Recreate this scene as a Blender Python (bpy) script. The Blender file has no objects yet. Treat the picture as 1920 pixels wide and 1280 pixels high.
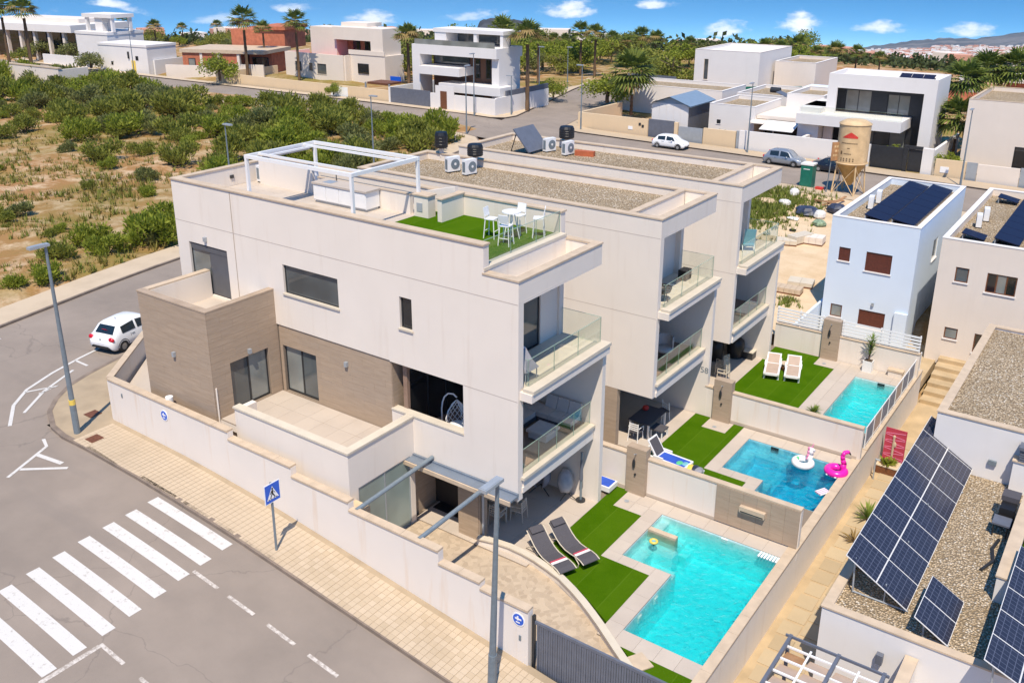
import bpy, bmesh, math, random
from mathutils import Matrix, Vector
R = math.radians
random.seed(7)
scene = bpy.context.scene
COL = scene.collection
# ---------------------------------------------------------------- camera
cam = bpy.data.cameras.new('camera'); cam_o = bpy.data.objects.new('camera', cam); COL.objects.link(cam_o)
CAM = Vector((16.397, -23.435, 21.0))
yaw, pitch, roll = R(-35.8906), R(19.174), R(-0.06)
fw = Vector((math.cos(pitch)*math.sin(yaw), math.cos(pitch)*math.cos(yaw), -math.sin(pitch)))
rt = Vector((math.cos(yaw), -math.sin(yaw), 0)); up = rt.cross(fw)
rt2 = rt*math.cos(roll) + up*math.sin(roll); up2 = up*math.cos(roll) - rt*math.sin(roll)
cam_o.matrix_world = Matrix(((rt2.x, up2.x, -fw.x, CAM.x), (rt2.y, up2.y, -fw.y, CAM.y), (rt2.z, up2.z, -fw.z, CAM.z), (0, 0, 0, 1)))
cam.sensor_width = 36; cam.sensor_fit = 'HORIZONTAL'
cam.lens = 36*1728.23/1920
cam.shift_x = (960-946.67)/1920; cam.shift_y = -(640-524.2)/1920
cam.clip_start = 0.5; cam.clip_end = 20000
scene.camera = cam_o
# ---------------------------------------------------------------- sun and sky
SUN_AZ = Vector((0.507, -0.862, 0)); SUN_EL = R(60.5)
sun = bpy.data.lights.new('sun', 'SUN'); sun.energy = 4.0; sun.angle = R(0.55); sun.color = (1.0, 0.885, 0.725)
sun_o = bpy.data.objects.new('sun', sun); COL.objects.link(sun_o)
sdir = Vector((SUN_AZ.x*math.cos(SUN_EL), SUN_AZ.y*math.cos(SUN_EL), math.sin(SUN_EL)))
sun_o.rotation_euler = (-sdir).to_track_quat('-Z', 'Y').to_euler()
sun_o.location = (0, 0, 60)
world = bpy.data.worlds.new('World'); scene.world = world; world.use_nodes = True
wn = world.node_tree.nodes; wl = world.node_tree.links; wn.clear()
def W(t, **k):
    n = wn.new(t)
    for a, b in k.items(): setattr(n, a, b)
    return n
def wmath(op, a, b=None, c=None, clamp=False):
    n = W('ShaderNodeMath', operation=op, use_clamp=clamp)
    for i, s in enumerate((a, b, c)):
        if s is None: continue
        if isinstance(s, (int, float)): n.inputs[i].default_value = s
        else: wl.new(s, n.inputs[i])
    return n.outputs[0]
tc = W('ShaderNodeTexCoord'); sep = W('ShaderNodeSeparateXYZ'); wl.new(tc.outputs['Generated'], sep.inputs[0])
# the land falls away below eye level, so the sky starts a few degrees below the level of the lens
zz = wmath('ADD', sep.outputs[2], 0.108)
zs = wmath('MULTIPLY', zz, 4.6)
cmb = W('ShaderNodeCombineXYZ'); wl.new(sep.outputs[0], cmb.inputs[0]); wl.new(sep.outputs[1], cmb.inputs[1]); wl.new(wmath('MAXIMUM', zs, 0.02), cmb.inputs[2])
nrm = W('ShaderNodeVectorMath', operation='NORMALIZE'); wl.new(cmb.outputs[0], nrm.inputs[0])
sky = W('ShaderNodeTexSky', sky_type='NISHITA'); sky.sun_disc = False; sky.sun_elevation = SUN_EL
sky.sun_rotation = math.atan2(SUN_AZ.x, SUN_AZ.y); sky.air_density = 1.0; sky.dust_density = 0.25; sky.ozone_density = 2.6; sky.altitude = 60
wl.new(nrm.outputs[0], sky.inputs[0])
hs = W('ShaderNodeHueSaturation'); hs.inputs['Saturation'].default_value = 1.45; hs.inputs['Value'].default_value = 1.0; hs.inputs['Hue'].default_value = 0.495
wl.new(sky.outputs[0], hs.inputs['Color'])
# fair-weather cumulus: flat-based puffs strung round the horizon
az = wmath('ARCTAN2', sep.outputs[0], sep.outputs[1]); el = wmath('ARCSINE', sep.outputs[2])
cv = W('ShaderNodeCombineXYZ'); wl.new(wmath('MULTIPLY', az, 60.0), cv.inputs[0]); wl.new(wmath('MULTIPLY', el, 130.0), cv.inputs[1])
cn = W('ShaderNodeTexNoise'); cn.inputs['Scale'].default_value = 1.0; cn.inputs['Detail'].default_value = 5; cn.inputs['Roughness'].default_value = 0.6; wl.new(cv.outputs[0], cn.inputs['Vector'])
def px_dir(u, v):
    d = fw*1728.23+rt*(u-946.67)+up*(524.2-v); d.normalize(); return math.atan2(d.x, d.y), math.asin(d.z)
# one turn of the ramp is one string of clouds (base height, thickness, bulge, weight); it repeats round the horizon
clouds = [(50, 50, 70, 11, .4), (205, 6, 62, 10, .9), (410, 40, 80, 12, .45), (545, 18, 70, 10, .65), (700, 38, 85, 17, .85), (868, 35, 60, 9, .5), (1075, 24, 105, 20, .95), (1225, 12, 62, 12, .85), (1355, 62, 88, 18, .75), (1500, 50, 88, 23, .95), (1650, 56, 75, 14, .8), (1820, 62, 95, 15, .75)]
az0 = px_dir(-60, 40)[0]; az1 = px_dir(1980, 40)[0]; span = az1-az0
tt = wmath('FRACT', wmath('DIVIDE', wmath('SUBTRACT', az, az0), span))
ramp = W('ShaderNodeValToRGB'); wl.new(tt, ramp.inputs[0]); E_ = ramp.color_ramp.elements; stops = []
def f_(u, v): return (px_dir(u, v)[0]-az0)/span
EL0 = -.12
for i, (u, v, w, h, g) in enumerate(clouds):
    e = (px_dir(u, v)[1]-EL0)/.12; c = lambda bump, gg: (e, h/1728/.02, bump, gg)
    lo = u-w if i == 0 else max(u-w, (clouds[i-1][0]+u)/2+6); hi = u+w if i == len(clouds)-1 else min(u+w, (clouds[i+1][0]+u)/2-6)
    stops += [(f_(lo, v), c(0, g)), (f_(u, v), c(1, g))]+([(f_(hi, v), c(0, g))] if i in (3, 4, 6, 7, 9, 11) or i == len(clouds)-1 else [])
E_[0].position = stops[0][0]; E_[0].color = stops[0][1]; E_[1].position = stops[-1][0]; E_[1].color = stops[-1][1]
for p_, c_ in stops[1:-1]:
    q_ = E_.new(p_); q_.color = c_
sc_ = W('ShaderNodeSeparateColor'); wl.new(ramp.outputs[0], sc_.inputs[0])
dy = wmath('DIVIDE', wmath('SUBTRACT', el, wmath('MULTIPLY_ADD', sc_.outputs[0], .12, EL0)), wmath('MULTIPLY', sc_.outputs[1], .02))
dy = wmath('MAXIMUM', dy, wmath('MULTIPLY', dy, -2.2))
vv = wmath('ADD', wmath('SUBTRACT', wmath('MULTIPLY', sc_.outputs[2], 1.7), wmath('MULTIPLY_ADD', wmath('POWER', dy, 2.0), .7, .42)), wmath('MULTIPLY', wmath('SUBTRACT', cn.outputs['Fac'], 0.5), 2.6))
mr = W('ShaderNodeMapRange', interpolation_type='SMOOTHSTEP'); mr.inputs['From Min'].default_value = 0.0; mr.inputs['From Max'].default_value = 1.25; wl.new(vv, mr.inputs['Value'])
cl = wmath('MULTIPLY', mr.outputs[0], ramp.outputs[1])
mix = W('ShaderNodeMix', data_type='RGBA'); wl.new(cl, mix.inputs['Factor']); wl.new(hs.outputs[0], mix.inputs['A']); mix.inputs['B'].default_value = (6.6, 6.8, 7.1, 1)
bg = W('ShaderNodeBackground'); bg.inputs[1].default_value = 0.145; wl.new(mix.outputs['Result'], bg.inputs[0])
wo = W('ShaderNodeOutputWorld'); wl.new(bg.outputs[0], wo.inputs[0])
vs = scene.view_settings; vs.view_transform = 'Standard'; vs.look = 'None'; vs.exposure = 0.44; vs.gamma = 1.0; vs.use_curve_mapping = False
scene.render.engine = 'CYCLES'; scene.render.resolution_x = 1024; scene.render.resolution_y = 682
scene.cycles.max_bounces = 8; scene.cycles.transparent_max_bounces = 14; scene.cycles.caustics_reflective = False; scene.cycles.caustics_refractive = False

# ---------------------------------------------------------------- helpers
def interp(x, xs, ys):
    if x <= xs[0]: return ys[0]
    for i in range(1, len(xs)):
        if x <= xs[i]:
            t = (x-xs[i-1])/(xs[i]-xs[i-1]); return ys[i-1]+t*(ys[i]-ys[i-1])
    return ys[-1]
def sstep(a, b, x):
    t = max(0, min(1, (x-a)/(b-a))); return t*t*(3-2*t)
class MB:
    """collects faces; build() links them as one mesh object"""
    def __init__(s): s.v = []; s.f = []; s.m = []
    def face(s, pts, m=0):
        i = len(s.v); s.v += [tuple(p) for p in pts]; s.f.append(tuple(range(i, i+len(pts)))); s.m.append(m)
    def box(s, x0, x1, y0, y1, z0, z1, m=0):
        if x0 > x1: x0, x1 = x1, x0
        if y0 > y1: y0, y1 = y1, y0
        if z0 > z1: z0, z1 = z1, z0
        i = len(s.v); s.v += [(x, y, z) for z in (z0, z1) for y in (y0, y1) for x in (x0, x1)]
        for f in ((0, 2, 3, 1), (4, 5, 7, 6), (0, 1, 5, 4), (2, 6, 7, 3), (0, 4, 6, 2), (1, 3, 7, 5)):
            s.f.append(tuple(i+k for k in f)); s.m.append(m)
        return s
    def obox(s, c, ax, ay, az, m=0):
        c = Vector(c); ax, ay, az = Vector(ax), Vector(ay), Vector(az); i = len(s.v)
        s.v += [tuple(c+ax*x+ay*y+az*z) for z in (-1, 1) for y in (-1, 1) for x in (-1, 1)]
        for f in ((0, 2, 3, 1), (4, 5, 7, 6), (0, 1, 5, 4), (2, 6, 7, 3), (0, 4, 6, 2), (1, 3, 7, 5)):
            s.f.append(tuple(i+k for k in f)); s.m.append(m)
        return s
    def tube(s, p0, p1, r, n=8, r1=None, m=0, cap=True):
        p0, p1 = Vector(p0), Vector(p1); d = (p1-p0).normalized(); r1 = r if r1 is None else r1
        a = d.orthogonal().normalized(); b = d.cross(a); i = len(s.v)
        for p, rr in ((p0, r), (p1, r1)):
            s.v += [tuple(p+(a*math.cos(2*math.pi*k/n)+b*math.sin(2*math.pi*k/n))*rr) for k in range(n)]
        for k in range(n):
            s.f.append((i+k, i+(k+1) % n, i+n+(k+1) % n, i+n+k)); s.m.append(m)
        if cap:
            s.f.append(tuple(i+k for k in reversed(range(n)))); s.m.append(m); s.f.append(tuple(i+n+k for k in range(n))); s.m.append(m)
        return s
    def path(s, pts, r, n=6, m=0):
        for a, b in zip(pts, pts[1:]): s.tube(a, b, r, n, m=m)
        return s
    def prism(s, poly, z0, z1, m=0, mt=None):
        n = len(poly); i = len(s.v)
        fz = (lambda z, p: z(p[0], p[1]) if callable(z) else z)
        s.v += [(p[0], p[1], fz(z0, p)) for p in poly]+[(p[0], p[1], fz(z1, p)) for p in poly]
        s.f.append(tuple(i+k for k in reversed(range(n)))); s.m.append(m)
        s.f.append(tuple(i+n+k for k in range(n))); s.m.append(m if mt is None else mt)
        for k in range(n): s.f.append((i+k, i+(k+1) % n, i+n+(k+1) % n, i+n+k)); s.m.append(m)
        return s
    def lathe(s, cx, cy, prof, n=20, m=0):
        i = len(s.v)
        for r, z in prof: s.v += [(cx+r*math.cos(2*math.pi*k/n), cy+r*math.sin(2*math.pi*k/n), z) for k in range(n)]
        for j in range(len(prof)-1):
            for k in range(n): s.f.append((i+j*n+k, i+j*n+(k+1) % n, i+(j+1)*n+(k+1) % n, i+(j+1)*n+k)); s.m.append(m)
        return s
    def torus(s, c, R1, r, n=28, k=12, m=0, sq=1.0):
        i = len(s.v)
        for a in range(n):
            A = 2*math.pi*a/n
            for b in range(k):
                B = 2*math.pi*b/k; q = R1+r*math.cos(B); s.v.append((c[0]+q*math.cos(A), c[1]+q*math.sin(A), c[2]+r*sq*math.sin(B)))
        for a in range(n):
            for b in range(k): s.f.append((i+a*k+b, i+((a+1) % n)*k+b, i+((a+1) % n)*k+(b+1) % k, i+a*k+(b+1) % k)); s.m.append(m)
        return s
    def ball(s, c, rx, ry, rz, n=14, k=8, m=0):
        prof = [(max(1e-4, math.sin(math.pi*j/k)), -math.cos(math.pi*j/k)) for j in range(k+1)]; i = len(s.v)
        for r, z in prof: s.v += [(c[0]+rx*r*math.cos(2*math.pi*q/n), c[1]+ry*r*math.sin(2*math.pi*q/n), c[2]+rz*z) for q in range(n)]
        for j in range(k):
            for q in range(n): s.f.append((i+j*n+q, i+j*n+(q+1) % n, i+(j+1)*n+(q+1) % n, i+(j+1)*n+q)); s.m.append(m)
        return s
    def wall(s, axis, c, t, u0, u1, z0, z1, holes=(), m=0):
        """slab along X (axis 'x', from y=c to c+t) or along Y (axis 'y') with rectangular openings and clean reveals"""
        us = sorted(set([u0, u1]+[h for q in holes for h in q[:2] if u0 < h < u1])); zs = sorted(set([z0, z1]+[h for q in holes for h in q[2:] if z0 < h < z1]))
        def solid(i, j):
            if i < 0 or j < 0 or i >= len(us)-1 or j >= len(zs)-1: return False
            a, b = (us[i]+us[i+1])/2, (zs[j]+zs[j+1])/2
            return not any(h[0] < a < h[1] and h[2] < b < h[3] for h in holes)
        def P(u, w, z): return (u, w, z) if axis == 'x' else (w, u, z)
        lo, hi = min(c, c+t), max(c, c+t)
        flip = axis == 'y'
        def F(p):
            s.face(p[::-1] if flip else p, m)
        for i in range(len(us)-1):
            for j in range(len(zs)-1):
                if not solid(i, j): continue
                a, b, z, w = us[i], us[i+1], zs[j], zs[j+1]
                F([P(a, lo, z), P(b, lo, z), P(b, lo, w), P(a, lo, w)]); F([P(b, hi, z), P(a, hi, z), P(a, hi, w), P(b, hi, w)])
                if not solid(i-1, j): F([P(a, hi, z), P(a, lo, z), P(a, lo, w), P(a, hi, w)])
                if not solid(i+1, j): F([P(b, lo, z), P(b, hi, z), P(b, hi, w), P(b, lo, w)])
                if not solid(i, j-1): F([P(a, hi, z), P(b, hi, z), P(b, lo, z), P(a, lo, z)])
                if not solid(i, j+1): F([P(a, lo, w), P(b, lo, w), P(b, hi, w), P(a, hi, w)])
        return s
    def build(s, name, mats, parent=None, smooth=False, origin=None, merge=False):
        me = bpy.data.meshes.new(name)
        o0 = Vector((0, 0, 0))
        if parent is None:
            if origin is None:
                xs = [p[0] for p in s.v]; ys = [p[1] for p in s.v]; o0 = Vector(((min(xs)+max(xs))/2, (min(ys)+max(ys))/2, min(p[2] for p in s.v)))
            else: o0 = Vector(origin)
        me.from_pydata([tuple(Vector(p)-o0) for p in s.v] if o0.length else s.v, [], s.f)
        if not isinstance(mats, (list, tuple)): mats = [mats]
        for q in mats: me.materials.append(q)
        if len(mats) > 1: me.polygons.foreach_set('material_index', s.m)
        if smooth: me.polygons.foreach_set('use_smooth', [True]*len(s.f))
        if merge:
            b = bmesh.new(); b.from_mesh(me); bmesh.ops.remove_doubles(b, verts=b.verts, dist=1e-4); bmesh.ops.recalc_face_normals(b, faces=b.faces); b.to_mesh(me); b.free()
        me.update()
        o = bpy.data.objects.new(name, me); COL.objects.link(o)
        if parent is not None: attach(o, parent)
        else: o.location = o0
        return o
def root_world(p):
    m = Matrix.Identity(4)
    while p is not None:
        m = Matrix.LocRotScale(p.location, p.rotation_euler, p.scale) @ m if p.parent is None else (p.matrix_parent_inverse @ Matrix.LocRotScale(p.location, p.rotation_euler, p.scale)) @ m
        p = p.parent
    return m
def attach(o, parent):
    o.parent = parent; o.matrix_parent_inverse = root_world(parent).inverted()
def tag(o, label, cat, group=None, kind=None):
    o['label'] = label
    if cat: o['category'] = cat
    if group: o['group'] = group
    if kind: o['kind'] = kind
    return o
def thing(name, label, cat, loc=(0, 0, 0), group=None):
    o = bpy.data.objects.new(name, None); COL.objects.link(o); o.location = loc; o.empty_display_size = 0.2
    return tag(o, label, cat, group)
def struct(o): o['kind'] = 'structure'; return o
def copy_tree(o, parent=None):
    c = o.copy(); COL.objects.link(c)
    if parent is not None: c.parent = parent
    for ch in o.children: copy_tree(ch, c)
    return c
def place(o, loc, rz=0, sc=1.0, label=None):
    o.location = loc; o.rotation_euler = (0, 0, rz)
    o.scale = (sc, sc, sc) if isinstance(sc, (int, float)) else sc
    if label: o['label'] = label
    return o
def child(name, parent, mat, *boxes):
    m = MB()
    for b in boxes: m.box(*b)
    return m.build(name, mat, parent)

# ---------------------------------------------------------------- materials
class NT:
    def __init__(s, name):
        s.mat = bpy.data.materials.new(name); s.mat.use_nodes = True; s.n = s.mat.node_tree.nodes; s.l = s.mat.node_tree.links
        s.b = s.n['Principled BSDF']
    def N(s, t, **k):
        q = s.n.new(t)
        for a, b in k.items(): setattr(q, a, b)
        return q
    def set(s, sock, v):
        if hasattr(v, 'is_output') or isinstance(v, bpy.types.NodeSocket): s.l.new(v, sock)
        else: sock.default_value = v
    def noise(s, scale, det=3, rough=0.5, vec=None, out='Fac', dist=0):
        q = s.N('ShaderNodeTexNoise'); q.inputs['Scale'].default_value = scale; q.inputs['Detail'].default_value = det; q.inputs['Roughness'].default_value = rough; q.inputs['Distortion'].default_value = dist
        if vec is not None: s.l.new(vec, q.inputs['Vector'])
        return q.outputs[out]
    def voro(s, scale, vec=None, out='Color', feature='F1', rnd=1.0):
        q = s.N('ShaderNodeTexVoronoi', feature=feature); q.inputs['Scale'].default_value = scale; q.inputs['Randomness'].default_value = rnd
        if vec is not None: s.l.new(vec, q.inputs['Vector'])
        return q.outputs[out]
    def obj(s): return s.N('ShaderNodeTexCoord').outputs['Object']
    def pos(s): return s.N('ShaderNodeNewGeometry').outputs['Position']
    def scale(s, vec, sc):
        q = s.N('ShaderNodeVectorMath', operation='MULTIPLY'); s.l.new(vec, q.inputs[0]); q.inputs[1].default_value = sc; return q.outputs[0]
    def rng(s, v, a, b, c=0.0, d=1.0):
        q = s.N('ShaderNodeMapRange'); q.inputs['From Min'].default_value = a; q.inputs['From Max'].default_value = b; q.inputs['To Min'].default_value = c; q.inputs['To Max'].default_value = d
        s.l.new(v, q.inputs['Value']); return q.outputs[0]
    def mix(s, f, a, b, mode='MIX'):
        q = s.N('ShaderNodeMix', data_type='RGBA', blend_type=mode)
        s.set(q.inputs['Factor'], f)
        for nm, v in (('A', a), ('B', b)):
            if isinstance(v, tuple): q.inputs[nm].default_value = (*v[:3], 1)
            else: s.l.new(v, q.inputs[nm])
        return q.outputs['Result']
    def math(s, op, a, b=0.0):
        q = s.N('ShaderNodeMath', operation=op); s.set(q.inputs[0], a); s.set(q.inputs[1], b); return q.outputs[0]
    def rand(s): return s.N('ShaderNodeObjectInfo').outputs['Random']
    def bump(s, h, st=0.3, dist=0.02):
        q = s.N('ShaderNodeBump'); q.inputs['Strength'].default_value = st; q.inputs['Distance'].default_value = dist; s.l.new(h, q.inputs['Height']); s.l.new(q.outputs[0], s.b.inputs['Normal'])
    def col(s, v):
        if isinstance(v, tuple): s.b.inputs['Base Color'].default_value = (*v[:3], 1)
        else: s.l.new(v, s.b.inputs['Base Color'])
    def p(s, **k):
        for a, v in k.items(): s.b.inputs[{'rough': 'Roughness', 'metal': 'Metallic', 'spec': 'Specular IOR Level', 'coat': 'Coat Weight', 'ior': 'IOR', 'trans': 'Transmission Weight', 'sub': 'Subsurface Weight'}[a]].default_value = v
        return s
def plain(name, c, rough=0.6, metal=0.0, var=0.06, scale=3.0, spec=0.5, bump=0):
    t = NT(name); n = t.noise(scale, 4, vec=t.obj())
    d = tuple(max(0, x*(1-var*2.2)) for x in c); t.col(t.mix(t.rng(n, .3, .7), d, c)); t.p(rough=rough, metal=metal, spec=spec)
    if bump: t.bump(t.noise(scale*12, 3, vec=t.obj()), bump)
    return t.mat
def plaster(name, c, stain=(.62, .52, .43), amt=0.42):
    """painted render: faint mottling, dirt runs below edges, fine grain"""
    t = NT(name); P = t.pos()
    big = t.noise(0.55, 5, .55, P); runs = t.noise(1.0, 5, .6, t.scale(P, (2.6, 2.6, .22)))
    base = t.mix(t.rng(big, .35, .7), tuple(x*.955 for x in c), c)
    f = t.math('MULTIPLY', t.rng(runs, .56, .80), amt)
    t.col(t.mix(f, base, stain)); t.p(rough=.85, spec=.25); t.bump(t.noise(70, 2, vec=P), .08, .004); return t.mat
M = {}
M['plaster'] = plaster('white_plaster_warm', (.79, .72, .645))
M['plaster2'] = plaster('white_plaster', (.77, .745, .725), (.62, .58, .53), .18)
M['plaster_blue'] = plaster('bluish_white_plaster', (.65, .745, .86), (.60, .66, .74), .15)
M['plaster_beige'] = plaster('beige_plaster', (.76, .68, .60), (.58, .50, .42), .22)
M['plaster_cream'] = plaster('cream_wall_plaster', (.72, .56, .37), (.52, .38, .25), .25)
M['white_stone_wall'] = plaster('white_garden_wall_plaster', (.77, .71, .65), (.66, .50, .35), .7)
M['coping'] = plain('cream_limestone_coping', (.60, .475, .345), .75, var=.08, scale=2.5)
M['ledge'] = plain('pale_ledge_stone', (.64, .57, .46), .7, var=.05, scale=2)
M['white_paint'] = plain('white_paint_metal', (.82, .82, .82), .4, var=.02)
M['white_plastic'] = plain('white_plastic', (.83, .83, .83), .35, var=.02)
M['dark_frame'] = plain('anthracite_frame', (.028, .03, .034), .4, var=.1)
M['shutter_grey'] = plain('grey_shutter', (.10, .105, .12), .45, var=.05)
M['grey_metal'] = plain('grey_galvanised_paint', (.22, .27, .31), .45, metal=.25, var=.08, scale=6)
M['grey_light_metal'] = plain('light_grey_metal', (.42, .46, .50), .4, metal=.3, var=.05)
M['gate_grey'] = plain('slate_grey_gate', (.135, .15, .19), .45, var=.08)
M['black'] = plain('black_plastic', (.015, .015, .017), .45, var=.1)
M['rubber'] = plain('black_rubber', (.02, .02, .02), .8, var=.1)
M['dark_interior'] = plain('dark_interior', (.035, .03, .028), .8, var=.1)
M['wood'] = plain('brown_wood', (.20, .075, .03), .55, var=.2, scale=9)
M['red_wood'] = plain('red_brown_shutter', (.13, .035, .02), .5, var=.15, scale=8)
M['rust'] = plain('terracotta', (.50, .13, .05), .7, var=.1)
M['brick'] = plain('red_brick', (.58, .19, .10), .85, var=.15, scale=1.5)
M['roof_tile'] = plain('terracotta_roof', (.52, .24, .14), .85, var=.15, scale=1.0)
M['charcoal_fabric'] = plain('charcoal_sling_fabric', (.085, .08, .092), .85, var=.08, scale=20)
M['grey_cover'] = plain('grey_fabric_cover', (.30, .30, .34), .85, var=.12, scale=4)
M['sofa'] = plain('taupe_cushion_fabric', (.58, .53, .50), .9, var=.06)
M['taupe_sling'] = plain('taupe_sling_fabric', (.50, .38, .30), .85, var=.05)
M['blue_fabric'] = plain('blue_fabric', (.03, .10, .55), .8, var=.1)
M['teal'] = plain('teal_fabric', (.02, .22, .30), .7, var=.08)
M['teal_light'] = plain('pale_teal_plastic', (.20, .48, .56), .5, var=.04)
M['pink_vinyl'] = plain('pink_vinyl', (.87, .02, .42), .28, var=.03); M['white_vinyl'] = plain('white_vinyl', (.85, .86, .87), .28, var=.02)
M['yellow_vinyl'] = plain('yellow_vinyl', (.85, .62, .12), .35); M['rose_vinyl'] = plain('rose_vinyl', (.85, .30, .50), .35); M['green_vinyl'] = plain('green_vinyl', (.12, .55, .25), .35)
M['sign_blue'] = plain('sign_blue', (.01, .11, .62), .35, var=.03); M['white_sign'] = plain('sign_white', (.86, .87, .88), .35, var=.01)
M['car_white'] = plain('white_car_paint', (.80, .81, .82), .18, var=.01); M['car_silver'] = plain('silver_car_paint', (.36, .39, .43), .22, metal=.5, var=.02); M['car_navy'] = plain('dark_blue_car_paint', (.015, .02, .035), .15, var=.05)
M['red_lamp'] = plain('red_lens', (.55, .01, .03), .15, var=.02); M['clear_lamp'] = plain('clear_lens', (.62, .66, .70), .12, var=.02); M['rim'] = plain('alloy_rim', (.48, .49, .50), .3, metal=.7)
M['silo'] = plain('cream_silo_paint', (.72, .52, .29), .6, var=.12, scale=1.5); M['silo_hopper'] = plain('ochre_silo_paint', (.58, .34, .10), .6, var=.15, scale=1.5)
M['red_print'] = plain('red_print', (.62, .04, .03), .6); M['dark_print'] = plain('dark_print', (.16, .10, .05), .7)
M['green_booth'] = plain('green_plastic', (.01, .16, .11), .45, var=.08)
M['trunk'] = plain('palm_trunk', (.20, .125, .07), .95, var=.3, scale=3); M['bark'] = plain('bark', (.13, .09, .06), .95, var=.3, scale=3)
M['pot_white'] = plain('white_planter', (.80, .80, .79), .5, var=.03)
M['cap_board'] = plain('pressed_board', (.46, .25, .12), .8, var=.2, scale=2)
M['white_bag'] = plain('white_woven_bag', (.78, .77, .75), .8, var=.1, scale=6); M['blue_tarp'] = plain('dark_blue_tarp', (.05, .065, .12), .5, var=.3, scale=3)
M['salmon'] = plaster('salmon_plaster', (.62, .33, .24), (.45, .24, .17), .2)
M['brown_render'] = plaster('brown_render', (.16, .085, .055), (.12, .06, .04), .2)
M['awning_cloth'] = plain('grey_awning_cassette', (.20, .24, .30), .5, metal=.2, var=.06)
M['towel'] = plain('white_towel', (.80, .76, .76), .95); M['towel_red'] = plain('crimson_stripe', (.50, .05, .09), .95)
# taupe porcelain cladding, each piece its own shade
def stone_tile():
    t = NT('taupe_stone_tile'); P = t.pos(); n = t.noise(1.0, 5, .6, t.scale(P, (1.3, 1.3, 14))); r = t.rand()
    a = t.mix(t.rng(n, .3, .7), (.35, .265, .19), (.45, .35, .26)); b = t.mix(t.math('MULTIPLY', r, .5), a, (.36, .285, .22)); t.col(b); t.p(rough=.6, spec=.35); return t.mat
M['stone'] = stone_tile()
M['stone_joint'] = plain('stone_joint', (.24, .19, .145), .9)
def gravel(name, c0, c1, c2, sc):
    t = NT(name); P = t.pos(); v = t.N('ShaderNodeTexVoronoi'); v.inputs['Scale'].default_value = sc; t.l.new(t.scale(P, (1, 1, 1)), v.inputs['Vector'])
    sepc = t.N('ShaderNodeSeparateColor'); t.l.new(v.outputs['Color'], sepc.inputs[0])
    a = t.mix(t.rng(sepc.outputs[0], .15, .85), c0, c1); a = t.mix(t.rng(sepc.outputs[1], .88, .9), a, c2)
    a = t.mix(t.math('MULTIPLY', t.rng(t.noise(.5, 3, vec=P), .4, .7), .35), a, tuple(x*.7 for x in c0))
    edge = t.rng(v.outputs['Distance'], .25, .75, 1, .0)
    t.col(t.mix(t.math('SUBTRACT', 1.0, edge), a, tuple(x*.45 for x in c0))); t.p(rough=.95, spec=.2); t.bump(edge, 1.0, .05); return t.mat
M['gravel'] = gravel('roof_gravel', (.47, .355, .225), (.76, .61, .43), (.86, .78, .66), 13.0)
def asphalt():
    t = NT('sun_bleached_asphalt'); P = t.pos(); f = t.noise(90, 2, .7, P); b = t.noise(.28, 5, .6, P); l = t.noise(1.0, 4, .6, t.scale(P, (.12, .9, 1)))
    a = t.mix(t.rng(b, .3, .72), (.22, .182, .153), (.31, .255, .213)); a = t.mix(t.math('MULTIPLY', t.rng(l, .55, .72), .4), a, (.20, .17, .15))
    crack = t.N('ShaderNodeTexVoronoi', feature='DISTANCE_TO_EDGE'); crack.inputs['Scale'].default_value = .16; wp = t.N('ShaderNodeVectorMath', operation='ADD'); t.l.new(P, wp.inputs[0]); t.l.new(t.scale(t.noise(.6, 4, vec=P, out='Color'), (2.2, 2.2, 0)), wp.inputs[1]); t.l.new(wp.outputs[0], crack.inputs['Vector'])
    a = t.mix(t.math('MULTIPLY', t.rng(crack.outputs['Distance'], .0, .006, 1, 0), .45), a, (.12, .10, .09))
    a = t.mix(t.math('MULTIPLY', t.rng(f, .3, .75), .5), a, t.mix(.5, a, (.44, .38, .32))); t.col(a); t.p(rough=.9, spec=.25); t.bump(f, .25, .006); return t.mat
M['asphalt'] = asphalt()
def paint():
    t = NT('worn_road_paint'); P = t.pos(); n = t.noise(5, 6, .7, P); n2 = t.noise(38, 3, .6, P)
    w = t.math('MAXIMUM', t.rng(n, .57, .68), t.rng(n2, .63, .70)); t.col(t.mix(t.math('MULTIPLY', w, .7), (.62, .60, .57), (.33, .285, .245))); t.p(rough=.8); return t.mat
M['paint'] = paint()
def worn_paint():
    t = NT('faded_road_paint'); P = t.pos(); n = t.noise(7, 6, .75, P); t.col(t.mix(t.rng(n, .42, .60), (.62, .57, .52), (.34, .29, .25))); t.p(rough=.85); return t.mat
M['faded_paint'] = worn_paint()
def pav(name, c0, c1, rough=.85):
    t = NT(name); r = t.rand(); P = t.pos(); n = t.noise(.7, 5, .6, P); a = t.mix(r, c0, c1); t.col(t.mix(t.math('MULTIPLY', t.rng(n, .45, .75), .35), a, tuple(x*.72 for x in c0))); t.p(rough=rough, spec=.25); return t.mat
M['pavement'] = pav('beige_paving_tile', (.49, .385, .265), (.56, .45, .325))
M['pavement_joint'] = plain('paving_joint', (.43, .335, .225), .95, var=.1, scale=1.2)
M['kerb'] = plain('concrete_kerb', (.27, .21, .165), .9, var=.15, scale=2)
M['deck'] = pav('pale_porcelain_deck', (.50, .43, .365), (.54, .47, .40), .6)
M['slab'] = pav('sand_stone_slab', (.42, .33, .21), (.50, .40, .26)); M['alley'] = plain('sand_concrete', (.54, .405, .24), .9, var=.12, scale=1.2)
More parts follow.
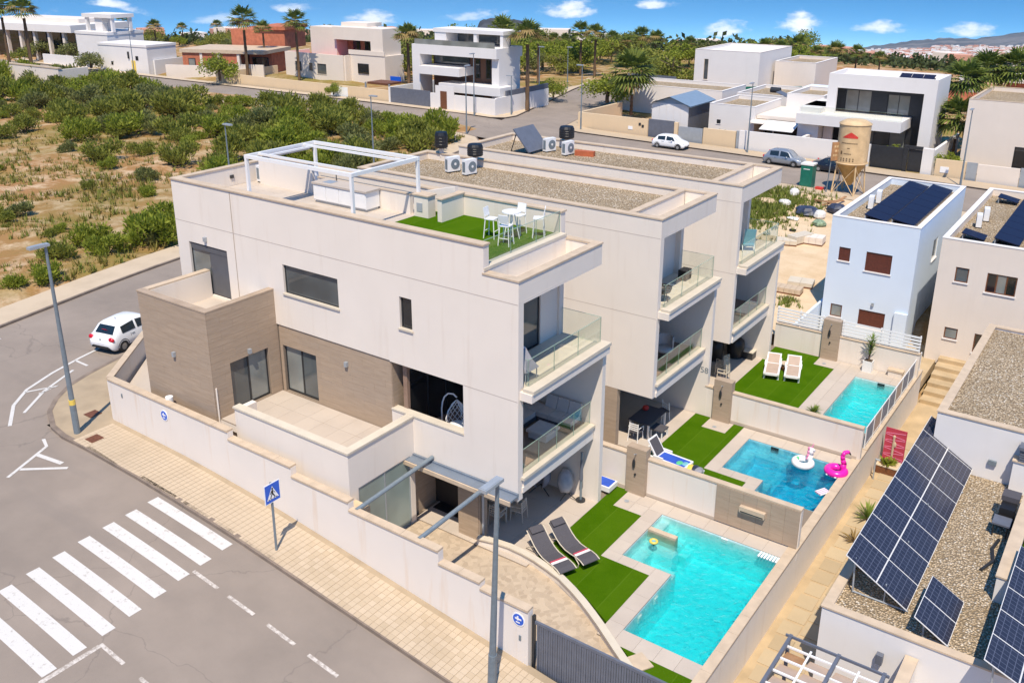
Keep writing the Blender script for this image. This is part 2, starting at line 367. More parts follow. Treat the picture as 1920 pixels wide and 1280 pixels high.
def pattern_pave():
    t = NT('crazy_paved_drive'); P = t.pos(); v = t.voro(5.0, P, 'Color'); s2 = t.N('ShaderNodeSeparateColor'); t.l.new(v, s2.inputs[0]); e = t.voro(5.0, P, 'Distance', 'DISTANCE_TO_EDGE')
    a = t.mix(s2.outputs[0], (.40, .31, .22), (.54, .43, .31)); a = t.mix(t.math('MULTIPLY', t.rng(e, 0, .05, 1, 0), .35), a, (.60, .49, .37)); n = t.noise(25, 4, .7, P); t.col(t.mix(t.math('MULTIPLY', t.rng(n, .4, .7), .4), a, (.42, .35, .27))); t.p(rough=.9); t.bump(n, .3, .01); return t.mat
M['drive'] = pattern_pave()
def turf():
    t = NT('artificial_turf'); P = t.pos(); n = t.noise(60, 3, .7, t.scale(P, (1, 1, 1))); b = t.noise(.9, 4, .6, P); a = t.mix(t.rng(n, .3, .7), (.030, .085, .001), (.068, .155, .002)); sx = t.N('ShaderNodeSeparateXYZ'); t.l.new(P, sx.inputs[0]); fr = t.math('FRACT', t.math('MULTIPLY', sx.outputs[0], .83)); a = t.mix(t.math('MULTIPLY', t.rng(t.math('FRACT', t.math('MULTIPLY', sx.outputs[0], .415)), .49, .51), .35), a, t.mix(.5, a, (.10, .19, .008))); a = t.mix(t.math('MULTIPLY', t.rng(fr, .02, .035, 1, 0), .5), a, (.11, .19, .02)); a = t.mix(t.math('MULTIPLY', t.rng(b, .4, .7), .45), a, (.085, .165, .006)); t.col(a); t.p(rough=1, spec=.02); t.bump(n, .7, .03); return t.mat
M['turf'] = turf()
def terrain_mat():
    t = NT('dry_ground'); P = t.pos(); a = t.noise(.09, 6, .62, P); b = t.noise(.5, 6, .65, P); c = t.noise(4.5, 5, .7, P)
    q = t.mix(t.rng(b, .37, .55), (.62, .45, .30), (.37, .19, .085)); q = t.mix(t.rng(a, .46, .62), q, (.27, .20, .06)); q = t.mix(t.math('MULTIPLY', t.rng(c, .45, .7), .5), q, (.24, .16, .06))
    g = t.noise(.02, 5, .6, P); q = t.mix(t.math('MULTIPLY', t.rng(g, .45, .6), .35), q, (.16, .17, .04)); t.col(q); t.p(rough=1.0, spec=.1); t.bump(c, .8, .08); return t.mat
M['ground'] = terrain_mat()
def sand_mat():
    t = NT('bare_sand'); P = t.pos(); b = t.noise(.6, 6, .65, P); c = t.noise(7, 5, .7, P); q = t.mix(t.rng(b, .38, .66), (.68, .53, .36), (.58, .43, .27)); q = t.mix(t.math('MULTIPLY', t.rng(c, .55, .75), .5), q, (.42, .29, .16)); t.col(q); t.p(rough=1, spec=.1); t.bump(c, .6, .05); return t.mat
M['sand'] = sand_mat()
def leafm(name, c0, c1, trans=.25):
    t = NT(name); r = t.N('ShaderNodeNewGeometry').outputs['Random Per Island']; o = t.rand(); q = t.mix(r, c0, c1); t.col(t.mix(t.math('MULTIPLY', o, .45), q, t.mix(.5, c1, (.17, .17, .03)))); t.p(rough=.65, spec=.25)
    tr = t.N('ShaderNodeBsdfTranslucent'); t.l.new(t.mix(r, c0, c1), tr.inputs[0]); mx = t.N('ShaderNodeMixShader'); mx.inputs[0].default_value = trans
    t.l.new(t.b.outputs[0], mx.inputs[1]); t.l.new(tr.outputs[0], mx.inputs[2]); t.l.new(mx.outputs[0], t.n['Material Output'].inputs[0]); return t.mat
M['leaf_a'] = leafm('olive_green_leaves', (.12, .15, .022), (.36, .37, .07), .4); M['leaf_b'] = leafm('bright_green_leaves', (.13, .19, .016), (.38, .42, .055), .4); M['leaf_c'] = leafm('grey_green_leaves', (.11, .135, .045), (.31, .32, .11), .4)
M['leaf_dry'] = leafm('dry_grass_leaves', (.17, .14, .03), (.34, .27, .07)); M['palm_leaf'] = leafm('palm_fronds', (.07, .11, .018), (.19, .235, .045)); M['palm_dry'] = leafm('dry_palm_fronds', (.22, .14, .05), (.38, .27, .11))
M['leaf_far'] = leafm('far_pine_leaves', (.035, .055, .02), (.095, .12, .04)); M['weed'] = leafm('weed_blades', (.10, .15, .02), (.24, .27, .05)); M['yucca'] = leafm('yucca_leaves', (.10, .18, .02), (.26, .33, .06))
def glass(name, tint, refl=.5, rough=.02):
    t = NT(name); tr = t.N('ShaderNodeBsdfTransparent'); tr.inputs[0].default_value = (*tint, 1); gl = t.N('ShaderNodeBsdfGlossy'); gl.inputs['Roughness'].default_value = rough; gl.inputs[0].default_value = (1, 1, 1, 1)
    lw = t.N('ShaderNodeLayerWeight'); lw.inputs[0].default_value = .5; f4 = t.math('POWER', lw.outputs['Facing'], 4.0); mx = t.N('ShaderNodeMixShader'); t.l.new(t.math('ADD', t.math('MULTIPLY', f4, refl), .035), mx.inputs[0]); t.l.new(tr.outputs[0], mx.inputs[1]); t.l.new(gl.outputs[0], mx.inputs[2]); t.l.new(mx.outputs[0], t.n['Material Output'].inputs[0]); return t.mat
M['rail_glass'] = glass('green_tinted_rail_glass', (.945, .97, .95), .55); M['rail_edge'] = plain('glass_edge_green', (.32, .46, .38), .2)
M['light_glass'] = glass('clear_pane', (.72, .80, .80), .6)
def window_mat(name, c, rough=.05):
    t = NT(name); n = t.noise(.5, 2, vec=t.pos()); t.col(t.mix(t.rng(n, .35, .65), tuple(x*.6 for x in c), c)); t.p(rough=rough, spec=.9); return t.mat
M['window'] = window_mat('window_glass', (.10, .115, .12)); M['window_dark'] = window_mat('dark_window_glass', (.018, .02, .022)); M['window_pale'] = window_mat('pale_window_glass', (.26, .28, .27)); M['frosted'] = window_mat('frosted_green_glass', (.30, .38, .36), .3); M['car_glass'] = window_mat('car_glass', (.02, .03, .035), .04)
def water(name, tint, absb):
    t = NT(name); P = t.pos(); n = t.noise(3.4, 3, .55, P, dist=.6)
    bp = t.N('ShaderNodeBump'); bp.inputs['Strength'].default_value = .9; bp.inputs['Distance'].default_value = .12; t.l.new(n, bp.inputs['Height'])
    tr = t.N('ShaderNodeBsdfTransparent'); tr.inputs[0].default_value = (*tint, 1); rf = t.N('ShaderNodeBsdfRefraction'); rf.inputs['IOR'].default_value = 1.33; rf.inputs[0].default_value = (*tint, 1); rf.inputs['Roughness'].default_value = 0.0; t.l.new(bp.outputs[0], rf.inputs['Normal'])
    m1 = t.N('ShaderNodeMixShader'); m1.inputs[0].default_value = .36; t.l.new(tr.outputs[0], m1.inputs[1]); t.l.new(rf.outputs[0], m1.inputs[2])
    gl = t.N('ShaderNodeBsdfGlossy'); gl.inputs['Roughness'].default_value = .03; t.l.new(bp.outputs[0], gl.inputs['Normal']); fr = t.N('ShaderNodeFresnel'); fr.inputs[0].default_value = 1.33; t.l.new(bp.outputs[0], fr.inputs['Normal'])
    m2 = t.N('ShaderNodeMixShader'); t.l.new(fr.outputs[0], m2.inputs[0]); t.l.new(m1.outputs[0], m2.inputs[1]); t.l.new(gl.outputs[0], m2.inputs[2]); va = t.N('ShaderNodeVolumeAbsorption'); va.inputs['Color'].default_value = (*absb, 1); va.inputs['Density'].default_value = 1.0; t.l.new(va.outputs[0], t.n['Material Output'].inputs['Volume'])
    t.l.new(m2.outputs[0], t.n['Material Output'].inputs[0]); return t.mat
M['water_cyan'] = water('turquoise_pool_water', (.95, 1.0, 1.0), (.06, .965, .985)); M['water_blue'] = water('blue_pool_water', (.95, 1.0, 1.0), (.0, .90, .975))
def mosaic(name, c0, c1):
    t = NT(name); P = t.pos(); v = t.voro(5.0, P, 'Color', rnd=.9); s2 = t.N('ShaderNodeSeparateColor'); t.l.new(v, s2.inputs[0]); q = t.mix(s2.outputs[0], c0, c1); t.col(q); t.p(rough=.35); return t.mat
M['mosaic_pale'] = mosaic('pale_aqua_mosaic', (.62, .86, .88), (.90, .98, .98)); M['mosaic_blue'] = mosaic('blue_mosaic', (.18, .56, .74), (.40, .84, .95))
def solar():
    t = NT('solar_cells'); br = t.N('ShaderNodeTexBrick', offset=0.0); br.inputs['Scale'].default_value = 1.0; br.inputs['Mortar Size'].default_value = .009; br.inputs['Brick Width'].default_value = .2; br.inputs['Row Height'].default_value = .2
    br.inputs['Color1'].default_value = (.026, .028, .046, 1); br.inputs['Color2'].default_value = (.032, .035, .056, 1); br.inputs['Mortar'].default_value = (.10, .11, .16, 1); t.l.new(t.obj(), br.inputs['Vector']); t.col(br.outputs[0]); t.p(rough=.22, spec=.45); return t.mat
M['solar'] = solar()
# ================================================================ SETTING
SX = [-60, -30, -18.9, -13.9, -11.4, -9.5, -8, -4.86, -.26, 3.3, 12, 30]; SZ = [1.95, 1.92, 1.86, 1.77, 1.63, 1.5, 1.37, 1.02, .46, .05, -.95, -3.0]
def S(x): return interp(x, SX, SZ)
def B2(x): return interp(x, [-60, -44, -20, 0, 20, 60], [1.9, 1.25, .9, .55, .1, -.8])
def XF(y): return -34.1-.215*y          # kerb of the side street, scrubland side
def XN(y): return -24.8-.215*y          # kerb of the side street, house side
def T(x, y):
    w = sstep(5, 30, y); z = S(x)*(1-w)+B2(x)*w
    r = math.hypot(x-16, y+23); r0 = interp(math.degrees(math.atan2(x-16, y+23)), [-66, -36, -5, 60], [258, 216, 192, 192])
    if r > r0: z -= 19.6/r0*(r-r0)
    return z
def noise2(x, y):
    return math.sin(x*.31+1.7*math.sin(y*.23))*math.cos(y*.27+1.3*math.sin(x*.19))
def built(x, y):
    """1 where roads, plots and houses cover the ground"""
    if -40 < y < 66 and x < XF(y)-2.6: return 0.0
    if x > 45 or y > 150 or y < -60 or x < -180: return 0.0
    if y > 76 and x < -60: return 0.0
    if y > 112: return 0.0
    return 1.0
def axis_pts(lo, hi, step, far):
    p = [lo+i*step for i in range(int((hi-lo)/step)+1)]
    a = []; d = step; x = lo
    while x > -far: d *= 1.45; x -= d; a.append(x)
    b = []; d = step; x = p[-1]
    while x < far: d *= 1.45; x += d; b.append(x)
    return a[::-1]+p+b
gx = axis_pts(-190, 44, 2.6, 3600); gy = axis_pts(-44, 150, 2.6, 3600)
gm = MB()
for y in gy:
    for x in gx:
        z = T(x, y)-.45*built(x, y)
        if not built(x, y) and x > -190: z += .22*noise2(x, y)+.1*noise2(x*2.7+9, y*2.3)
        if -17 < x < 42 and -2.6 < y < 25.5: z = min(z, -2.9)
        if .4 < x < 42 and y >= 25 and y < 34: z = min(z, -2.4)
        gm.v.append((x, y, z))
nx = len(gx)
for j in range(len(gy)-1):
    for i in range(nx-1): gm.f.append((j*nx+i, j*nx+i+1, (j+1)*nx+i+1, (j+1)*nx+i)); gm.m.append(0)
ground = gm.build('ground', M['ground'], smooth=True, origin=(0, 0, 0)); struct(ground)

def sheet(poly_fn, us, vs, dz, mat, name, parent=None):
    """surface draped on the land: poly_fn(u, v) -> (x, y)"""
    m = MB(); n = len(us)
    for v in vs:
        for u in us: x, y = poly_fn(u, v); m.v.append((x, y, T(x, y)+dz))
    for j in range(len(vs)-1):
        for i in range(n-1): m.f.append((j*n+i, j*n+i+1, (j+1)*n+i+1, (j+1)*n+i)); m.m.append(0)
    o = m.build(name, mat, parent, smooth=True, origin=(0, 0, 0)); return o
def lin(a, b, n): return [a+(b-a)*i/n for i in range(n+1)]
RD = -.12
road = struct(sheet(lambda u, v: (u, v), lin(-24, 40, 64)+[], lin(-15.2, -6.0, 6), RD, M['asphalt'], 'road'))
r2 = struct(sheet(lambda u, v: (XF(v)-.1+(XN(v)-XF(v)+.6)*u, v), lin(0, 1, 6), lin(-40, 63, 60), RD-.004, M['asphalt'], 'side_road'))
r2b = struct(sheet(lambda u, v: (u, v), lin(-34, -21, 8), lin(-16, -1, 8), RD-.002, M['asphalt'], 'junction'))
r3 = struct(sheet(lambda u, v: (u, v), lin(-200, 45, 120), lin(61.8, 72.2, 5), RD-.008, M['asphalt'], 'back_road'))
r4 = struct(sheet(lambda u, v: (-53.0-.245*(v-71)+(9.2)*u, v), lin(0, 1, 5), lin(71, 118, 30), RD-.012, M['asphalt'], 'far_road'))
r5 = struct(sheet(lambda u, v: (u, 117+v-.02*u), lin(-115, -20, 40), lin(0, 7, 3), RD-.016, M['asphalt'], 'far_cross_road'))
# ---- painted markings, each stripe a sheet 4 mm above the asphalt
def mark(x0, x1, y0, y1, name, mat=M['paint'], dz=.006):
    n = max(1, int(abs(x1-x0)/.7)); return sheet(lambda u, v: (u, v), lin(x0, x1, n), [y0, y1], RD+dz, mat, name, road)
zeb = [(-12.33, -7.95, -6.88, -6.42), (-12.26, -7.86, -7.87, -7.40), (-12.2, -7.78, -8.82, -8.36), (-12.12, -7.66, -9.82, -9.36), (-12.0, -7.54, -10.82, -10.37), (-11.86, -7.44, -11.82, -11.36), (-11.72, -7.37, -12.82, -12.37), (-11.6, -7.28, -13.84, -13.38)]
for a in zeb: mark(*a, 'crossing_stripe')
for x0 in (-7.81, -6.0, -4.09, -2.2, -.3, 1.6): mark(x0, x0+1.27, -8.25, -8.12, 'lane_dash', M['faded_paint'], .005)
for x0 in (-7.2, -5.2, -3.2): mark(x0, x0+1.2, -12.1, -11.97, 'lane_dash', M['faded_paint'], .005)
mark(-7.22, -7.06, -14.0, -12.1, 'stop_line', M['faded_paint'], .005)
def ribbon(pts, w, name, mat=M['paint'], dz=.012):
    m = MB(); ps = [Vector((p[0], p[1], 0)) for p in pts]; L = []
    for i, p in enumerate(ps):
        d = (ps[min(i+1, len(ps)-1)]-ps[max(i-1, 0)]).normalized(); n = Vector((-d.y, d.x, 0))*w/2
        L.append((p+n, p-n))
    for (a, b), (c, d) in zip(L, L[1:]):
        m.face([(q.x, q.y, T(q.x, q.y)+RD+dz) for q in (a, b, d, c)][::-1])
    o = m.build(name, mat, road, merge=False); return o
ribbon([(-22.2, -7.0), (-24.0, -5.9), (-25.1, -4.7), (-25.9, -3.0), (-26.5, -1.2), (-26.9, .4)], .16, 'parking_line')
ribbon([(-22.9, -6.0), (-24.3, -4.3), (-25.4, -2.2)], .14, 'parking_line'); ribbon([(-24.9, -4.9), (-24.3, -3.6), (-24.2, -4.6)], .13, 'parking_line'); ribbon([(-26.4, -1.5), (-25.3, -1.5)], .13, 'parking_line')
ribbon([(-18.1, -9.2), (-19.2, -7.0), (-19.9, -6.75)], .14, 'parking_line'); ribbon([(-18.9, -7.6), (-17.4, -7.35)], .2, 'parking_line'); ribbon([(-18.3, -8.6), (-16.9, -7.4)], .16, 'parking_line')
ribbon([(-34.2, -3.2), (-32.2, -2.3), (-33.9, -2.6)], .13, 'parking_line')
# ---- pavement round the house corner, laid with small square tiles; kerb; far pavements
KC = [(-17.6, -6.22), (-19.3, -6.27), (-20.5, -6.09), (-21.97, -5.43), (-22.91, -4.59), (-23.79, -3.39), (-24.27, -2.12), (-24.6, -.9)]
kerb_line = [(40, -6.22), (20, -6.22), (10, -6.22), (3.3, -6.22), (-.26, -6.22), (-4.86, -6.25), (-8, -6.25), (-9.5, -6.25), (-11.4, -6.25), (-13.9, -6.25)]+KC+[(XN(y), y) for y in (1, 5, 15, 30, 45, 56)]
inner = [(40, -4.05), (20, -4.05), (10, -4.05), (3.3, -4.05), (-.26, -4.05), (-4.86, -4.05), (-8, -4.05), (-9.5, -4.05), (-11.4, -4.05), (-13.9, -4.05), (-16.5, -4.05), (-17.8, -4.05), (-18.6, -4.05), (-18.9, -4.05), (-20.0, -2.9), (-20.8, -1.9), (-21.6, -.9), (-22.2, -.1)]+[(XN(y)+2.6, y) for y in (1, 5, 15, 30, 45, 56)]
def strip(A, B, za, zb, mat, name, parent=None):
    m = MB()
    for i in range(len(A)-1):
        q = [(*A[i], T(*A[i])+za), (*A[i+1], T(*A[i+1])+za), (*B[i+1], T(*B[i+1])+zb), (*B[i], T(*B[i])+zb)]
        m.face(q[::-1])
    return m.build(name, mat, parent)
def offset(line, d):
    out = []
    for i, p in enumerate(line):
        a = Vector(line[max(i-1, 0)]); b = Vector(line[min(i+1, len(line)-1)]); t = (b-a).normalized(); out.append((p[0]+t.y*d, p[1]-t.x*d))
    return out
def kerb(line, d, name):
    m = MB(); o = offset(line, d)
    for i in range(len(line)-1):
        a, b, c, e = line[i], line[i+1], o[i+1], o[i]
        m.face([(*a, T(*a)+.012), (*b, T(*b)+.012), (*c, T(*c)+.012), (*e, T(*e)+.012)]); m.face([(*a, T(*a)-.2), (*b, T(*b)-.2), (*b, T(*b)+.012), (*a, T(*a)+.012)])
    k = m.build(name, M['kerb']); return struct(k)
k1 = kerb(kerb_line, .22, 'kerb')
pave = struct(strip(offset(kerb_line, .12), inner, 0, 0, M['pavement_joint'], 'pavement'))
# tiles: the three hundred that show largest are parts, the rest one part
TS = .24; tiles = []
for i in range(-90, 40):
    for j in range(8):
        x = i*TS; y = -6.05+j*(TS-.01)
        if -18.7 < x < 8: tiles.append((x, y))
tiles.sort(key=lambda p: math.hypot(p[0]+1.5-CAM.x*0, p[1]+6) if p[0] < 4.5 else 99)
tm = bpy.data.meshes.new('paving_tile'); h = TS/2-.008
tm.from_pydata([(-h, -h, 0), (h, -h, 0), (h, h, 0), (-h, h, 0), (-h, -h, .012), (h, -h, .012), (h, h, .012), (-h, h, .012)], [], [(4, 5, 6, 7), (0, 1, 5, 4), (1, 2, 6, 5), (2, 3, 7, 6), (3, 0, 4, 7)]); tm.materials.append(M['pavement'])
def slope_x(x): return (T(x+.2, -5)-T(x-.2, -5))/.4
for k, (x, y) in enumerate(tiles[:300]):
    o = bpy.data.objects.new('paving_tile', tm); COL.objects.link(o); o.parent = pave; o.matrix_parent_inverse = Matrix.Translation(-pave.location); o.location = (x, y, T(x, y)+random.uniform(0, .003)); o.rotation_euler = (0, -math.atan(slope_x(x)), 0)
rest = MB()
for x, y in tiles[300:]:
    a = slope_x(x); z = T(x, y); rest.face([(x-h, y-h, z-a*h+.012), (x+h, y-h, z+a*h+.012), (x+h, y+h, z+a*h+.012), (x-h, y+h, z-a*h+.012)])
rest.build('paving_tiles', M['pavement'], pave)['kind'] = 'stuff'
for (x, y) in ((-20.1, -4.35), (-18.0, -5.55)):
    o = child('manhole_cover', pave, M['rust'], (x-.28, x+.28, y-.28, y+.28, T(x, y)+.004, T(x, y)+.022)); o.data.materials[0] = M['wood']
ys = [-40, -25, -12, -6, -3, 0, 3, 6, 10, 15, 20, 27, 35, 43, 50, 55]
fk = [(XF(y), y) for y in ys]+[(-46.2, 57.5), (-47.2, 59.6), (-49, 61.3), (-51.5, 61.8), (-60, 61.8), (-80, 61.8), (-110, 61.8), (-170, 61.8)]
fi = [(XF(y)-2.5, y) for y in ys]+[(-48.7, 56.8), (-49.4, 57.8), (-50.2, 58.8), (-52, 59.3), (-60, 59.3), (-80, 59.3), (-110, 59.3), (-170, 59.3)]
kerb(fk, -.17, 'kerb'); struct(strip(fi, offset(fk, -.12), .0, .0, M['pavement'], 'pavement'))
bk = [(-170, 72), (-110, 72), (-74, 72), (-58, 72), (-55, 72.2), (-53.6, 73.4), (-53.4, 75.5), (-54.6, 80), (-57.2, 90), (-59.9, 99.7), (-63.5, 114)]
bi = [(-170, 73.6), (-110, 73.6), (-74, 73.6), (-58, 73.6), (-56.5, 73.6), (-55.2, 74.6), (-55.4, 76.5), (-56.5, 80.4), (-59.1, 90), (-61.8, 99.7), (-65.4, 114)]
kerb(bk, .17, 'kerb'); struct(strip(offset(bk, .12), bi, 0, 0, M['pavement'], 'pavement'))
ck = [(-55, 114), (-50.5, 97), (-46.3, 80), (-45.0, 74.5), (-43.6, 72.6), (-41.5, 72), (-30, 72), (-15, 72), (0, 72), (20, 72), (44, 72)]
ci = [(-53.2, 114), (-48.7, 97), (-44.5, 80.5), (-43.4, 75.8), (-42.8, 75.2), (-41, 74.6), (-30, 74.6), (-15, 74.6), (0, 74.6), (20, 74.6), (44, 74.6)]
kerb(ck, .17, 'kerb'); struct(strip(offset(ck, .12), ci, 0, 0, M['pavement'], 'pavement'))
nk = [(44, 62), (20, 62), (0, 62), (-14, 62), (-30, 62), (-34, 61.6), (-36.2, 60), (-37.0, 57.5)]
ni = [(44, 59.6), (20, 59.6), (0, 59.6), (-14, 59.6), (-30, 59.6), (-33, 59.2), (-34, 58.4), (-34.6, 57)]
kerb(nk, -.17, 'kerb'); struct(strip(ni, offset(nk, -.12), 0, 0, M['pavement'], 'pavement'))
# vacant sandy plot between the terrace houses and the back road
struct(sheet(lambda u, v: (u, v), lin(-16, .76, 18), lin(25.6, 59.5, 26), -.02, M['sand'], 'sandy_plot'))
struct(sheet(lambda u, v: (u, v), lin(.76, 16, 12), lin(43.5, 59.5, 12), -.03, M['sand'], 'sandy_plot'))
struct(MB().box(.9, 7.9, 25.4, 45, -1.6, -1.05).build('back_yard', M['alley']))

# ================================================================ GARDENS, POOLS, WALLS
def coped_wall(parent, axis, c, t, u0, u1, z0, z1, mat=M['white_stone_wall'], ov=.03, ch=.07, cm=M['coping'], holes=()):
    w = MB().wall(axis, c, t, u0, u1, z0, z1-ch, holes).build('wall', mat, parent)
    m = MB(); a, b = min(c, c+t)-ov, max(c, c+t)+ov
    n = max(1, int(abs(u1-u0)/1.6)); L = (u1-u0)/n
    if axis == 'x': m.box(u0, u1, a, b, z1-ch, z1)
    else: m.box(a, b, u0, u1, z1-ch, z1)
    m.build('coping', cm, parent); return w
# street wall, stepping down with the street
sw = thing('garden_wall', 'long white plastered wall stepping down beside the tiled pavement', 'wall', (-8, -4, 1.3))
for a, b, z in ((-18.9, -10.8, 3.87), (-10.8, -7.26, 3.54), (-7.26, -4.35, 3.15), (-4.35, -.29, 2.83), (-.29, 1.42, 2.37), (1.42, 3.28, 2.15)):
    MB().wall('x', -4.1, .25, a, b, min(S(a), S(b))-.5, z-.08).build('wall_section', M['white_stone_wall'], sw)
    n = max(2, round((b-a)/.9))
    for k in range(n):
        x0, x1 = a+(b-a)*k/n+.004, a+(b-a)*(k+1)/n-.004
        child('coping_stone', sw, M['coping'], (x0, x1, -4.14, -3.83, z-.08, z+random.uniform(-.003, .003)))
for k in range(4):   # return along the side street
    A = Vector((-18.9, -3.98)).lerp(Vector((-22.3, .05)), k/4); B = Vector((-18.9, -3.98)).lerp(Vector((-22.3, .05)), (k+1)/4)
    d = (B-A).normalized(); n = Vector((-d.y, d.x))*-.13
    MB().prism([A-n, B-n, B+n, A+n][::-1], 1.4, 3.79).build('wall_section', M['white_stone_wall'], sw)
    n *= 1.2; MB().prism([A-n, B-n, B+n, A+n][::-1], 3.79, 3.872).build('coping_stone', M['coping'], sw)
A, B = Vector((-22.3, .05)), Vector((-23.6, 5.2)); d = (B-A).normalized(); n = Vector((-d.y, d.x))*-.13
MB().prism([A-n, B-n, B+n, A+n][::-1], 1.4, 3.79).build('wall_section', M['white_stone_wall'], sw); n *= 1.2; MB().prism([A-n, B-n, B+n, A+n][::-1], 3.79, 3.872).build('coping_stone', M['coping'], sw)
yard = struct(MB().prism([(-18.6, -3.8), (-10.6, -3.8), (-10.6, 0), (-15, 0), (-18.6, 0), (-18.6, 12), (-24.5, 12), (-22.1, .2)], 1.2, 2.9, mt=0).build('front_yard', M['deck']))
struct(MB().box(-10.6, -4.2, -3.8, -3.2, 1.0, 2.55).build('planting_strip', M['sand']))
# round blue plaques on the street wall
def plaque(x, z, label):
    t = thing('wall_plaque', label, 'sign', (x, -4.11, z))
    def disc(r, y0, y1, mat, nm):
        m = MB(); n = 24; i = [(x+r*math.cos(2*math.pi*k/n), z+r*math.sin(2*math.pi*k/n)) for k in range(n)]
        m.face([(a, y1, b) for a, b in i]); 
        for k in range(n): a, b = i[k], i[(k+1) % n]; m.face([(a[0], y1, a[1]), (a[0], y0, a[1]), (b[0], y0, b[1]), (b[0], y1, b[1])])
        m.build(nm, mat, t)
    disc(.24, -4.104, -4.12, M['white_sign'], 'rim'); disc(.20, -4.11, -4.126, M['sign_blue'], 'face')
    m = MB(); m.obox((x, -4.128, z+.03), (.12, 0, 0), (0, .003, 0), (0, 0, .028)); m.obox((x-.02, -4.129, z+.05), (.03, 0, 0), (0, .003, 0), (0, 0, .075)); m.obox((x-.01, -4.13, z-.10), (.075, 0, 0), (0, .003, 0), (0, 0, .02)); m.build('emblem', M['white_sign'], t)
plaque(2.92, 1.66, 'round blue and white plaque on the wall right beside the sliding gate'); plaque(-14.9, 3.28, 'small round blue plaque on the tall upper end of the street wall')
for x, z, l in ((2.98, .98, 'small grey letter slot below the plaque on the gate pier'), (-17.9, 3.3, 'small round grey vent cap near the street corner of the wall')):
    tag(MB().box(x-.04, x+.04, -4.125, -4.1, z-.08, z+.1).build('wall_vent', M['grey_metal']), l, 'vent')
# sliding gate
gt = thing('sliding_gate', 'slate grey sliding driveway gate made of upright slats', 'gate', (6, -3.9, 0))
gz = lambda x: 1.72
MB().box(3.42, 8.6, -3.95, -3.87, 1.62, 1.72).box(3.42, 8.6, -3.95, -3.87, -.62, -.5).build('gate_frame', M['gate_grey'], gt)
for k in range(60):
    x = 3.5+k*.085; child('slat', gt, M['gate_grey'], (x, x+.066, -3.945+(k % 2)*.008, -3.89, -.5, 1.62))
MB().box(3.33, 3.41, -3.97, -3.85, -.4, 1.9).build('gate_post', M['dark_frame'], gt)
# driveway and sunken forecourt
struct(MB().prism([(-10.5, -3.85), (8.0, -3.85), (8.0, -2.2), (5.7, -2.4), (3.2, -.7), (.6, .4), (-2, .5), (-5, .5), (-5, -1), (-10.5, -1)], -.8, -.05).build('driveway', M['drive']))
cv = [(-2.0, .30), (-1.3, .48), (-.65, .56), (0, .54), (.62, .46), (1.3, .30), (1.99, .10), (2.65, -.2), (3.27, -.53), (3.85, -.88), (4.41, -1.24), (4.9, -1.58), (5.39, -1.92), (5.85, -2.23), (6.6, -2.75)]
def band(line, w, z0, z1):
    m = MB(); o = offset(line, w)
    for i in range(len(line)-1):
        m.face([(*line[i], z1), (*o[i], z1), (*o[i+1], z1), (*line[i+1], z1)][::-1]); m.face([(*line[i], z0), (*line[i], z1), (*line[i+1], z1), (*line[i+1], z0)][::-1]); m.face([(*o[i], z0), (*o[i], z1), (*o[i+1], z1), (*o[i+1], z0)])
    a, b = line[0], o[0]; m.face([(*a, z0), (*b, z0), (*b, z1), (*a, z1)]); a, b = line[-1], o[-1]; m.face([(*a, z0), (*b, z0), (*b, z1), (*a, z1)]); return m
cw = thing('curved_wall', 'low curved cream kerb wall between driveway and first lawn', 'wall', (2, 0, 0))
band(cv, .22, -.3, .24).build('wall', M['white_stone_wall'], cw); band(offset(cv, .02), .26, .24, .30).build('coping', M['ledge'], cw)
# decks: garden floors made of large porcelain slabs round the pools
def deck(name, rects, z=0.0):
    m = MB()
    for a in rects: m.box(a[0], a[1], a[2], a[3], -.5, z)
    return struct(m.build(name, M['deck']))
def slabs(parent, x0, x1, y0, y1, z, sx=1.2, sy=.6, skip=()):
    nx = max(1, round((x1-x0)/sx)); ny = max(1, round((y1-y0)/sy)); dx, dy = (x1-x0)/nx, (y1-y0)/ny
    for i in range(nx):
        for j in range(ny):
            child('deck_slab', parent, M['deck'], (x0+i*dx+.004, x0+(i+1)*dx-.004, y0+j*dy+.004, y0+(j+1)*dy-.004, z-.02, z+.016))
d1 = struct(MB().box(-18.4, .9, .6, 6.85, -.5, -.012).box(.9, 2.24, 5.4, 6.85, -.5, -.012).box(2.24, 2.86, 2.72, 6.85, -.5, -.012).box(2.86, 7.78, 6.0, 6.85, -.5, -.012).box(4.25, 4.87, -1.5, 2.72, -.5, -.012).box(2.24, 4.25, 2.2, 2.72, -.5, -.012).box(4.87, 7.78, -1.6, -.84, -.5, -.012).build('garden_deck', M['stone_joint']))
for a in ((.35, .95, .5, 6.8, 0, .6, 1.05), (-5, .35, .05, 5.2, 0, 1.2, 1.2), (.95, 2.24, 5.4, 6.8, 0, .65, .7), (2.24, 2.86, 2.72, 6.0, 0, .62, .82), (2.24, 7.78, 6.0, 6.8, 0, .8, .8), (4.25, 4.87, -1.5, 2.72, 0, .62, .84), (2.24, 4.25, 2.2, 2.72, 0, .67, .52), (4.87, 7.78, -1.6, -.84, 0, .73, .76)): slabs(d1, *a)
def lawn(name, label, poly, z=.025):
    o = MB().prism(poly, -.1, z).build(name, M['turf']); return struct(o)
lawn('lawn', '', [(.95, 1.0), (.95, 6.6), (.5, 6.6), (.5, 5.5), (.95, 5.4), (2.24, 5.4), (2.24, 2.2), (4.25, 2.2), (4.25, -.75), (3.3, -.33), (2.65, .0), (1.99, .3), (1.0, .62)][::-1] if False else [(1.0, .62), (1.99, .31), (2.65, .02), (3.3, -.32), (4.25, -.86), (4.25, 2.2), (2.24, 2.2), (2.24, 5.4), (.95, 5.4), (.95, 6.75), (.35, 6.75), (.35, 5.5), (.38, .72)])
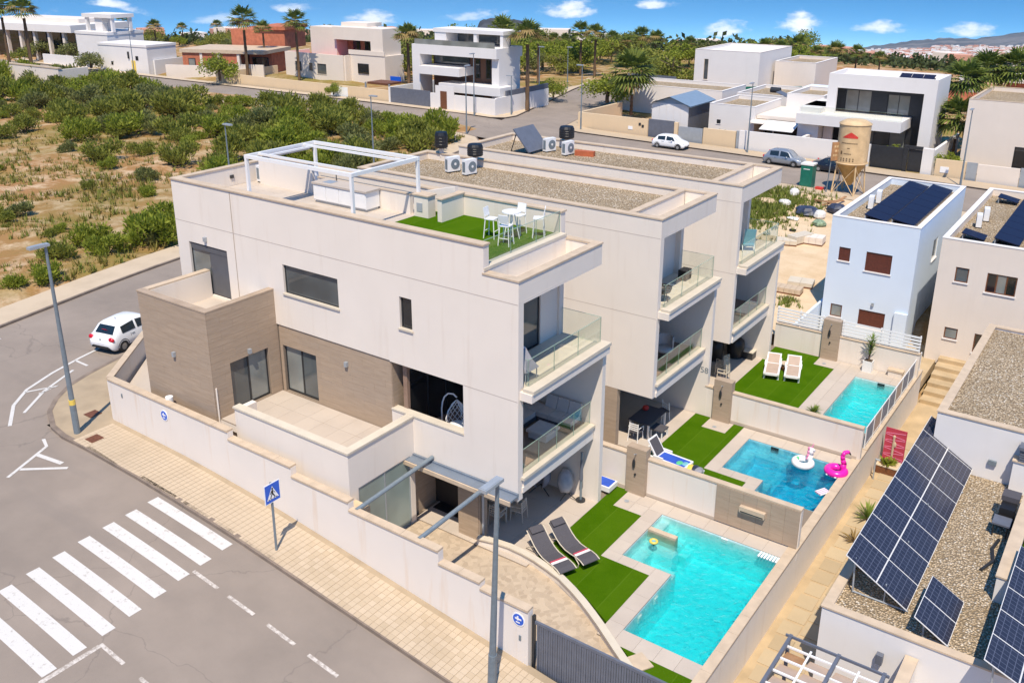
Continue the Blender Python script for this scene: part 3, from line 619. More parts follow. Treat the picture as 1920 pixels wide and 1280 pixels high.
lawn('lawn', '', [(4.9, -1.6), (7.78, -1.6), (7.78, -3.6), (7.3, -3.0), (6.6, -2.55), (5.4, -1.72)][::-1] if False else [(5.2, -1.6), (5.5, -1.78), (6.6, -2.5), (7.2, -3.6), (7.78, -3.6), (7.78, -1.6)], .02)
tag(MB().obox((6.0, -2.0, .06), (.3, -.17, 0), (.2, .35, 0), (0, 0, .02)).build('timber_board', M['coping']), 'loose pale board lying on the small lawn corner behind the gate', 'board')
def inset(poly, d):
    n = len(poly); A = sum(poly[i][0]*poly[(i+1) % n][1]-poly[(i+1) % n][0]*poly[i][1] for i in range(n)); s = 1 if A > 0 else -1; out = []
    for i in range(n):
        p, q, r = Vector(poly[i-1]), Vector(poly[i]), Vector(poly[(i+1) % n]); a = (q-p).normalized(); b = (r-q).normalized(); out.append((q.x+s*d*(-a.y-b.y), q.y+s*d*(a.x+b.x)))
    return out
def pool(name, label, poly, zb, water, tile, parts):
    poly = inset(poly, .012)
    """basin walls and floor, water, coping flush with the deck"""
    t = thing(name, label, 'swimming pool', (sum(p[0] for p in poly)/len(poly), sum(p[1] for p in poly)/len(poly), zb))
    m = MB(); n = len(poly)
    m.face([(x, y, zb) for x, y in poly])
    for i in range(n):
        a, b = poly[i], poly[(i+1) % n]; m.face([(*a, .0), (*b, .0), (*b, zb), (*a, zb)])
    m.build('basin', tile, t)
    if sum(poly[i][0]*poly[(i+1) % n][1]-poly[(i+1) % n][0]*poly[i][1] for i in range(n)) < 0: poly = poly[::-1]
    w = MB().prism(inset(poly, -.004), zb-.03, -.07); w.build('water', water, t)
    return t
P1 = [(2.86, 2.72), (4.87, 2.72), (4.87, -.84), (7.75, -.84), (7.75, 6.0), (2.86, 6.0)]
pl = pool('swimming_pool', 'large turquoise L shaped pool with bench and steps in the nearest garden', P1, -1.45, M['water_cyan'], M['mosaic_pale'], None)
for x, z in ((2.87, -.25), (3.25, -.5), (3.62, -.75), (3.98, -1.0)): child('step', pl, M['mosaic_pale'], (x, x+.36, 5.2, 5.98, -1.44, z))
child('bench', pl, M['mosaic_pale'], (2.88, 4.2, 2.74, 3.25, -1.44, -.5), (2.88, 3.4, 3.25, 4.75, -1.44, -.5), (3.4, 4.2, 4.2, 4.75, -1.44, -.5)); child('divider', pl, M['coping'], (2.88, 4.05, 4.75, 4.98, -1.44, .02))
child('whirlpool_floor', pl, M['mosaic_pale'], (3.4, 4.4, 3.25, 4.2, -1.44, -1.0)); child('ledge', pl, M['mosaic_pale'], (4.2, 4.85, 2.74, 3.15, -1.44, -.3))
for (x, y) in ((4.88, 1.5), (4.88, .3)): child('underwater_lamp', pl, M['white_plastic'], (x, x+.05, y-.12, y+.12, -.42, -.2))
child('skimmer', pl, M['white_plastic'], (5.4, 5.65, 5.95, 5.99, -.25, -.05))
P2 = [(3.33, 10.8), (5.2, 10.8), (5.2, 9.75), (7.9, 9.75), (7.9, 13.92), (3.33, 13.92)]
p2 = pool('swimming_pool', 'deeper blue pool with a square shallow corner in the second garden', P2, -1.5, M['water_blue'], M['mosaic_blue'], None)
child('bench', p2, M['mosaic_blue'], (3.35, 3.9, 10.82, 13.9, -1.49, -.45), (3.9, 5.35, 13.35, 13.9, -1.49, -.45), (3.9, 5.4, 10.82, 11.3, -1.49, -.45)); child('whirlpool_floor', p2, M['mosaic_blue'], (3.9, 5.4, 11.3, 13.35, -1.49, -.9))
child('skimmer', p2, M['dark_frame'], (4.4, 4.75, 13.87, 13.91, -.3, -.04)); child('underwater_lamp', p2, M['white_plastic'], (5.21, 5.26, 10.0, 10.2, -.4, -.2))
P3 = [(5.33, 17.6), (7.9, 17.6), (7.9, 23.68), (5.33, 23.68)]
p3 = pool('swimming_pool', 'turquoise rectangular pool in the farthest garden beside the slatted fence', P3, -1.45, M['water_cyan'], M['mosaic_pale'], None)
child('skimmer', p3, M['dark_frame'], (6.5, 6.85, 23.62, 23.67, -.3, -.04))
for y in (19.6, 21.4): child('underwater_lamp', p3, M['white_plastic'], (5.34, 5.38, y-.12, y+.12, -.4, -.2))
# gardens 2 and 3
d2 = struct(MB().box(-18, .95, 7.05, 14.87, -.5, -.012).box(.95, 2.72, 7.05, 9.7, -.5, -.012).box(.95, 2.72, 13.7, 14.87, -.5, -.012).box(2.72, 3.33, 10.8, 14.87, -.5, -.012).box(3.33, 7.9, 13.92, 14.87, -.5, -.012).box(2.72, 5.2, 7.05, 10.8, -.5, -.012).box(5.2, 7.9, 7.05, 9.75, -.5, -.012).build('garden_deck', M['stone_joint']))
for a in ((-4, .25, 9.9, 14.8, 0, 1.2, 1.2), (1.03, 2.21, 13.72, 14.8, 0, 1.18, 1.08), (2.72, 3.33, 10.25, 14.8, 0, .61, .9), (3.33, 7.9, 13.92, 14.8, 0, .75, .88), (3.33, 5.2, 10.22, 10.8, 0, .62, .58), (4.66, 5.2, 9.2, 10.22, 0, .54, 1.0)): slabs(d2, *a)
lawn('lawn', '', [(.25, 9.0), (4.66, 9.0), (4.66, 10.2), (2.72, 10.25), (2.72, 14.8), (2.22, 14.8), (2.22, 13.7), (1.02, 13.7), (1.02, 14.8), (.25, 14.8)])
d3 = struct(MB().box(-18, .5, 15.1, 25.2, -.5, -.012).box(.5, 4.12, 23.9, 25.2, -.5, -.012).box(.5, 4.12, 15.1, 17, -.5, -.012).box(4.12, 5.33, 15.1, 25.2, -.5, -.012).box(5.33, 7.9, 23.68, 25.2, -.5, -.012).box(5.33, 7.9, 15.1, 17.6, -.5, -.012).build('garden_deck', M['stone_joint']))
for a in ((-3.5, .5, 17.9, 23.2, 0, 1.3, 1.3), (4.12, 5.33, 16, 25.1, 0, .6, 1.3), (5.33, 7.9, 23.68, 25.1, 0, .85, .71), (3.0, 4.12, 23.95, 25.1, 0, 1.1, 1.15)): slabs(d3, *a)
lawn('lawn', '', [(.5, 16.0), (4.12, 16.0), (4.12, 23.9), (3.0, 23.9), (3.0, 25.05), (.45, 25.05), (.45, 23.3), (.5, 22.7)])
# dividing walls with outdoor shower panels
def shower(x, y, z1, label, w=.88):
    t = thing('shower_panel', label, 'shower', (x+w/2, y, 0))
    zt = [0, .62, 1.24, z1]
    for a, b in zip(zt, zt[1:]): child('stone_tile', t, M['stone'], (x, x+w, y-.1, y+.30, a+.004, b-.004))
    MB().ball((x+w*.42, y-.16, z1*.68), .07, .05, .22).build('shower_handle', M['dark_frame'], t, smooth=True); MB().tube((x+w*.5, y-.11, z1*.45), (x+w*.5, y-.17, z1*.45), .045).build('tap', M['dark_frame'], t); MB().tube((x+w*.5, y-.09, z1-.25), (x+w*.5, y-.3, z1-.18), .02).build('spout', M['grey_light_metal'], t)
    MB().tube((x+w*.5, y-.75, .022), (x+w*.5, y-.75, .03), .1, 12).build('drain', M['grey_light_metal'], t)
w1 = thing('garden_wall', 'white wall between the first and second pools with a stone clad panel', 'wall', (3, 6.95, 0))
coped_wall(w1, 'x', 6.85, .22, -6, 8.05, -.5, 1.72)
for k in range(6):
    for a, b in ((.05, .55), (.55, 1.1), (1.1, 1.64)): child('stone_tile', w1, M['stone'], (4.72+k*.55+.003, 4.72+(k+1)*.55-.003, 6.8, 6.86, a+.003, b-.003))
sp = thing('wall_spout', 'cream stone water spout block on the clad wall above the first pool', 'spout', (6.2, 6.75, 1)); child('block', sp, M['coping'], (5.75, 6.75, 6.62, 6.8, .9, 1.14)); child('outlet', sp, M['dark_frame'], (5.8, 6.7, 6.615, 6.62, .92, .97))
for a, b in ((-6, .8), (1.7, 4.7)): child('skirting', w1, M['deck'], (a, b, 6.835, 6.851, 0, .14))
shower(.82, 6.74, 2.15, 'taupe stone shower panel beside the white wall at the first lawn')
w2 = thing('garden_wall', 'white wall with cream coping between the second and third pools', 'wall', (3, 15, 0))
coped_wall(w2, 'x', 14.87, .22, .6, 8.05, -.5, 1.6); child('skirting', w2, M['deck'], (2.0, 7.9, 14.855, 14.871, 0, .16))
shower(1.12, 14.78, 2.15, 'taupe stone shower panel in front of the second dividing wall')
w3 = thing('boundary_wall', 'cream wall topped by white horizontal slat fencing behind the third pool', 'fence', (4, 25.2, 0))
coped_wall(w3, 'x', 25.15, .22, .3, 8.05, -.6, 1.45, M['plaster'])
for a, b in ((.3, 2.95), (3.95, 8.0)):
    for k in range(5): child('fence_slat', w3, M['white_paint'], (a, b, 25.2+.02, 25.25, 1.54+k*.18, 1.54+k*.18+.105))
    for x in (a+.05, (a+b)/2, b-.05): child('fence_post', w3, M['white_paint'], (x-.03, x+.03, 25.255, 25.30, 1.45, 2.42))
shower(3.0, 25.06, 2.35, 'taupe stone shower panel set into the slatted fence of the third garden', .92)
# long retaining wall along the lane, flush with the pool edge, railing by the third pool
w4 = thing('retaining_wall', 'long white retaining wall with cream coping between the pools and the sunken lane', 'wall', (7.95, 10, -2))
MB().wall('y', 7.76, .28, -4.2, 26.6, -2.6, -.05).build('wall', M['plaster'], w4)
for k in range(29):
    y0 = -4.2+k*1.06; z = .03 if y0 < 15 else .06
    child('coping_stone', w4, M['coping'], (7.72, 8.08, y0+.004, y0+1.056, -.05, z))
rl = thing('railing', 'white panel railing on the retaining wall beside the third pool', 'railing', (7.95, 21, .05))
for k in range(9):
    y = 16.0+k*1.28; child('post', rl, M['white_paint'], (7.9, 7.95, y-.03, y+.03, .05, 1.15))
    if k < 8:
        child('rail', rl, M['white_paint'], (7.91, 7.94, y+.03, y+1.25, 1.08, 1.14)); child('rail', rl, M['white_paint'], (7.91, 7.94, y+.03, y+1.25, .16, .22)); child('screen', rl, M['taupe_sling'] if k % 3 == 1 else M['grey_cover'], (7.915, 7.93, y+.06, y+1.22, .22, 1.08))
# sunken lane
ln = struct(MB().box(8.0, 16, -4, 33, -2.6, -2.0).build('lane', M['alley']))
for k in range(26):
    y = -2+k*.92
    for x0, x1 in ((8.35, 9.05), (9.1, 9.85)):
        if random.random() < .88: child('lane_slab', ln, M['slab'], (x0+random.uniform(-.05, .05), x1+random.uniform(-.05, .03), y+(0 if x0 < 9 else .35), y+.8+(0 if x0 < 9 else .35), -2.0, -1.975))
st = thing('stair', 'cream concrete steps at the far end of the sunken lane', 'stairs', (9, 29, -2))
for k in range(7): child('step', st, M['alley'], (8.1, 10.6, 26.8+k*.75, 33.2, -2+k*.22, -2+(k+1)*.22))
# ================================================================ TERRACE HOUSES
def window(parent, axis, c, u0, u1, z0, z1, out=-1, nx=2, frame=M['dark_frame'], pane=M['window'], sill=True, fw=.06, name='window', sillm=M['ledge'], rec=.16, wdt=.06):
    """frame set back in the reveal, one pane per leaf, sill in front. out: -1/+1 = side that faces outdoors"""
    m = MB(); a = c-out*rec; b = a+out*wdt
    def bx(p, q, r, s):
        m.box(p, q, min(a, b), max(a, b), r, s) if axis == 'x' else m.box(min(a, b), max(a, b), p, q, r, s)
    bx(u0, u1, z1-fw, z1); bx(u0, u1, z0, z0+fw); bx(u0, u0+fw, z0+fw, z1-fw); bx(u1-fw, u1, z0+fw, z1-fw)
    L = (u1-u0)/nx
    for k in range(1, nx): bx(u0+k*L-fw*.6, u0+k*L+fw*.6, z0+fw, z1-fw)
    w = m.build(name, frame, parent)
    pm = (a+b)/2
    for k in range(nx):
        p, q = u0+k*L+fw*.6, u0+(k+1)*L-fw*.6; g = MB()
        g.box(p, q, pm-.008, pm+.008, z0+fw, z1-fw) if axis == 'x' else g.box(pm-.008, pm+.008, p, q, z0+fw, z1-fw)
        pk = pane[k % len(pane)] if isinstance(pane, list) else pane
        g.build('pane', pk, w)
    if sill:
        g = MB(); s0, s1 = c+out*.06, b
        g.box(u0-.05, u1+.05, min(s0, s1), max(s0, s1), z0-.06, z0+.005) if axis == 'x' else g.box(min(s0, s1), max(s0, s1), u0-.05, u1+.05, z0-.06, z0+.005)
        g.build('sill', sillm, w)
    return w
def wall_lamp(parent, x, y, z, axis='x', out=-1):
    m = MB()
    if axis == 'x': m.box(x-.07, x+.07, y+out*.12, y+out*.003, z-.1, z+.1)
    else: m.box(x+out*.003, x+out*.12, y-.07, y+.07, z-.1, z+.1)
    return m.build('wall_lamp', M['grey_light_metal'], parent)
def rail_panel(parent, p, q, z0, z1, t=.012):
    """one pane of frameless railing glass from p to q (x, y) with a visible polished edge"""
    p, q = Vector(p), Vector(q); d = (q-p).normalized(); n = Vector((-d.y, d.x))*t
    g = MB().prism([p-n, q-n, q+n, p+n], z0, z1).build('glass_panel', M['rail_glass'], parent)
    MB().prism([p-n, q-n, q+n, p+n], z1, z1+.012).prism([q-n-d*.008, q-n, q+n, q+n-d*.008], z0, z1-.002).build('glass_edge', M['rail_edge'], g)
def clad(parent, axis, c, out, u0, u1, z0, z1, holes=(), tw=1.2, th=.3, t=.03):
    """stone tiles fixed on a wall, courses offset by half a tile, tiles cut round the openings"""
    nz = max(1, round((z1-z0)/th)); hh = (z1-z0)/nz
    for j in range(nz):
        a, b = z0+j*hh, z0+(j+1)*hh; u = u0-(tw/2 if j % 2 else 0)
        while u < u1-.02:
            p, q = max(u, u0), min(u+tw, u1); u += tw
            segs = [(p, q, a, b)]
            for h in holes:
                ns = []
                for (p2, q2, a2, b2) in segs:
                    if q2 <= h[0] or p2 >= h[1] or b2 <= h[2] or a2 >= h[3]: ns.append((p2, q2, a2, b2)); continue
                    if p2 < h[0]: ns.append((p2, h[0], a2, b2))
                    if q2 > h[1]: ns.append((h[1], q2, a2, b2))
                    p3, q3 = max(p2, h[0]), min(q2, h[1])
                    if a2 < h[2]: ns.append((p3, q3, a2, h[2]))
                    if b2 > h[3]: ns.append((p3, q3, h[3], b2))
                segs = ns
            for (p2, q2, a2, b2) in segs:
                if q2-p2 < .03 or b2-a2 < .03: continue
                o = out*(t+random.uniform(0, .002)); lo, hi = min(c+out*.003, c+o), max(c+out*.003, c+o)
                e = .0025; child('stone_tile', parent, M['stone'], (p2+e, q2-e, lo, hi, a2+e, b2-e) if axis == 'x' else (lo, hi, p2+e, q2-e, a2+e, b2-e))
M['joint_grey'] = plain('joint_strip_grey', (.52, .45, .40), .9)  # darker plaster tone for the movement joint strips
def front_end(h, X, Y, w, zt, zl, top=True):
    """balcony end of a terrace house: canopy frame, two ledges with glass, fin wall. zl = shift of the lower ledges"""
    r = Y+w
    # canopy
    MB().box(X-.3, X, Y+.3, r, zt-.88, zt-.06).box(X-1.45, X-.3, r-.25, r, zt-.88, zt-.06).box(X-1.45, X-.3, Y+.3, r-.25, zt-.88, zt-.72).build('canopy', M['plaster'], h)
    MB().box(X-.33, X+.03, Y-.03, r+.03, zt-.06, zt).box(X-1.5, X-.33, r-.28, r+.03, zt-.06, zt).box(X-1.5, X-.33, Y-.03, Y+.33, zt-.06, zt).build('coping', M['coping'], h)
    child('movement_joint', h, M['plaster_beige'], (X, X+.003, Y+.02, r-.02, zt-.80, zt-.785))
    # upper back wall with a sliding door
    MB().wall('y', X-1.95, .2, Y+.3, r, 6.9+zl, zt-.88, [(Y+.75, Y+3.95, 6.9+zl, 9.25+zl)]).build('back_wall', M['plaster'], h)
    window(h, 'y', X-1.75, Y+.75, Y+3.95, 6.95+zl, 9.25+zl, 1, 2, pane=[M['window_pale'], M['window']], sill=False, name='sliding_door', rec=.12)
    wall_lamp(h, X-1.75, Y+4.55, 9.1+zl, 'y', 1)
    # upper ledge, floor, glass
    MB().box(X-1.75, X+.5, Y+.25, r, 6.62+zl, 6.93+zl).build('balcony_slab', M['plaster'], h)
    child('ledge', h, M['ledge'], (X+.08, X+.54, Y+.15, r+.04, 6.93+zl, 7.06+zl))
    child('balcony_floor', h, M['ledge'], (X-1.75, X+.08, Y+.3, r, 6.93+zl, 6.96+zl))
    MB().box(X, X+.5, Y+.1, Y+.25, 6.62+zl, 6.93+zl).build('ledge_return', M['plaster'], h)
    gx = X+.14; n = 3; L = (w-.55)/n
    for k in range(n): rail_panel(h, (gx, Y+.42+k*L), (gx, Y+.42+(k+1)*L-.02), 7.06+zl, 8.05+zl)
    rail_panel(h, (X+.01, Y+.42), (gx-.02, Y+.42), 7.06+zl, 8.05+zl); rail_panel(h, (X-1.7, r-.1), (gx-.02, r-.1), 6.96+zl, 8.05+zl)
    # loggia of the middle floor
    MB().box(X-5.6, X+.06, Y+.3, r-.25, 3.1+zl, 3.4+zl).build('loggia_slab', M['plaster'], h)
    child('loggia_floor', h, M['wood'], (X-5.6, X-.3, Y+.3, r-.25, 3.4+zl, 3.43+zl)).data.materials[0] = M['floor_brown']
    child('ledge', h, M['ledge'], (X-.28, X+.14, Y+.2, r-.3, 3.42+zl, 3.53+zl))
    MB().box(X-.26, X+.06, Y+.25, r-.3, 2.88+zl, 3.1+zl).build('ledge_beam', M['plaster'], h)
    n = 4; L = (w-.6)/n
    for k in range(n): rail_panel(h, (X-.1, Y+.28+k*L), (X-.1, Y+.28+(k+1)*L-.02), 3.53+zl, 4.5+zl)
    # fin wall on the far side, loggia ceiling
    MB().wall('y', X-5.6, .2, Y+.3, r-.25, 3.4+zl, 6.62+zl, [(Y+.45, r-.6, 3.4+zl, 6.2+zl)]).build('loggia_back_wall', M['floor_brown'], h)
    window(h, 'y', X-5.4, Y+.45, r-.6, 3.42+zl, 6.2+zl, 1, 4, pane=M['window_dark'], sill=False, name='folding_door', rec=.1)
    MB().wall('x', r-.25, .25, X-18.0, X+.35, -.3, 6.62+zl, []).build('fin_wall', M['plaster'], h)
    child('loggia_ceiling', h, M['plaster2'], (X-5.6, X, Y+.3, r-.25, 6.5+zl, 6.62+zl))
    child('terrace_ceiling', h, M['plaster2'], (X-5.6, X-.26, Y+.3, r-.25, 3.0+zl, 3.1+zl))
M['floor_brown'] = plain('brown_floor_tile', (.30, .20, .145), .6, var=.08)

# ---- the near house
h1 = thing('terraced_house', 'large white house with stone clad corner box and green roof terrace nearest the crossing', 'house', (-9, 2.7, 0))
ZT = 11.0
holes = [(-11.69, -8.55, 8.1, 9.34), (-5.36, -4.76, 8.08, 9.32), (-17.8, -15.2, 7.0, 9.25), (-5.97, -2.42, 4.53, 6.56), (-20, -5.97, 2.8, 6.6)]
MB().wall('x', 0, .3, -18.6, 0, 2.9, 10.94, holes).wall('x', 0, .3, -18.6, -1.45, 10.94, 11.94).build('facade_wall', M['plaster'], h1)
window(h1, 'x', 0, -11.69, -8.55, 8.1, 9.34, -1, 1, fw=.05, pane=M['window'])
window(h1, 'x', 0, -5.36, -4.76, 8.08, 9.32, -1, 1, pane=M['window_dark'])
dd = window(h1, 'x', 0, -17.8, -15.2, 7.0, 9.25, -1, 2, pane=[M['window_pale'], M['shutter_grey']], sill=False, name='terrace_door'); child('shutter_box', dd, M['shutter_grey'], (-17.74, -15.26, .05, .09, 8.95, 9.2)); child('shutter', dd, M['shutter_grey'], (-16.48, -15.26, .07, .1, 7.06, 8.95))
wall_lamp(h1, -16.55, 0, 9.55)
child('movement_joint', h1, M['joint_grey'], (-18.58, -.02, -.004, -.001, 10.13, 10.155)); child('movement_joint', h1, M['stone'], (-14.65, -14.61, -.004, -.001, 6.62, 10.12), (-14.65, -14.61, -.004, -.001, 10.16, 11.9)); child('movement_joint', h1, M['joint_grey'], (-2.4, -.02, -.004, -.001, 6.55, 6.575))
child('parapet_coping', h1, M['coping'], (-18.63, -1.42, -.04, .34, 11.94, 12.0)); 
child('movement_joint', h1, M['stone'], (-18.6, -1.44, -.043, -.041, 11.93, 11.955))
# stone wall of the ground terrace, slightly behind the white storey
gh = [(-12.15, -10.15, 3.55, 5.68)]
MB().wall('x', .08, .25, -12.4, -5.97, 2.9, 6.6, gh).wall('y', -5.97, -.25, .33, .9, 2.9, 6.55).build('stone_wall_core', M['stone_joint'], h1)
clad(h1, 'x', .08, -1, -12.3, -5.97, 3.5, 6.59, gh); clad(h1, 'y', -5.97, 1, .06, .9, 3.5, 6.5)
window(h1, 'x', .08, -12.15, -10.15, 3.58, 5.68, -1, 2, pane=[M['window_pale'], M['window']], sill=False, name='terrace_door')
wall_lamp(h1, -8.35, .05, 5.8)
# clad corner box with a roof terrace
bh = [(-2.5, -.55, 3.55, 5.7)]
MB().wall('x', -3.37, .25, -16.8, -12.4, 2.4, 8.1).wall('y', -12.65, .25, -3.12, .05, 2.4, 8.1, bh).wall('y', -16.8, .25, -3.12, 0, 2.4, 8.1).box(-16.55, -12.65, -3.12, 0, 6.7, 6.88).build('box_wall', M['stone_joint'], h1)
clad(h1, 'x', -3.37, -1, -16.8, -12.37, 2.9, 8.1); clad(h1, 'y', -12.4, 1, -3.37, .05, 2.9, 8.1, bh); clad(h1, 'y', -16.8, -1, -3.37, 0, 2.9, 8.1)
window(h1, 'y', -12.4, -2.5, -.55, 3.58, 5.7, 1, 2, pane=[M['window'], M['window_pale']], sill=False, name='terrace_door')
MB().wall('x', -.2, .2, -20.6, -16.8, 1.4, 7.9).build('side_wall', M['plaster'], h1) if False else None
child('terrace_floor', h1, M['deck'], (-16.55, -12.65, -3.12, 0, 6.88, 6.9)); child('box_coping', h1, M['stone'], (-16.84, -12.36, -3.42, -3.1, 8.1, 8.16), (-12.68, -12.36, -3.1, .0, 8.1, 8.16)); child('box_coping', h1, M['coping'], (-16.84, -16.52, -3.1, .0, 8.1, 8.16))
child('inner_plaster', h1, M['plaster'], (-16.549, -16.5, -3.1, 0, 6.9, 8.09), (-16.5, -12.66, -3.119, -3.09, 6.9, 8.09))
wall_lamp(h1, -14.68, -3.4, 5.84); wall_lamp(h1, -12.37, -1.53, 5.9, 'y', 1)
MB().tube((-12.36, -3.28, 2.9), (-12.36, -3.28, 4.9), .035).build('downpipe', M['plaster'], h1)
# upper ground terrace over the sunken forecourt
MB().wall('x', -3.48, .25, -11.05, -4.9, .0, 4.5).wall('y', -5.15, .25, -3.23, 0, -.3, 4.5, [(-3.05, -.25, -.05, 2.95)]).wall('y', -11.05, .25, -3.23, -2.6, 2.5, 4.5).build('terrace_wall', M['plaster'], h1)
child('terrace_slab', h1, M['plaster'], (-12.4, -5.15, -3.23, .08, 3.2, 3.5))
tf = child('terrace_floor', h1, M['stone_joint'], (-12.4, -5.15, -3.23, .08, 3.5, 3.515))
for i in range(8):
    for j in range(3): child('floor_tile', tf, M['deck'], (-12.35+i*.9+.004, -12.35+(i+1)*.9-.004, -3.2+j*1.07+.004, -3.2+(j+1)*1.07-.004, 3.515, 3.532))
child('terrace_coping', h1, M['ledge'], (-11.1, -4.85, -3.53, -3.18, 4.5, 4.58), (-5.2, -4.85, -3.18, .0, 4.5, 4.58)); child('porch_coping', h1, M['ledge'], (-5.97, -2.42, -.03, .33, 4.53, 4.6))
window(h1, 'y', -4.9, -3.05, -.25, -.05, 2.95, 1, 2, pane=M['frosted'], frame=M['grey_light_metal'], sill=False, name='frosted_window', fw=.05, rec=.08)
# other walls, roof terrace
MB().wall('y', -18.6, .3, .3, 5.45, 1.2, 11.94).wall('x', 5.15, .3, -18.3, -6.4, 6.62, 11.94).wall('x', 5.15, .3, -6.4, -1.66, 6.62, 11.94).wall('x', 5.15, .3, -18.3, -6.4, 0, 6.62).build('end_wall', M['plaster'], h1)
child('parapet_coping', h1, M['coping'], (-18.63, -18.27, .34, 5.49, 11.94, 12.0)); child('parapet_coping', h1, M['coping'], (-18.27, -1.62, 5.11, 5.49, 11.94, 12.0))
child('roof_slab', h1, M['plaster'], (-18.3, -1.5, .3, 5.15, 10.3, 11.06))
rf = child('roof_floor', h1, M['stone_joint'], (-18.3, -7.95, .3, 5.15, 11.06, 11.075))
for i in range(11):
    for j in range(5): child('floor_tile', rf, M['deck'], (-18.28+i*.94+.004, -18.28+(i+1)*.94-.004, .32+j*.96+.004, .32+(j+1)*.96-.004, 11.075, 11.09))
child('roof_turf', h1, M['turf'], (-7.9, -1.85, .35, 5.13, 11.06, 11.12))
child('roof_ledge', h1, M['ledge'], (-1.85, -1.42, .02, 5.2, 11.06, 11.16)); MB().wall('y', -1.5, .06, .3, 5.2, 10.28, 11.06).build('gutter_wall', M['plaster'], h1)
for k in range(3): rail_panel(h1, (-1.7, .35+k*1.6), (-1.7, .35+(k+1)*1.6-.02), 11.16, 12.0)
# walls on the roof: screen behind the kitchen, stair enclosure
MB().wall('x', 4.05, .22, -17.6, -14.05, 11.09, 12.42).build('roof_screen_wall', M['plaster'], h1); child('screen_coping', h1, M['coping'], (-17.63, -14.02, 4.02, 4.3, 12.42, 12.47))
MB().wall('x', 4.0, .2, -13.6, -8.25, 11.09, 11.92).build('roof_screen_wall', M['plaster'], h1); child('screen_coping', h1, M['coping'], (-13.63, -8.22, 3.97, 4.23, 11.92, 11.97))
MB().box(-7.9, -7.15, 3.85, 4.3, 11.09, 12.0).build('meter_pier', M['plaster'], h1); child('meter_box', h1, M['grey_light_metal'], (-7.75, -7.45, 3.83, 3.85, 11.35, 11.7)); child('pier_coping', h1, M['coping'], (-7.95, -7.1, 3.8, 4.35, 12.0, 12.05))
MB().wall('y', -6.55, .22, 3.72, 5.15, 11.09, 12.03).build('stair_wall', M['plaster'], h1); child('stair_coping', h1, M['coping'], (-6.6, -6.28, 3.68, 5.15, 12.03, 12.08))
MB().prism([(-8.2, 4.9), (-6.6, 4.9), (-6.6, 5.1), (-8.2, 5.1)], 11.09, lambda x, y: 11.9 if x < -7 else 12.3).build('stair_wall', M['plaster'], h1)
child('roof_socket', h1, M['dark_frame'], (-18.29, -18.25, 2.9, 3.1, 11.45, 11.6))
front_end(h1, 0, 0, 5.45, ZT, 0.0)
# ground floor entrance under the storey above
child('ground_soffit', h1, M['plaster'], (-5.1, -.0, .0, .3, 2.62, 2.9))
clad(h1, 'y', -5.2, 1, .05, 1.6, -.1, 2.62, (), 1.6, .6, .05); clad(h1, 'x', .1, -1, -5.45, -5.15, -.1, 2.62, (), .4, .6, .05)
pb = child('entrance_pillar', h1, M['stone_joint'], (-2.98, -2.02, .32, .78, -.1, 2.62)); clad(h1, 'x', .32, -1, -2.98, -2.02, -.1, 2.62, (), .96, .9, .05); clad(h1, 'y', -2.02, 1, .3, .8, -.1, 2.62, (), .5, .9, .04)
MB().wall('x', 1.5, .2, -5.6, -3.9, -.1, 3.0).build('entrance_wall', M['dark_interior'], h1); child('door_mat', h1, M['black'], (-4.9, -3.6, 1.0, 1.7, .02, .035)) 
MB().wall('y', -5.6, .2, .3, 5.2, -.1, 3.0, [(1.9, 4.6, .0, 2.3)]).build('ground_back_wall', M['plaster'], h1); window(h1, 'y', -5.4, 1.9, 4.6, .02, 2.3, 1, 3, pane=M['window_dark'], sill=False, name='sliding_door')
MB().tube((-1.9, .42, 0), (-1.9, .42, 2.62), .05).build('slim_post', M['grey_light_metal'], h1); MB().tube((-5.0, -.05, 0), (-5.0, -.05, 2.62), .05).build('slim_post', M['grey_light_metal'], h1)

# ---- second and third houses
def row_house(X, Y, w, zt, zl, label, gx0, sill):
    h = thing('terraced_house', label, 'house', (X-8, Y+w/2, 0)); x0 = -16.8; r = Y+w
    MB().wall('x', Y, .3, x0, X, 2.9+zl, zt-.06).build('facade_wall', M['plaster'], h)
    MB().wall('x', r-.3, .3, x0, X-1.5, 6.62+zl, zt-.06).wall('y', x0, .3, Y+.3, r-.3, .5, zt-.06).wall('y', X-1.55, .1, Y+.3, r-.3, zt-.7, zt-.06).build('parapet_wall', M['plaster'], h)
    child('parapet_coping', h, M['coping'], (x0-.03, X-1.5, Y-.03, Y+.34, zt-.06, zt)); child('parapet_coping', h, M['coping'], (x0-.03, X-1.5, r-.34, r+.03, zt-.06, zt)); child('parapet_coping', h, M['coping'], (x0-.03, x0+.33, Y+.34, r-.34, zt-.06, zt)); child('parapet_coping', h, M['coping'], (X-1.75, X-1.42, Y+.34, r-.34, zt-.06, zt+.001))
    child('gravel_roof', h, M['gravel'], (x0+.3, X-1.55, Y+.3, r-.3, zt-.9, zt-.42)); child('roof_slab', h, M['plaster'], (x0+.3, X-1.55, Y+.3, r-.3, zt-1.2, zt-.9))
    for z in (zt-.86, 6.6+zl): child('movement_joint', h, M['joint_grey'], (x0, X-.02, Y-.004, Y-.001, z, z+.02))
    front_end(h, X, Y, w, zt, zl)
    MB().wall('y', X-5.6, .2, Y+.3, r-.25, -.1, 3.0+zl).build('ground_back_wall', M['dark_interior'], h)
    MB().wall('x', Y+.02, .24, x0, X-1.75, -.3, 2.9+zl).build('ground_wall', M['stone_joint'], h); clad(h, 'x', Y+.02, -1, X-6.5, X-1.72, -.1, 2.88+zl, (), 1.2, .6); clad(h, 'y', X-1.75, 1, Y-.01, Y+.28, -.1, 2.88+zl, (), .4, 1.2)
    return h
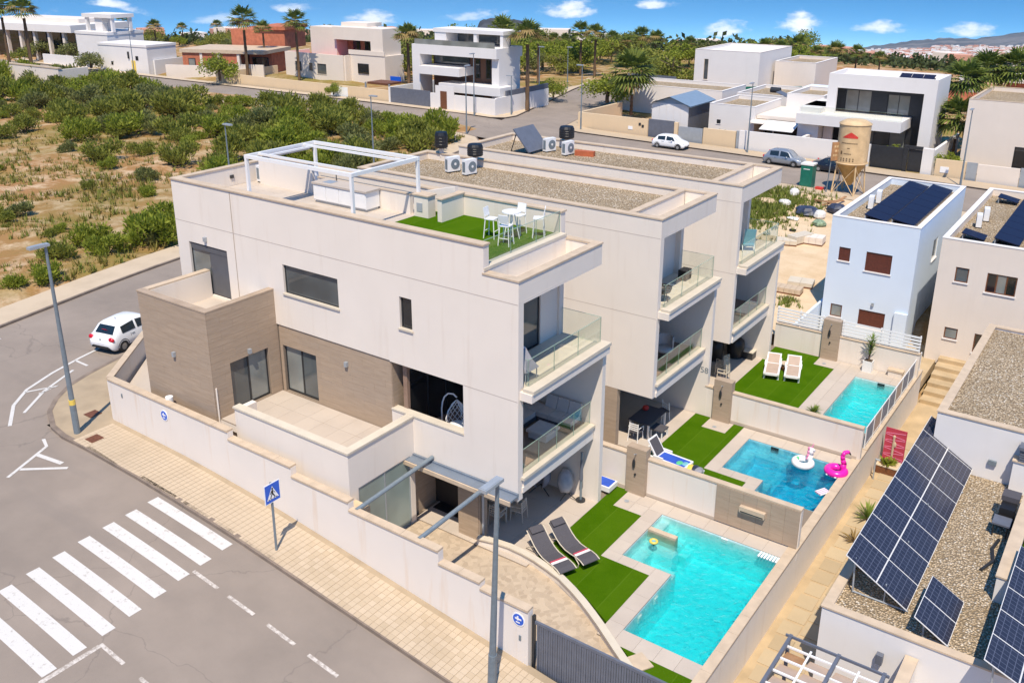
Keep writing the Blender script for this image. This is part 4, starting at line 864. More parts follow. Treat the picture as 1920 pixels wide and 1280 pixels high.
h2 = row_house(.36, 9.66, 5.45, 11.0, 0.0, 'middle white house of the terrace with gravel roof and two condenser units', 0, 0)
h3 = row_house(.45, 17.9, 5.3, 10.8, -.25, 'farthest white house of the terrace with gravel roof and tilted solar collector', 0, 0)
def text(parent, s, loc, size, mat, rot, name='house_number', ext=.004):
    c = bpy.data.curves.new(name, 'FONT'); c.body = s; c.size = size; c.extrude = ext; c.align_x = 'CENTER'; c.align_y = 'CENTER'
    o = bpy.data.objects.new(name, c); COL.objects.link(o); dg = bpy.context.evaluated_depsgraph_get()
    me = bpy.data.meshes.new_from_object(o.evaluated_get(dg)); bpy.data.objects.remove(o); me.materials.clear(); me.materials.append(mat)
    q = bpy.data.objects.new(name, me); COL.objects.link(q); q.location = loc; q.rotation_euler = rot
    if parent: q.parent = parent; q.matrix_parent_inverse = Matrix.Translation(-parent.location)
    return q
text(h2, '58', (.50, 14.855, 2.35), .42, M['grey_metal'], (R(90), 0, 0))
child('balcony_picture', h3, M['dark_interior'], (-1.9, -1.86, 19.2, 20.4, 1.2, 1.9))

# ---- roof equipment
def condenser(name, label, x, y, z, rz=0, group='rooftop condenser units'):
    t = thing(name, label, 'air conditioner', (0, 0, 0), group)
    m = MB().box(-.43, .43, -.17, .17, .08, .92); m.build('casing', M['white_plastic'], t)
    g = MB(); g.tube((.08, -.171, .5), (.08, -.19, .5), .30, 20); g.build('fan_grille', M['grey_metal'], t)
    MB().tube((.08, -.19, .5), (.08, -.2, .5), .08, 12).build('fan_hub', M['white_plastic'], t)
    for s in (-.3, .3): child('foot', t, M['dark_frame'], (s-.05, s+.05, -.22, .22, 0, .08))
    child('side_vent', t, M['grey_metal'], (-.436, -.43, -.12, .12, .2, .8)); return place(t, (x, y, z), rz, .88)
condenser('condenser_unit', 'white condenser on the middle roof, left one of the pair', -13.3, 13.0, 10.58, R(72)); condenser('condenser_unit', 'white condenser on the middle roof below the black tank, right one of the pair', -12.2, 13.0, 10.58, R(80))
condenser('condenser_unit', 'white condenser behind the tilted collector on the farthest roof', -12.7, 21.2, 10.38, R(75)); condenser('condenser_unit', 'white condenser beside the orange duct on the farthest roof', -11.3, 21.0, 10.38, R(82))
condenser('condenser_unit', 'condenser in the corner of the near roof behind the white pergola', -17.75, 4.5, 11.09, R(80))
def drum(x, y, z, r, h, label):
    t = thing('vent_cowl', label, 'vent', (x, y, z)); MB().lathe(x, y, [(r*.9, z), (r, z+.05), (r, z+h*.8), (r*.85, z+h), (.001, z+h+.03)], 14).build('drum', M['black'], t, smooth=False); MB().tube((x, y, z-.5), (x, y, z+.02), .12).build('stack', M['plaster'], t)
    for k in range(3): MB().torus((x, y, z+h*(.25+.2*k)), r, .012, 16, 5).build('band', M['dark_frame'], t)
drum(-12.9, 14.4, 11.25, .42, .62, 'black ribbed chimney cowl behind the middle condensers'); drum(-15.6, 14.9, 11.3, .36, .85, 'tall black chimney cowl at the left end of the middle roof'); drum(-12.4, 22.6, 11.0, .45, .7, 'black ribbed chimney cowl on the farthest roof')
sc = thing('solar_collector', 'dark tilted solar collector with black stand on the farthest roof', 'solar panel', (-13.7, 20.6, 10.4))
MB().obox((-13.6, 20.6, 11.15), (.55, .0, -.62), (0, 1.0, 0), (.03, 0, .026)).build('panel', M['gate_grey'], sc)
MB().tube((-14.1, 19.9, 11.6), (-14.5, 19.9, 10.4), .03).tube((-14.1, 21.3, 11.6), (-14.5, 21.3, 10.4), .03).tube((-14.5, 19.9, 10.42), (-13.1, 19.9, 10.42), .03).build('stand', M['dark_frame'], sc)
tag(MB().obox((-10.4, 21.4, 10.52), (.55, .12, 0), (-.04, .17, 0), (0, 0, .15)).build('roof_duct', M['rust']), 'terracotta coloured box lying on the farthest gravel roof', 'box')
# white pergola, kitchen and bar set on the near roof
pg = thing('pergola', 'white metal pergola frame standing on the near roof terrace', 'pergola', (-10.9, 2.2, 11.09))
for x, y in ((-13.85, .42), (-7.9, .42), (-7.9, 4.15), (-13.85, 4.15)): child('post', pg, M['white_paint'], (x-.06, x+.06, y-.06, y+.06, 11.09, 13.36))
for y in (.42, 4.15): child('beam', pg, M['white_paint'], (-13.92, -7.83, y-.06, y+.06, 13.36, 13.5))
for x in (-13.85, -7.9): child('beam', pg, M['white_paint'], (x-.06, x+.06, .48, 4.09, 13.361, 13.499))
for y in (1.05, 3.5): child('rafter', pg, M['white_paint'], (-13.79, -7.96, y-.045, y+.045, 13.39, 13.48))
child('rafter', pg, M['white_paint'], (-13.3, -13.2, 1.1, 3.45, 13.40, 13.47)); child('canopy_roll', pg, M['grey_cover'], (-13.75, -13.35, 1.15, 3.4, 13.3, 13.38))
kt = thing('outdoor_kitchen', 'white outdoor kitchen counter with sink on the near roof under the pergola', 'kitchen', (-11.5, 3.5, 11.09))
child('plinth', kt, M['grey_light_metal'], (-12.95, -9.95, 3.2, 3.9, 11.09, 11.2)); child('cabinet', kt, M['white_plastic'], (-13.0, -9.9, 3.14, 3.95, 11.2, 11.9)); child('worktop', kt, M['deck'], (-13.06, -9.84, 3.08, 3.97, 11.9, 11.98))
for k in range(4): child('door', kt, M['white_plastic'], (-12.98+k*.77, -12.98+k*.77+.74, 3.115, 3.139, 11.24, 11.86))
child('sink', kt, M['grey_light_metal'], (-12.6, -12.1, 3.3, 3.75, 11.981, 11.99)); MB().path([(-12.3, 3.85, 11.98), (-12.3, 3.85, 12.3), (-12.3, 3.65, 12.32)], .02).build('tap', M['dark_frame'], kt)
bt = thing('bar_table', 'round white bar table on the green roof terrace', 'table', (-2.75, 3.45, 11.12)); MB().lathe(-2.75, 3.45, [(.001, 12.16), (.36, 12.16), (.36, 12.2), (.001, 12.2)], 20).build('top', M['white_plastic'], bt)
for k in range(4):
    a = R(45+90*k); MB().tube((-2.75+.1*math.cos(a), 3.45+.1*math.sin(a), 12.16), (-2.75+.3*math.cos(a), 3.45+.3*math.sin(a), 11.12), .02).build('leg', M['white_plastic'], bt)
def bar_chair(label, x, y, rz):
    t = thing('bar_chair', label, 'chair', (0, 0, 0), 'white bar chairs')
    for a in (-1, 1):
        for b in (-1, 1): MB().tube((a*.17, b*.17, .72), (a*.22, b*.22, 0), .02, 6).build('leg', M['white_plastic'], t)
    child('seat', t, M['white_plastic'], (-.2, .2, -.2, .2, .72, .76)); m = MB(); m.obox((0, .21, 1.0), (.19, 0, 0), (0, .015, -.003), (0, .03, .16)); m.build('backrest', M['white_plastic'], t); m = MB()
    for s in (-1, 1): m.tube((s*.18, .19, .74), (s*.18, .21, .9), .018, 6)
    m.build('back_post', M['white_plastic'], t); MB().tube((-.21, -.2, .28), (.21, -.2, .28), .015, 6).tube((-.21, .2, .28), (.21, .2, .28), .015, 6).build('footrest', M['white_plastic'], t); return place(t, (x, y, 11.12), rz)
bar_chair('white bar chair left of the round table on the roof', -3.5, 3.2, R(100)); bar_chair('white bar chair behind the round table on the roof', -2.95, 4.2, R(0)); bar_chair('white bar chair in front of the round table, back to the street', -2.5, 2.75, R(190)); bar_chair('white bar chair standing apart behind the roof glass', -2.1, 4.3, R(-60))
# awning over the entrance and its two long arms
aw = thing('awning', 'grey folding awning cassette over the near entrance with two long arms', 'awning', (-2.6, 0, 2.7))
m = MB(); m.box(-5.2, .05, -.52, -.02, 2.86, 2.92); m.build('cover', M['awning_cloth'], aw); child('front_bar', aw, M['coping'], (-5.2, .05, -.58, -.521, 2.74, 2.9)); child('rear_bar', aw, M['awning_cloth'], (-5.2, .05, -.1, -.015, 2.92, 2.99))
for x in (-3.95, -1.05): MB().tube((x, -.02, 3.12), (x-.2, -3.95, 2.78), .085, 10).build('arm', M['grey_metal'], aw)
# ================================================================ FURNITURE AND GARDEN THINGS
def ribbon_mesh(prof, w0, w1, t):
    """sling surface: side profile (x, z) swept across y"""
    m = MB()
    for (x0, z0), (x1, z1) in zip(prof, prof[1:]):
        m.face([(x0, w0, z0), (x0, w1, z0), (x1, w1, z1), (x1, w0, z1)][::-1]); m.face([(x0, w0, z0-t), (x0, w1, z0-t), (x1, w1, z1-t), (x1, w0, z1-t)])
        m.face([(x0, w0, z0), (x1, w0, z1), (x1, w0, z1-t), (x0, w0, z0-t)]); m.face([(x0, w1, z0), (x1, w1, z1), (x1, w1, z1-t), (x0, w1, z0-t)][::-1])
    for x, z in (prof[0], prof[-1]): m.face([(x, w0, z), (x, w1, z), (x, w1, z-t), (x, w0, z-t)])
    return m
def sling_lounger(label, x, y, z, rz, fabric, frame, group, towel=True, flat=False):
    t = thing('sun_lounger', label, 'lounger', (0, 0, 0), group)
    prof = [(-1.12, .82), (-1.0, .76), (-.8, .62), (-.55, .46), (-.3, .36), (0, .31), (.35, .34), (.7, .40), (.95, .40), (1.15, .34)] if not flat else [(-1.1, .74), (-.9, .64), (-.6, .48), (-.35, .37), (-.1, .33), (.4, .33), (.9, .33), (1.1, .32)]
    ribbon_mesh(prof, -.33, .33, .03).build('sling', fabric, t, smooth=False)
    m = MB()
    for s in (-.36, .36): m.path([(p, s, q-.02) for p, q in prof], .022, 6)
    m.build('frame', frame, t)
    for s in (-.36, .36):
        MB().path([(-.55, s, .44), (-.95, s, .18), (-1.15, s, .02)], .02, 6).build('leg', frame, t); MB().path([(.6, s, .36), (.85, s, .2), (.8, s, .02)], .02, 6).build('leg', frame, t)
    MB().obox((-1.0, 0, .80), (.12, 0, -.07), (0, .27, 0), (.02, 0, .035)).build('head_pillow', fabric, t)
    return place(t, (x, y, z), rz)
def towel(label, x, y, z, rz):
    t = thing('towel', label, 'towel', (0, 0, 0)); child('cloth', t, M['towel'], (-.02, .12, -.33, .33, 0, .035)); child('stripe', t, M['towel_red'], (-.1, -.021, -.33, .33, 0, .033)); place(t, (x, y, z), rz)
sling_lounger('charcoal sling lounger next to the curved wall, nearer the street', .93, .80, .02, R(-24), M['charcoal_fabric'], M['ledge'], 'charcoal sling loungers')
sling_lounger('charcoal sling lounger on the first lawn, nearer the pool', 1.33, 1.70, .02, R(-22), M['charcoal_fabric'], M['ledge'], 'charcoal sling loungers')
towel('folded white towel with crimson edge on the lounger nearer the curved wall', 1.42, .58, .375, R(-24)); towel('folded white towel with crimson edge on the lounger nearer the pool', 1.83, 1.5, .375, R(-22))
def plastic_lounger(label, x, y, z, rz, fabric, group, up=.0):
    t = thing('sun_lounger', label, 'lounger', (0, 0, 0), group)
    for s in (-1, 1):
        m = MB(); m.box(-.95, .95, s*.30-.04, s*.30+.04, .26, .33); m.build('side_rail', M['white_plastic'], t)
        child('leg', t, M['white_plastic'], (-.75, -.65, s*.3-.035, s*.3+.035, 0, .26)); child('leg', t, M['white_plastic'], (.72, .82, s*.3-.035, s*.3+.035, 0, .26)); child('arm', t, M['white_plastic'], (-.35, .05, s*.34-.03, s*.34+.03, .33, .42))
    child('end_bar', t, M['white_plastic'], (.9, .97, -.26, .26, .24, .34)); child('sling', t, fabric, (-.25, .89, -.26, .26, .3, .325))
    ang = R(18+up); m = MB(); m.obox((-.25-.36*math.cos(ang), 0, .32+.36*math.sin(ang)), (.37*math.cos(ang), 0, -.37*math.sin(ang)), (0, .31, 0), (.02*math.sin(ang), 0, .02*math.cos(ang))); m.build('back_frame', M['white_plastic'], t)
    m = MB(); m.obox((-.25-.35*math.cos(ang)+.016, 0, .32+.35*math.sin(ang)+.022), (.31*math.cos(ang), 0, -.31*math.sin(ang)), (0, .25, 0), (.01*math.sin(ang), 0, .01*math.cos(ang))); m.build('back_sling', M['charcoal_fabric'] if up else fabric, t)
    return place(t, (x, y, z), rz, 1.18)
plastic_lounger('white lounger with taupe sling on the third lawn, nearer the house', 1.55, 21.6, .025, R(-74), M['taupe_sling'], 'taupe sling loungers'); plastic_lounger('white lounger with taupe sling on the third lawn, nearer the pool', 2.55, 21.9, .025, R(-74), M['taupe_sling'], 'taupe sling loungers')
plastic_lounger('white lounger with grey raised back and blue seat behind the first dividing wall', 1.25, 9.55, .025, R(-4), M['blue_fabric'], None, 38)
sb = thing('lounger_stack', 'white plastic lounger with blue seat stored flat beside the near fin wall', 'lounger', (.15, 6.3, 0))
child('base', sb, M['white_plastic'], (-.75, .45, 5.95, 6.65, .12, .34)); child('seat', sb, M['blue_fabric'], (-.68, .38, 6.02, 6.58, .341, .37)); child('leg', sb, M['black'], (.2, .4, 5.97, 6.63, .0, .12)); child('leg', sb, M['black'], (-.7, -.5, 5.97, 6.63, .0, .12))
gm_ = thing('garden_clutter', 'striped towels and inflatables heaped on a lounger end behind the first dividing wall', 'towel', (2.3, 9.4, .05))
for k, (x, mt) in enumerate(((1.95, 'green_vinyl'), (2.2, 'teal_light'), (2.45, 'yellow_vinyl'), (2.65, 'blue_tarp'), (2.85, 'grey_cover'))): MB().ball((x, 9.42+.06*(k % 2), .35), .2, .26, .09, 10, 6).build('folded_cloth', M[mt], gm_)
child('seat', gm_, M['white_plastic'], (1.75, 3.0, 9.2, 9.7, .2, .27))
for x in (1.8, 2.95): child('leg', gm_, M['white_plastic'], (x-.04, x+.04, 9.25, 9.65, .025, .2))
wt = thing('side_table', 'round wicker side table between the two taupe loungers', 'table', (2.0, 22.2, 0)); MB().lathe(2.0, 22.25, [(.2, .03), (.24, .2), (.2, .4)], 14).build('base', M['wood'], wt); MB().lathe(2.0, 22.25, [(.001, .4), (.27, .4), (.27, .44), (.001, .44)], 16).build('top', M['coping'], wt)
# inflatables
def ring(label, x, y, R1, r, mat):
    t = thing('pool_float', label, 'inflatable', (x, y, -.05)); MB().torus((x, y, .07), R1, r, 32, 14).build('ring', mat, t, smooth=True); return t
f1 = ring('pink flamingo swim ring floating in the second pool', 7.5, 13.3, .34, .17, M['pink_vinyl'])
m = MB(); nk = [(7.72, 13.48, .1), (7.74, 13.5, .4), (7.68, 13.46, .62), (7.66, 13.44, .8), (7.72, 13.5, .95), (7.82, 13.56, .97)]
for a, b, r0, r1 in zip(nk, nk[1:], (.13, .12, .10, .09, .085), (.12, .10, .09, .085, .09)): m.tube(a, b, r0, 10, r1); m.ball(b, r1, r1, r1, 10, 6)
m.build('neck', M['pink_vinyl'], f1, smooth=True); MB().tube((7.86, 13.58, .96), (7.95, 13.63, .84), .06, 8, .02).build('beak', M['black'], f1)
m = MB()
for k in range(4): m.ball((7.25+k*.12, 12.93-.02*k, .0), .08, .09, .06, 8, 5)
m.build('tail', M['white_vinyl'], f1, smooth=True)
f2 = ring('white unicorn swim ring floating in the second pool', 6.1, 13.15, .34, .16, M['white_vinyl'])
m = MB(); nk = [(6.3, 13.32, .1), (6.36, 13.36, .45), (6.34, 13.35, .72)]
for a, b, r0, r1 in zip(nk, nk[1:], (.12, .10), (.10, .10)): m.tube(a, b, r0, 10, r1); m.ball(b, r1, r1, r1, 10, 6)
m.tube((6.34, 13.33, .74), (6.48, 13.4, .64), .09, 10, .06); m.build('neck', M['white_vinyl'], f2, smooth=True)
MB().tube((6.36, 13.35, .8), (6.42, 13.38, 1.02), .04, 8, .008).build('horn', M['rose_vinyl'], f2); m = MB()
for k in range(4): m.ball((6.26-.01*k, 13.3, .75-.17*k), .07, .06, .09, 8, 5)
m.build('mane', M['rose_vinyl'], f2, smooth=True); MB().ball((5.74, 13.08, .12), .1, .13, .1, 10, 6).build('tail', M['yellow_vinyl'], f2, smooth=True); MB().ball((5.84, 13.2, .18), .08, .1, .08, 10, 6).build('tail', M['green_vinyl'], f2, smooth=True)
lm = thing('air_mattress', 'small pink and white striped air mattress in the second pool', 'inflatable', (7.55, 11.4, -.05))
for k in range(7): MB().tube((7.28+.26*k/6, 11.15-.16*k/6+.1, .0), (7.52+.26*k/6, 11.62-.16*k/6+.1, .0), .035, 8).build('air_tube', M['rose_vinyl'] if k % 2 else M['white_vinyl'], lm)
nd = thing('pool_toy', 'white foam float tied in the far corner of the first pool', 'inflatable', (7.35, 5.8, -.05))
for k in range(7): MB().tube((7.02+k*.11, 5.92, .02), (6.98+k*.11, 5.66, -.05), .04, 8).build('foam_bar', M['white_vinyl'], nd)
ch = thing('float_dispenser', 'small round yellow floating chlorine dispenser in the first pool', 'float', (3.41, 4.2, -.1)); MB().torus((3.41, 4.2, -.02), .13, .05, 18, 8).build('float_ring', M['yellow_vinyl'], ch, smooth=True); MB().tube((3.41, 4.2, -.3), (3.41, 4.2, .0), .08, 12).build('basket', M['teal_light'], ch)
# chairs and tables
def chair(label, x, y, z, rz, mat, seat, group, arms=False, bars=4):
    t = thing('garden_chair', label, 'chair', (0, 0, 0), group)
    for a in (-1, 1):
        MB().tube((a*.21, -.21, .44), (a*.23, -.24, 0), .022, 6).build('leg', mat, t); MB().tube((a*.20, .2, .86), (a*.23, .27, 0), .022, 6).build('leg', mat, t)
        if arms: MB().path([(a*.25, -.2, .44), (a*.25, -.2, .64), (a*.25, .2, .66)], .02, 6).build('armrest', mat, t)
    child('seat', t, seat, (-.24, .24, -.24, .24, .43, .47)); m = MB()
    for k in range(bars): m.box(-.2, .2, .19, .215, .52+k*.09, .565+k*.09)
    m.build('backrest', mat, t); return place(t, (x, y, z), rz, 1.08)
def table(label, x, y, z, sx, sy, top, leg, h=.74):
    t = thing('garden_table', label, 'table', (x, y, z)); child('top', t, top, (x-sx, x+sx, y-sy, y+sy, z+h-.04, z+h))
    for a in (-1, 1):
        for b in (-1, 1): child('leg', t, leg, (x+a*(sx-.08)-.04, x+a*(sx-.08)+.04, y+b*(sy-.08)-.04, y+b*(sy-.08)+.04, z, z+h-.04))
M['cream_plastic'] = plain('cream_resin', (.62, .55, .46), .5, var=.04)
table('cream dining table in the shade of the near ground floor terrace', -2.6, 2.3, .016, .75, .45, M['cream_plastic'], M['cream_plastic'])
for x, y, r, l in ((-1.6, 2.35, -80, 'cream chair at the right end of the shaded dining table nearest the lawn'), (-2.1, 1.6, 185, 'cream chair on the street side of the shaded dining table beside the slim post'), (-2.9, 3.0, 5, 'cream chair deep in the shade behind the near dining table')): chair(l, x, y, .016, R(r), M['cream_plastic'], M['cream_plastic'], 'cream garden chairs', True)
table('dark dining table under the middle house loggia', -.95, 12.0, .016, .55, .9, M['charcoal_fabric'], M['white_plastic'])
chair('white slatted armchair at the dark table under the middle house, nearest the pillar', -.9, 10.75, .016, R(180), M['white_paint'], M['charcoal_fabric'], 'white slatted chairs', True); chair('white slatted chair at the far end of the dark table under the middle house', -.8, 13.2, .016, R(-20), M['white_paint'], M['charcoal_fabric'], 'white slatted chairs', False, 3)
sq = thing('footstool', 'white stool with dark seat beside the dark table under the middle house', 'stool', (-.15, 11.7, 0)); child('seat', sq, M['charcoal_fabric'], (-.5, .15, 11.35, 12.0, .42, .48))
for a in (-.47, .08):
    for b in (11.38, 11.93): child('leg', sq, M['white_paint'], (a, a+.05, b, b+.05, .016, .42))
MB_ = MB().ball((-1.25, 12.35, .88), .16, .16, .13, 12, 8); tag(MB_.build('fruit_bowl', M['red_print'], smooth=True), 'red bowl standing on the dark table under the middle house', 'bowl')
for k, (x, y, r) in enumerate(((-.5, 19.6, 190), (-.7, 20.2, 180), (-.2, 19.1, 200))): chair(['cream chair in the row under the farthest house, middle one', 'cream chair in the row under the farthest house, deepest one', 'cream chair in the row under the farthest house, nearest the lawn'][k], x, y, .016, R(r+70), M['cream_plastic'], M['cream_plastic'], 'cream chairs under the farthest house', True, 5)
M['pale_cover'] = plain('pale_grey_cover', (.50, .50, .52), .85, var=.15, scale=3)
def egg_chair(label, x, y, z, s, mat, cover=True):
    t = thing('egg_chair', label, 'chair', (0, 0, 0)); m = MB()
    n, k = 18, 10
    for j in range(k+1):
        v = j/k
        for i in range(n+1):
            a = R(-150+300*i/n); rr = .46*math.sin(math.pi*(.12+.83*v))**.7; m.v.append((rr*math.sin(a)*1.0, -rr*math.cos(a)*.85+.1, .35+1.05*v))
    for j in range(k):
        for i in range(n):
            q = j*(n+1)+i; m.f.append((q, q+1, q+n+2, q+n+1)); m.m.append(0)
    b = m.build('shell', mat, t, smooth=True); md = b.modifiers.new('s', 'SOLIDIFY'); md.thickness = .05
    for a in (30, 150, 270): MB().tube((0, 0, .38), (.5*math.cos(R(a)), .5*math.sin(R(a)), .02), .022, 6).build('leg', M['dark_frame'], t)
    return place(t, (x, y, z), R(200), s)
egg_chair('grey covered egg chair against the back of the near shaded terrace', -2.0, 4.5, .016, 1.0, M['grey_cover']); egg_chair('pale grey covered egg chair at the lawn edge of the near terrace', -.75, 4.55, .016, .95, M['pale_cover']).rotation_euler = (0, R(30), R(120))
up_ = thing('parasol_pole', 'slim grey closed parasol pole on the near ground floor terrace', 'parasol', (-.3, 4.92, 0)); MB().tube((-.3, 4.92, .05), (-.3, 4.92, 2.25), .05, 10).build('pole', M['grey_metal'], up_); MB().tube((-.3, 4.92, .016), (-.3, 4.92, .08), .2, 14).build('foot', M['dark_frame'], up_); MB().tube((-.3, 4.92, 1.0), (-.3, 4.92, 2.2), .085, 10, .04).build('folded_cloth', M['gate_grey'], up_)
# hanging egg chair in the porch: open white basket on a curved stand
hc = thing('hanging_chair', 'white woven hanging chair on a bowed stand in the near porch', 'chair', (-4.1, 1.3, 3.43))
pts = [(-4.55, 1.3, 3.45+k*.2) for k in range(6)]+[(-4.5, 1.3, 4.75), (-4.4, 1.3, 5.0), (-4.2, 1.3, 5.2), (-3.95, 1.3, 5.25), (-3.78, 1.3, 5.15)]
MB().path(pts, .03, 8).tube((-4.7, .95, 3.45), (-3.8, 1.5, 3.45), .03).tube((-4.6, 1.7, 3.45), (-3.8, 1.2, 3.45), .03).build('stand', M['white_paint'], hc)
m = MB(); rings = [(.02, 5.05), (.2, 4.85), (.36, 4.55), (.45, 4.25), (.44, 3.98), (.3, 3.75), (.1, 3.66)]; n = 14
for (r0, z0), (r1, z1) in zip(rings, rings[1:]):
    for i in range(n):
        a0, a1 = 2*math.pi*i/n, 2*math.pi*(i+1)/n
        if 3.6 < (a0+.0) < 5.6 and z0 > 4.0: continue
        m.tube((-3.78+r0*math.cos(a0), 1.3+r0*math.sin(a0), z0), (-3.78+r1*math.cos(a1), 1.3+r1*math.sin(a1), z1), .014, 4, cap=False); m.tube((-3.78+r0*math.cos(a1), 1.3+r0*math.sin(a1), z0), (-3.78+r1*math.cos(a0), 1.3+r1*math.sin(a0), z1), .014, 4, cap=False)
m.build('basket', M['white_paint'], hc); MB().ball((-3.78, 1.3, 3.95), .36, .36, .16, 14, 8).build('cushion', M['white_plastic'], hc, smooth=True)
# loggia lounge set
sf = thing('corner_sofa', 'taupe corner sofa in the loggia of the near house', 'sofa', (-1.5, 4.2, 3.43))
child('base', sf, M['charcoal_fabric'], (-2.9, -.45, 4.2, 5.1, 3.5, 3.66), (-2.9, -2.05, 2.6, 4.2, 3.5, 3.66))
for k in range(3): child('seat_cushion', sf, M['sofa'], (-2.05+k*.54+.01, -2.05+(k+1)*.54-.01, 4.2, 4.95, 3.66, 3.86)); MB().obox((-1.78+k*.54, 4.98, 4.08), (.26, 0, 0), (0, .07, -.02), (0, .08, .24)).build('back_cushion', M['sofa'], sf)
for k in range(2): child('seat_cushion', sf, M['sofa'], (-2.8, -2.06, 2.65+k*.76, 3.39+k*.76, 3.66, 3.86)); MB().obox((-2.86, 3.0+k*.76, 4.08), (.07, 0, .02), (0, .36, 0), (-.08, 0, .24)).build('back_cushion', M['sofa'], sf)
child('seat_cushion', sf, M['sofa'], (-2.8, -2.06, 4.2, 4.95, 3.66, 3.86))
ct = thing('coffee_table', 'low pale coffee table in front of the corner sofa', 'table', (-1.15, 3.2, 3.43)); child('top', ct, M['sofa'], (-1.55, -.6, 2.75, 3.7, 3.76, 3.86)); child('base', ct, M['sofa'], (-1.48, -.67, 2.82, 3.63, 3.5, 3.76)); child('plinth', ct, M['dark_frame'], (-1.4, -.75, 2.9, 3.55, 3.43, 3.5))
# balcony things
bc = thing('covered_armchair', 'armchair under a grey and white dust cover on the near upper balcony', 'chair', (-.55, .95, 6.96))
m = MB(); m.v += [(-1.0, .6, 7.45), (-.1, .6, 7.4), (-.05, 1.35, 7.42), (-1.0, 1.4, 7.5), (-.95, .75, 8.2), (-.6, .75, 8.1), (-.55, 1.25, 8.05), (-.95, 1.3, 8.2), (-.25, .8, 7.72), (-.25, 1.2, 7.72)]
for f, mi in (((0, 1, 8, 5, 4), 0), ((1, 2, 9, 8), 0), ((2, 3, 7, 6, 9), 0), ((3, 0, 4, 7), 1), ((4, 5, 6, 7), 1), ((5, 8, 9, 6), 0), ((0, 3, 2, 1), 0)): m.f.append(f); m.m.append(mi)
m.build('cover', [M['grey_cover'], M['towel']], bc)
for x, y in ((-.95, .65), (-.15, .65), (-.12, 1.3), (-.95, 1.35)): MB().tube((x, y, 7.42), (x, y, 6.97), .02, 6).build('leg', M['grey_light_metal'], bc)
b2 = thing('balcony_chair', 'round black basket chair on the middle upper balcony', 'chair', (-.1, 10.9, 6.96)); MB().lathe(-.1, 11.0, [(.15, 7.3), (.36, 7.4), (.42, 7.6), (.40, 7.62), (.33, 7.45), (.1, 7.36), (.001, 7.36)], 18).build('basket', M['black'], b2, smooth=True)
for a in range(4): MB().tube((-.1+.2*math.cos(a*1.57), 11.0+.2*math.sin(a*1.57), 7.32), (-.1+.3*math.cos(a*1.57), 11.0+.3*math.sin(a*1.57), 6.97), .018, 6).build('leg', M['black'], b2)
tag(MB().box(-.75, -.35, 13.9, 14.5, 7.0, 7.45).build('speaker_box', M['black']), 'black box standing by the far glass of the middle upper balcony', 'box')
ll = thing('lounge_chair', 'pale upholstered tub chair in the middle house loggia', 'chair', (-.7, 12.9, 3.43)); MB().lathe(-.75, 12.9, [(.3, 3.75), (.4, 3.8), (.42, 3.92), (.3, 3.96), (.001, 3.96)], 16).build('seat', M['sofa'], ll, smooth=True); m = MB()
for k in range(9):
    a = R(20+k*18); m.obox((-.75+.4*math.cos(a), 12.9+.4*math.sin(a), 4.2), (-.07*math.sin(a), .07*math.cos(a), 0), (.03*math.cos(a), .03*math.sin(a), 0), (0, 0, .28))
m.build('backrest', M['sofa'], ll)
for a in range(4): MB().tube((-.75+.25*math.cos(a*1.57+.7), 12.9+.25*math.sin(a*1.57+.7), 3.78), (-.75+.3*math.cos(a*1.57+.7), 12.9+.3*math.sin(a*1.57+.7), 3.44), .018, 6).build('leg', M['wood'], ll)
for (x, y, r, l, mt) in ((-.6, 18.9, 150, 'teal folding deckchair on the farthest upper balcony, nearer the wall', 'teal'), (-.2, 21.0, -150, 'pale teal deckchair on the farthest upper balcony, nearer the glass corner', 'teal_light')):
    t = thing('deckchair', l, 'chair', (0, 0, 0)); m = MB(); m.obox((0, .3, .75), (.28, 0, 0), (0, .02, .0), (0, .16, .5)); m.build('back_cloth', M[mt], t); child('seat', t, M[mt], (-.28, .28, -.25, .25, .36, .4))
    for s in (-.3, .3): MB().path([(s, -.3, .02), (s, .1, .4), (s, .48, 1.25)], .02, 6).tube((s, .4, .02), (s, -.2, .6), .02, 6).build('frame', M['white_paint'], t)
    place(t, (x, y, 6.71), R(r))
for (x, y, l) in ((-1.7, 21.4, 'black covered kettle barbecue at the back of the farthest ground terrace'), (-.9, 22.4, 'tall black covered barbecue beside the farthest fin wall')):
    t = thing('covered_barbecue', l, 'barbecue', (x, y, 0)); MB().lathe(x, y, [(.42, .02), (.45, .3), (.5, .7), (.45, 1.0), (.25, 1.15), (.001, 1.2)], 12).build('cover', M['black'], t, smooth=True); MB().torus((x, y, .05), .42, .03, 14, 6).build('hem', M['dark_frame'], t)
t = thing('storage_box', 'dark wicker box with pale lid at the corner of the farthest terrace', 'box', (-.2, 22.7, 0)); child('body', t, M['dark_frame'], (-.5, .1, 22.4, 22.95, .016, .42)); child('lid', t, M['ledge'], (-.52, .12, 22.38, 22.97, .42, .47))
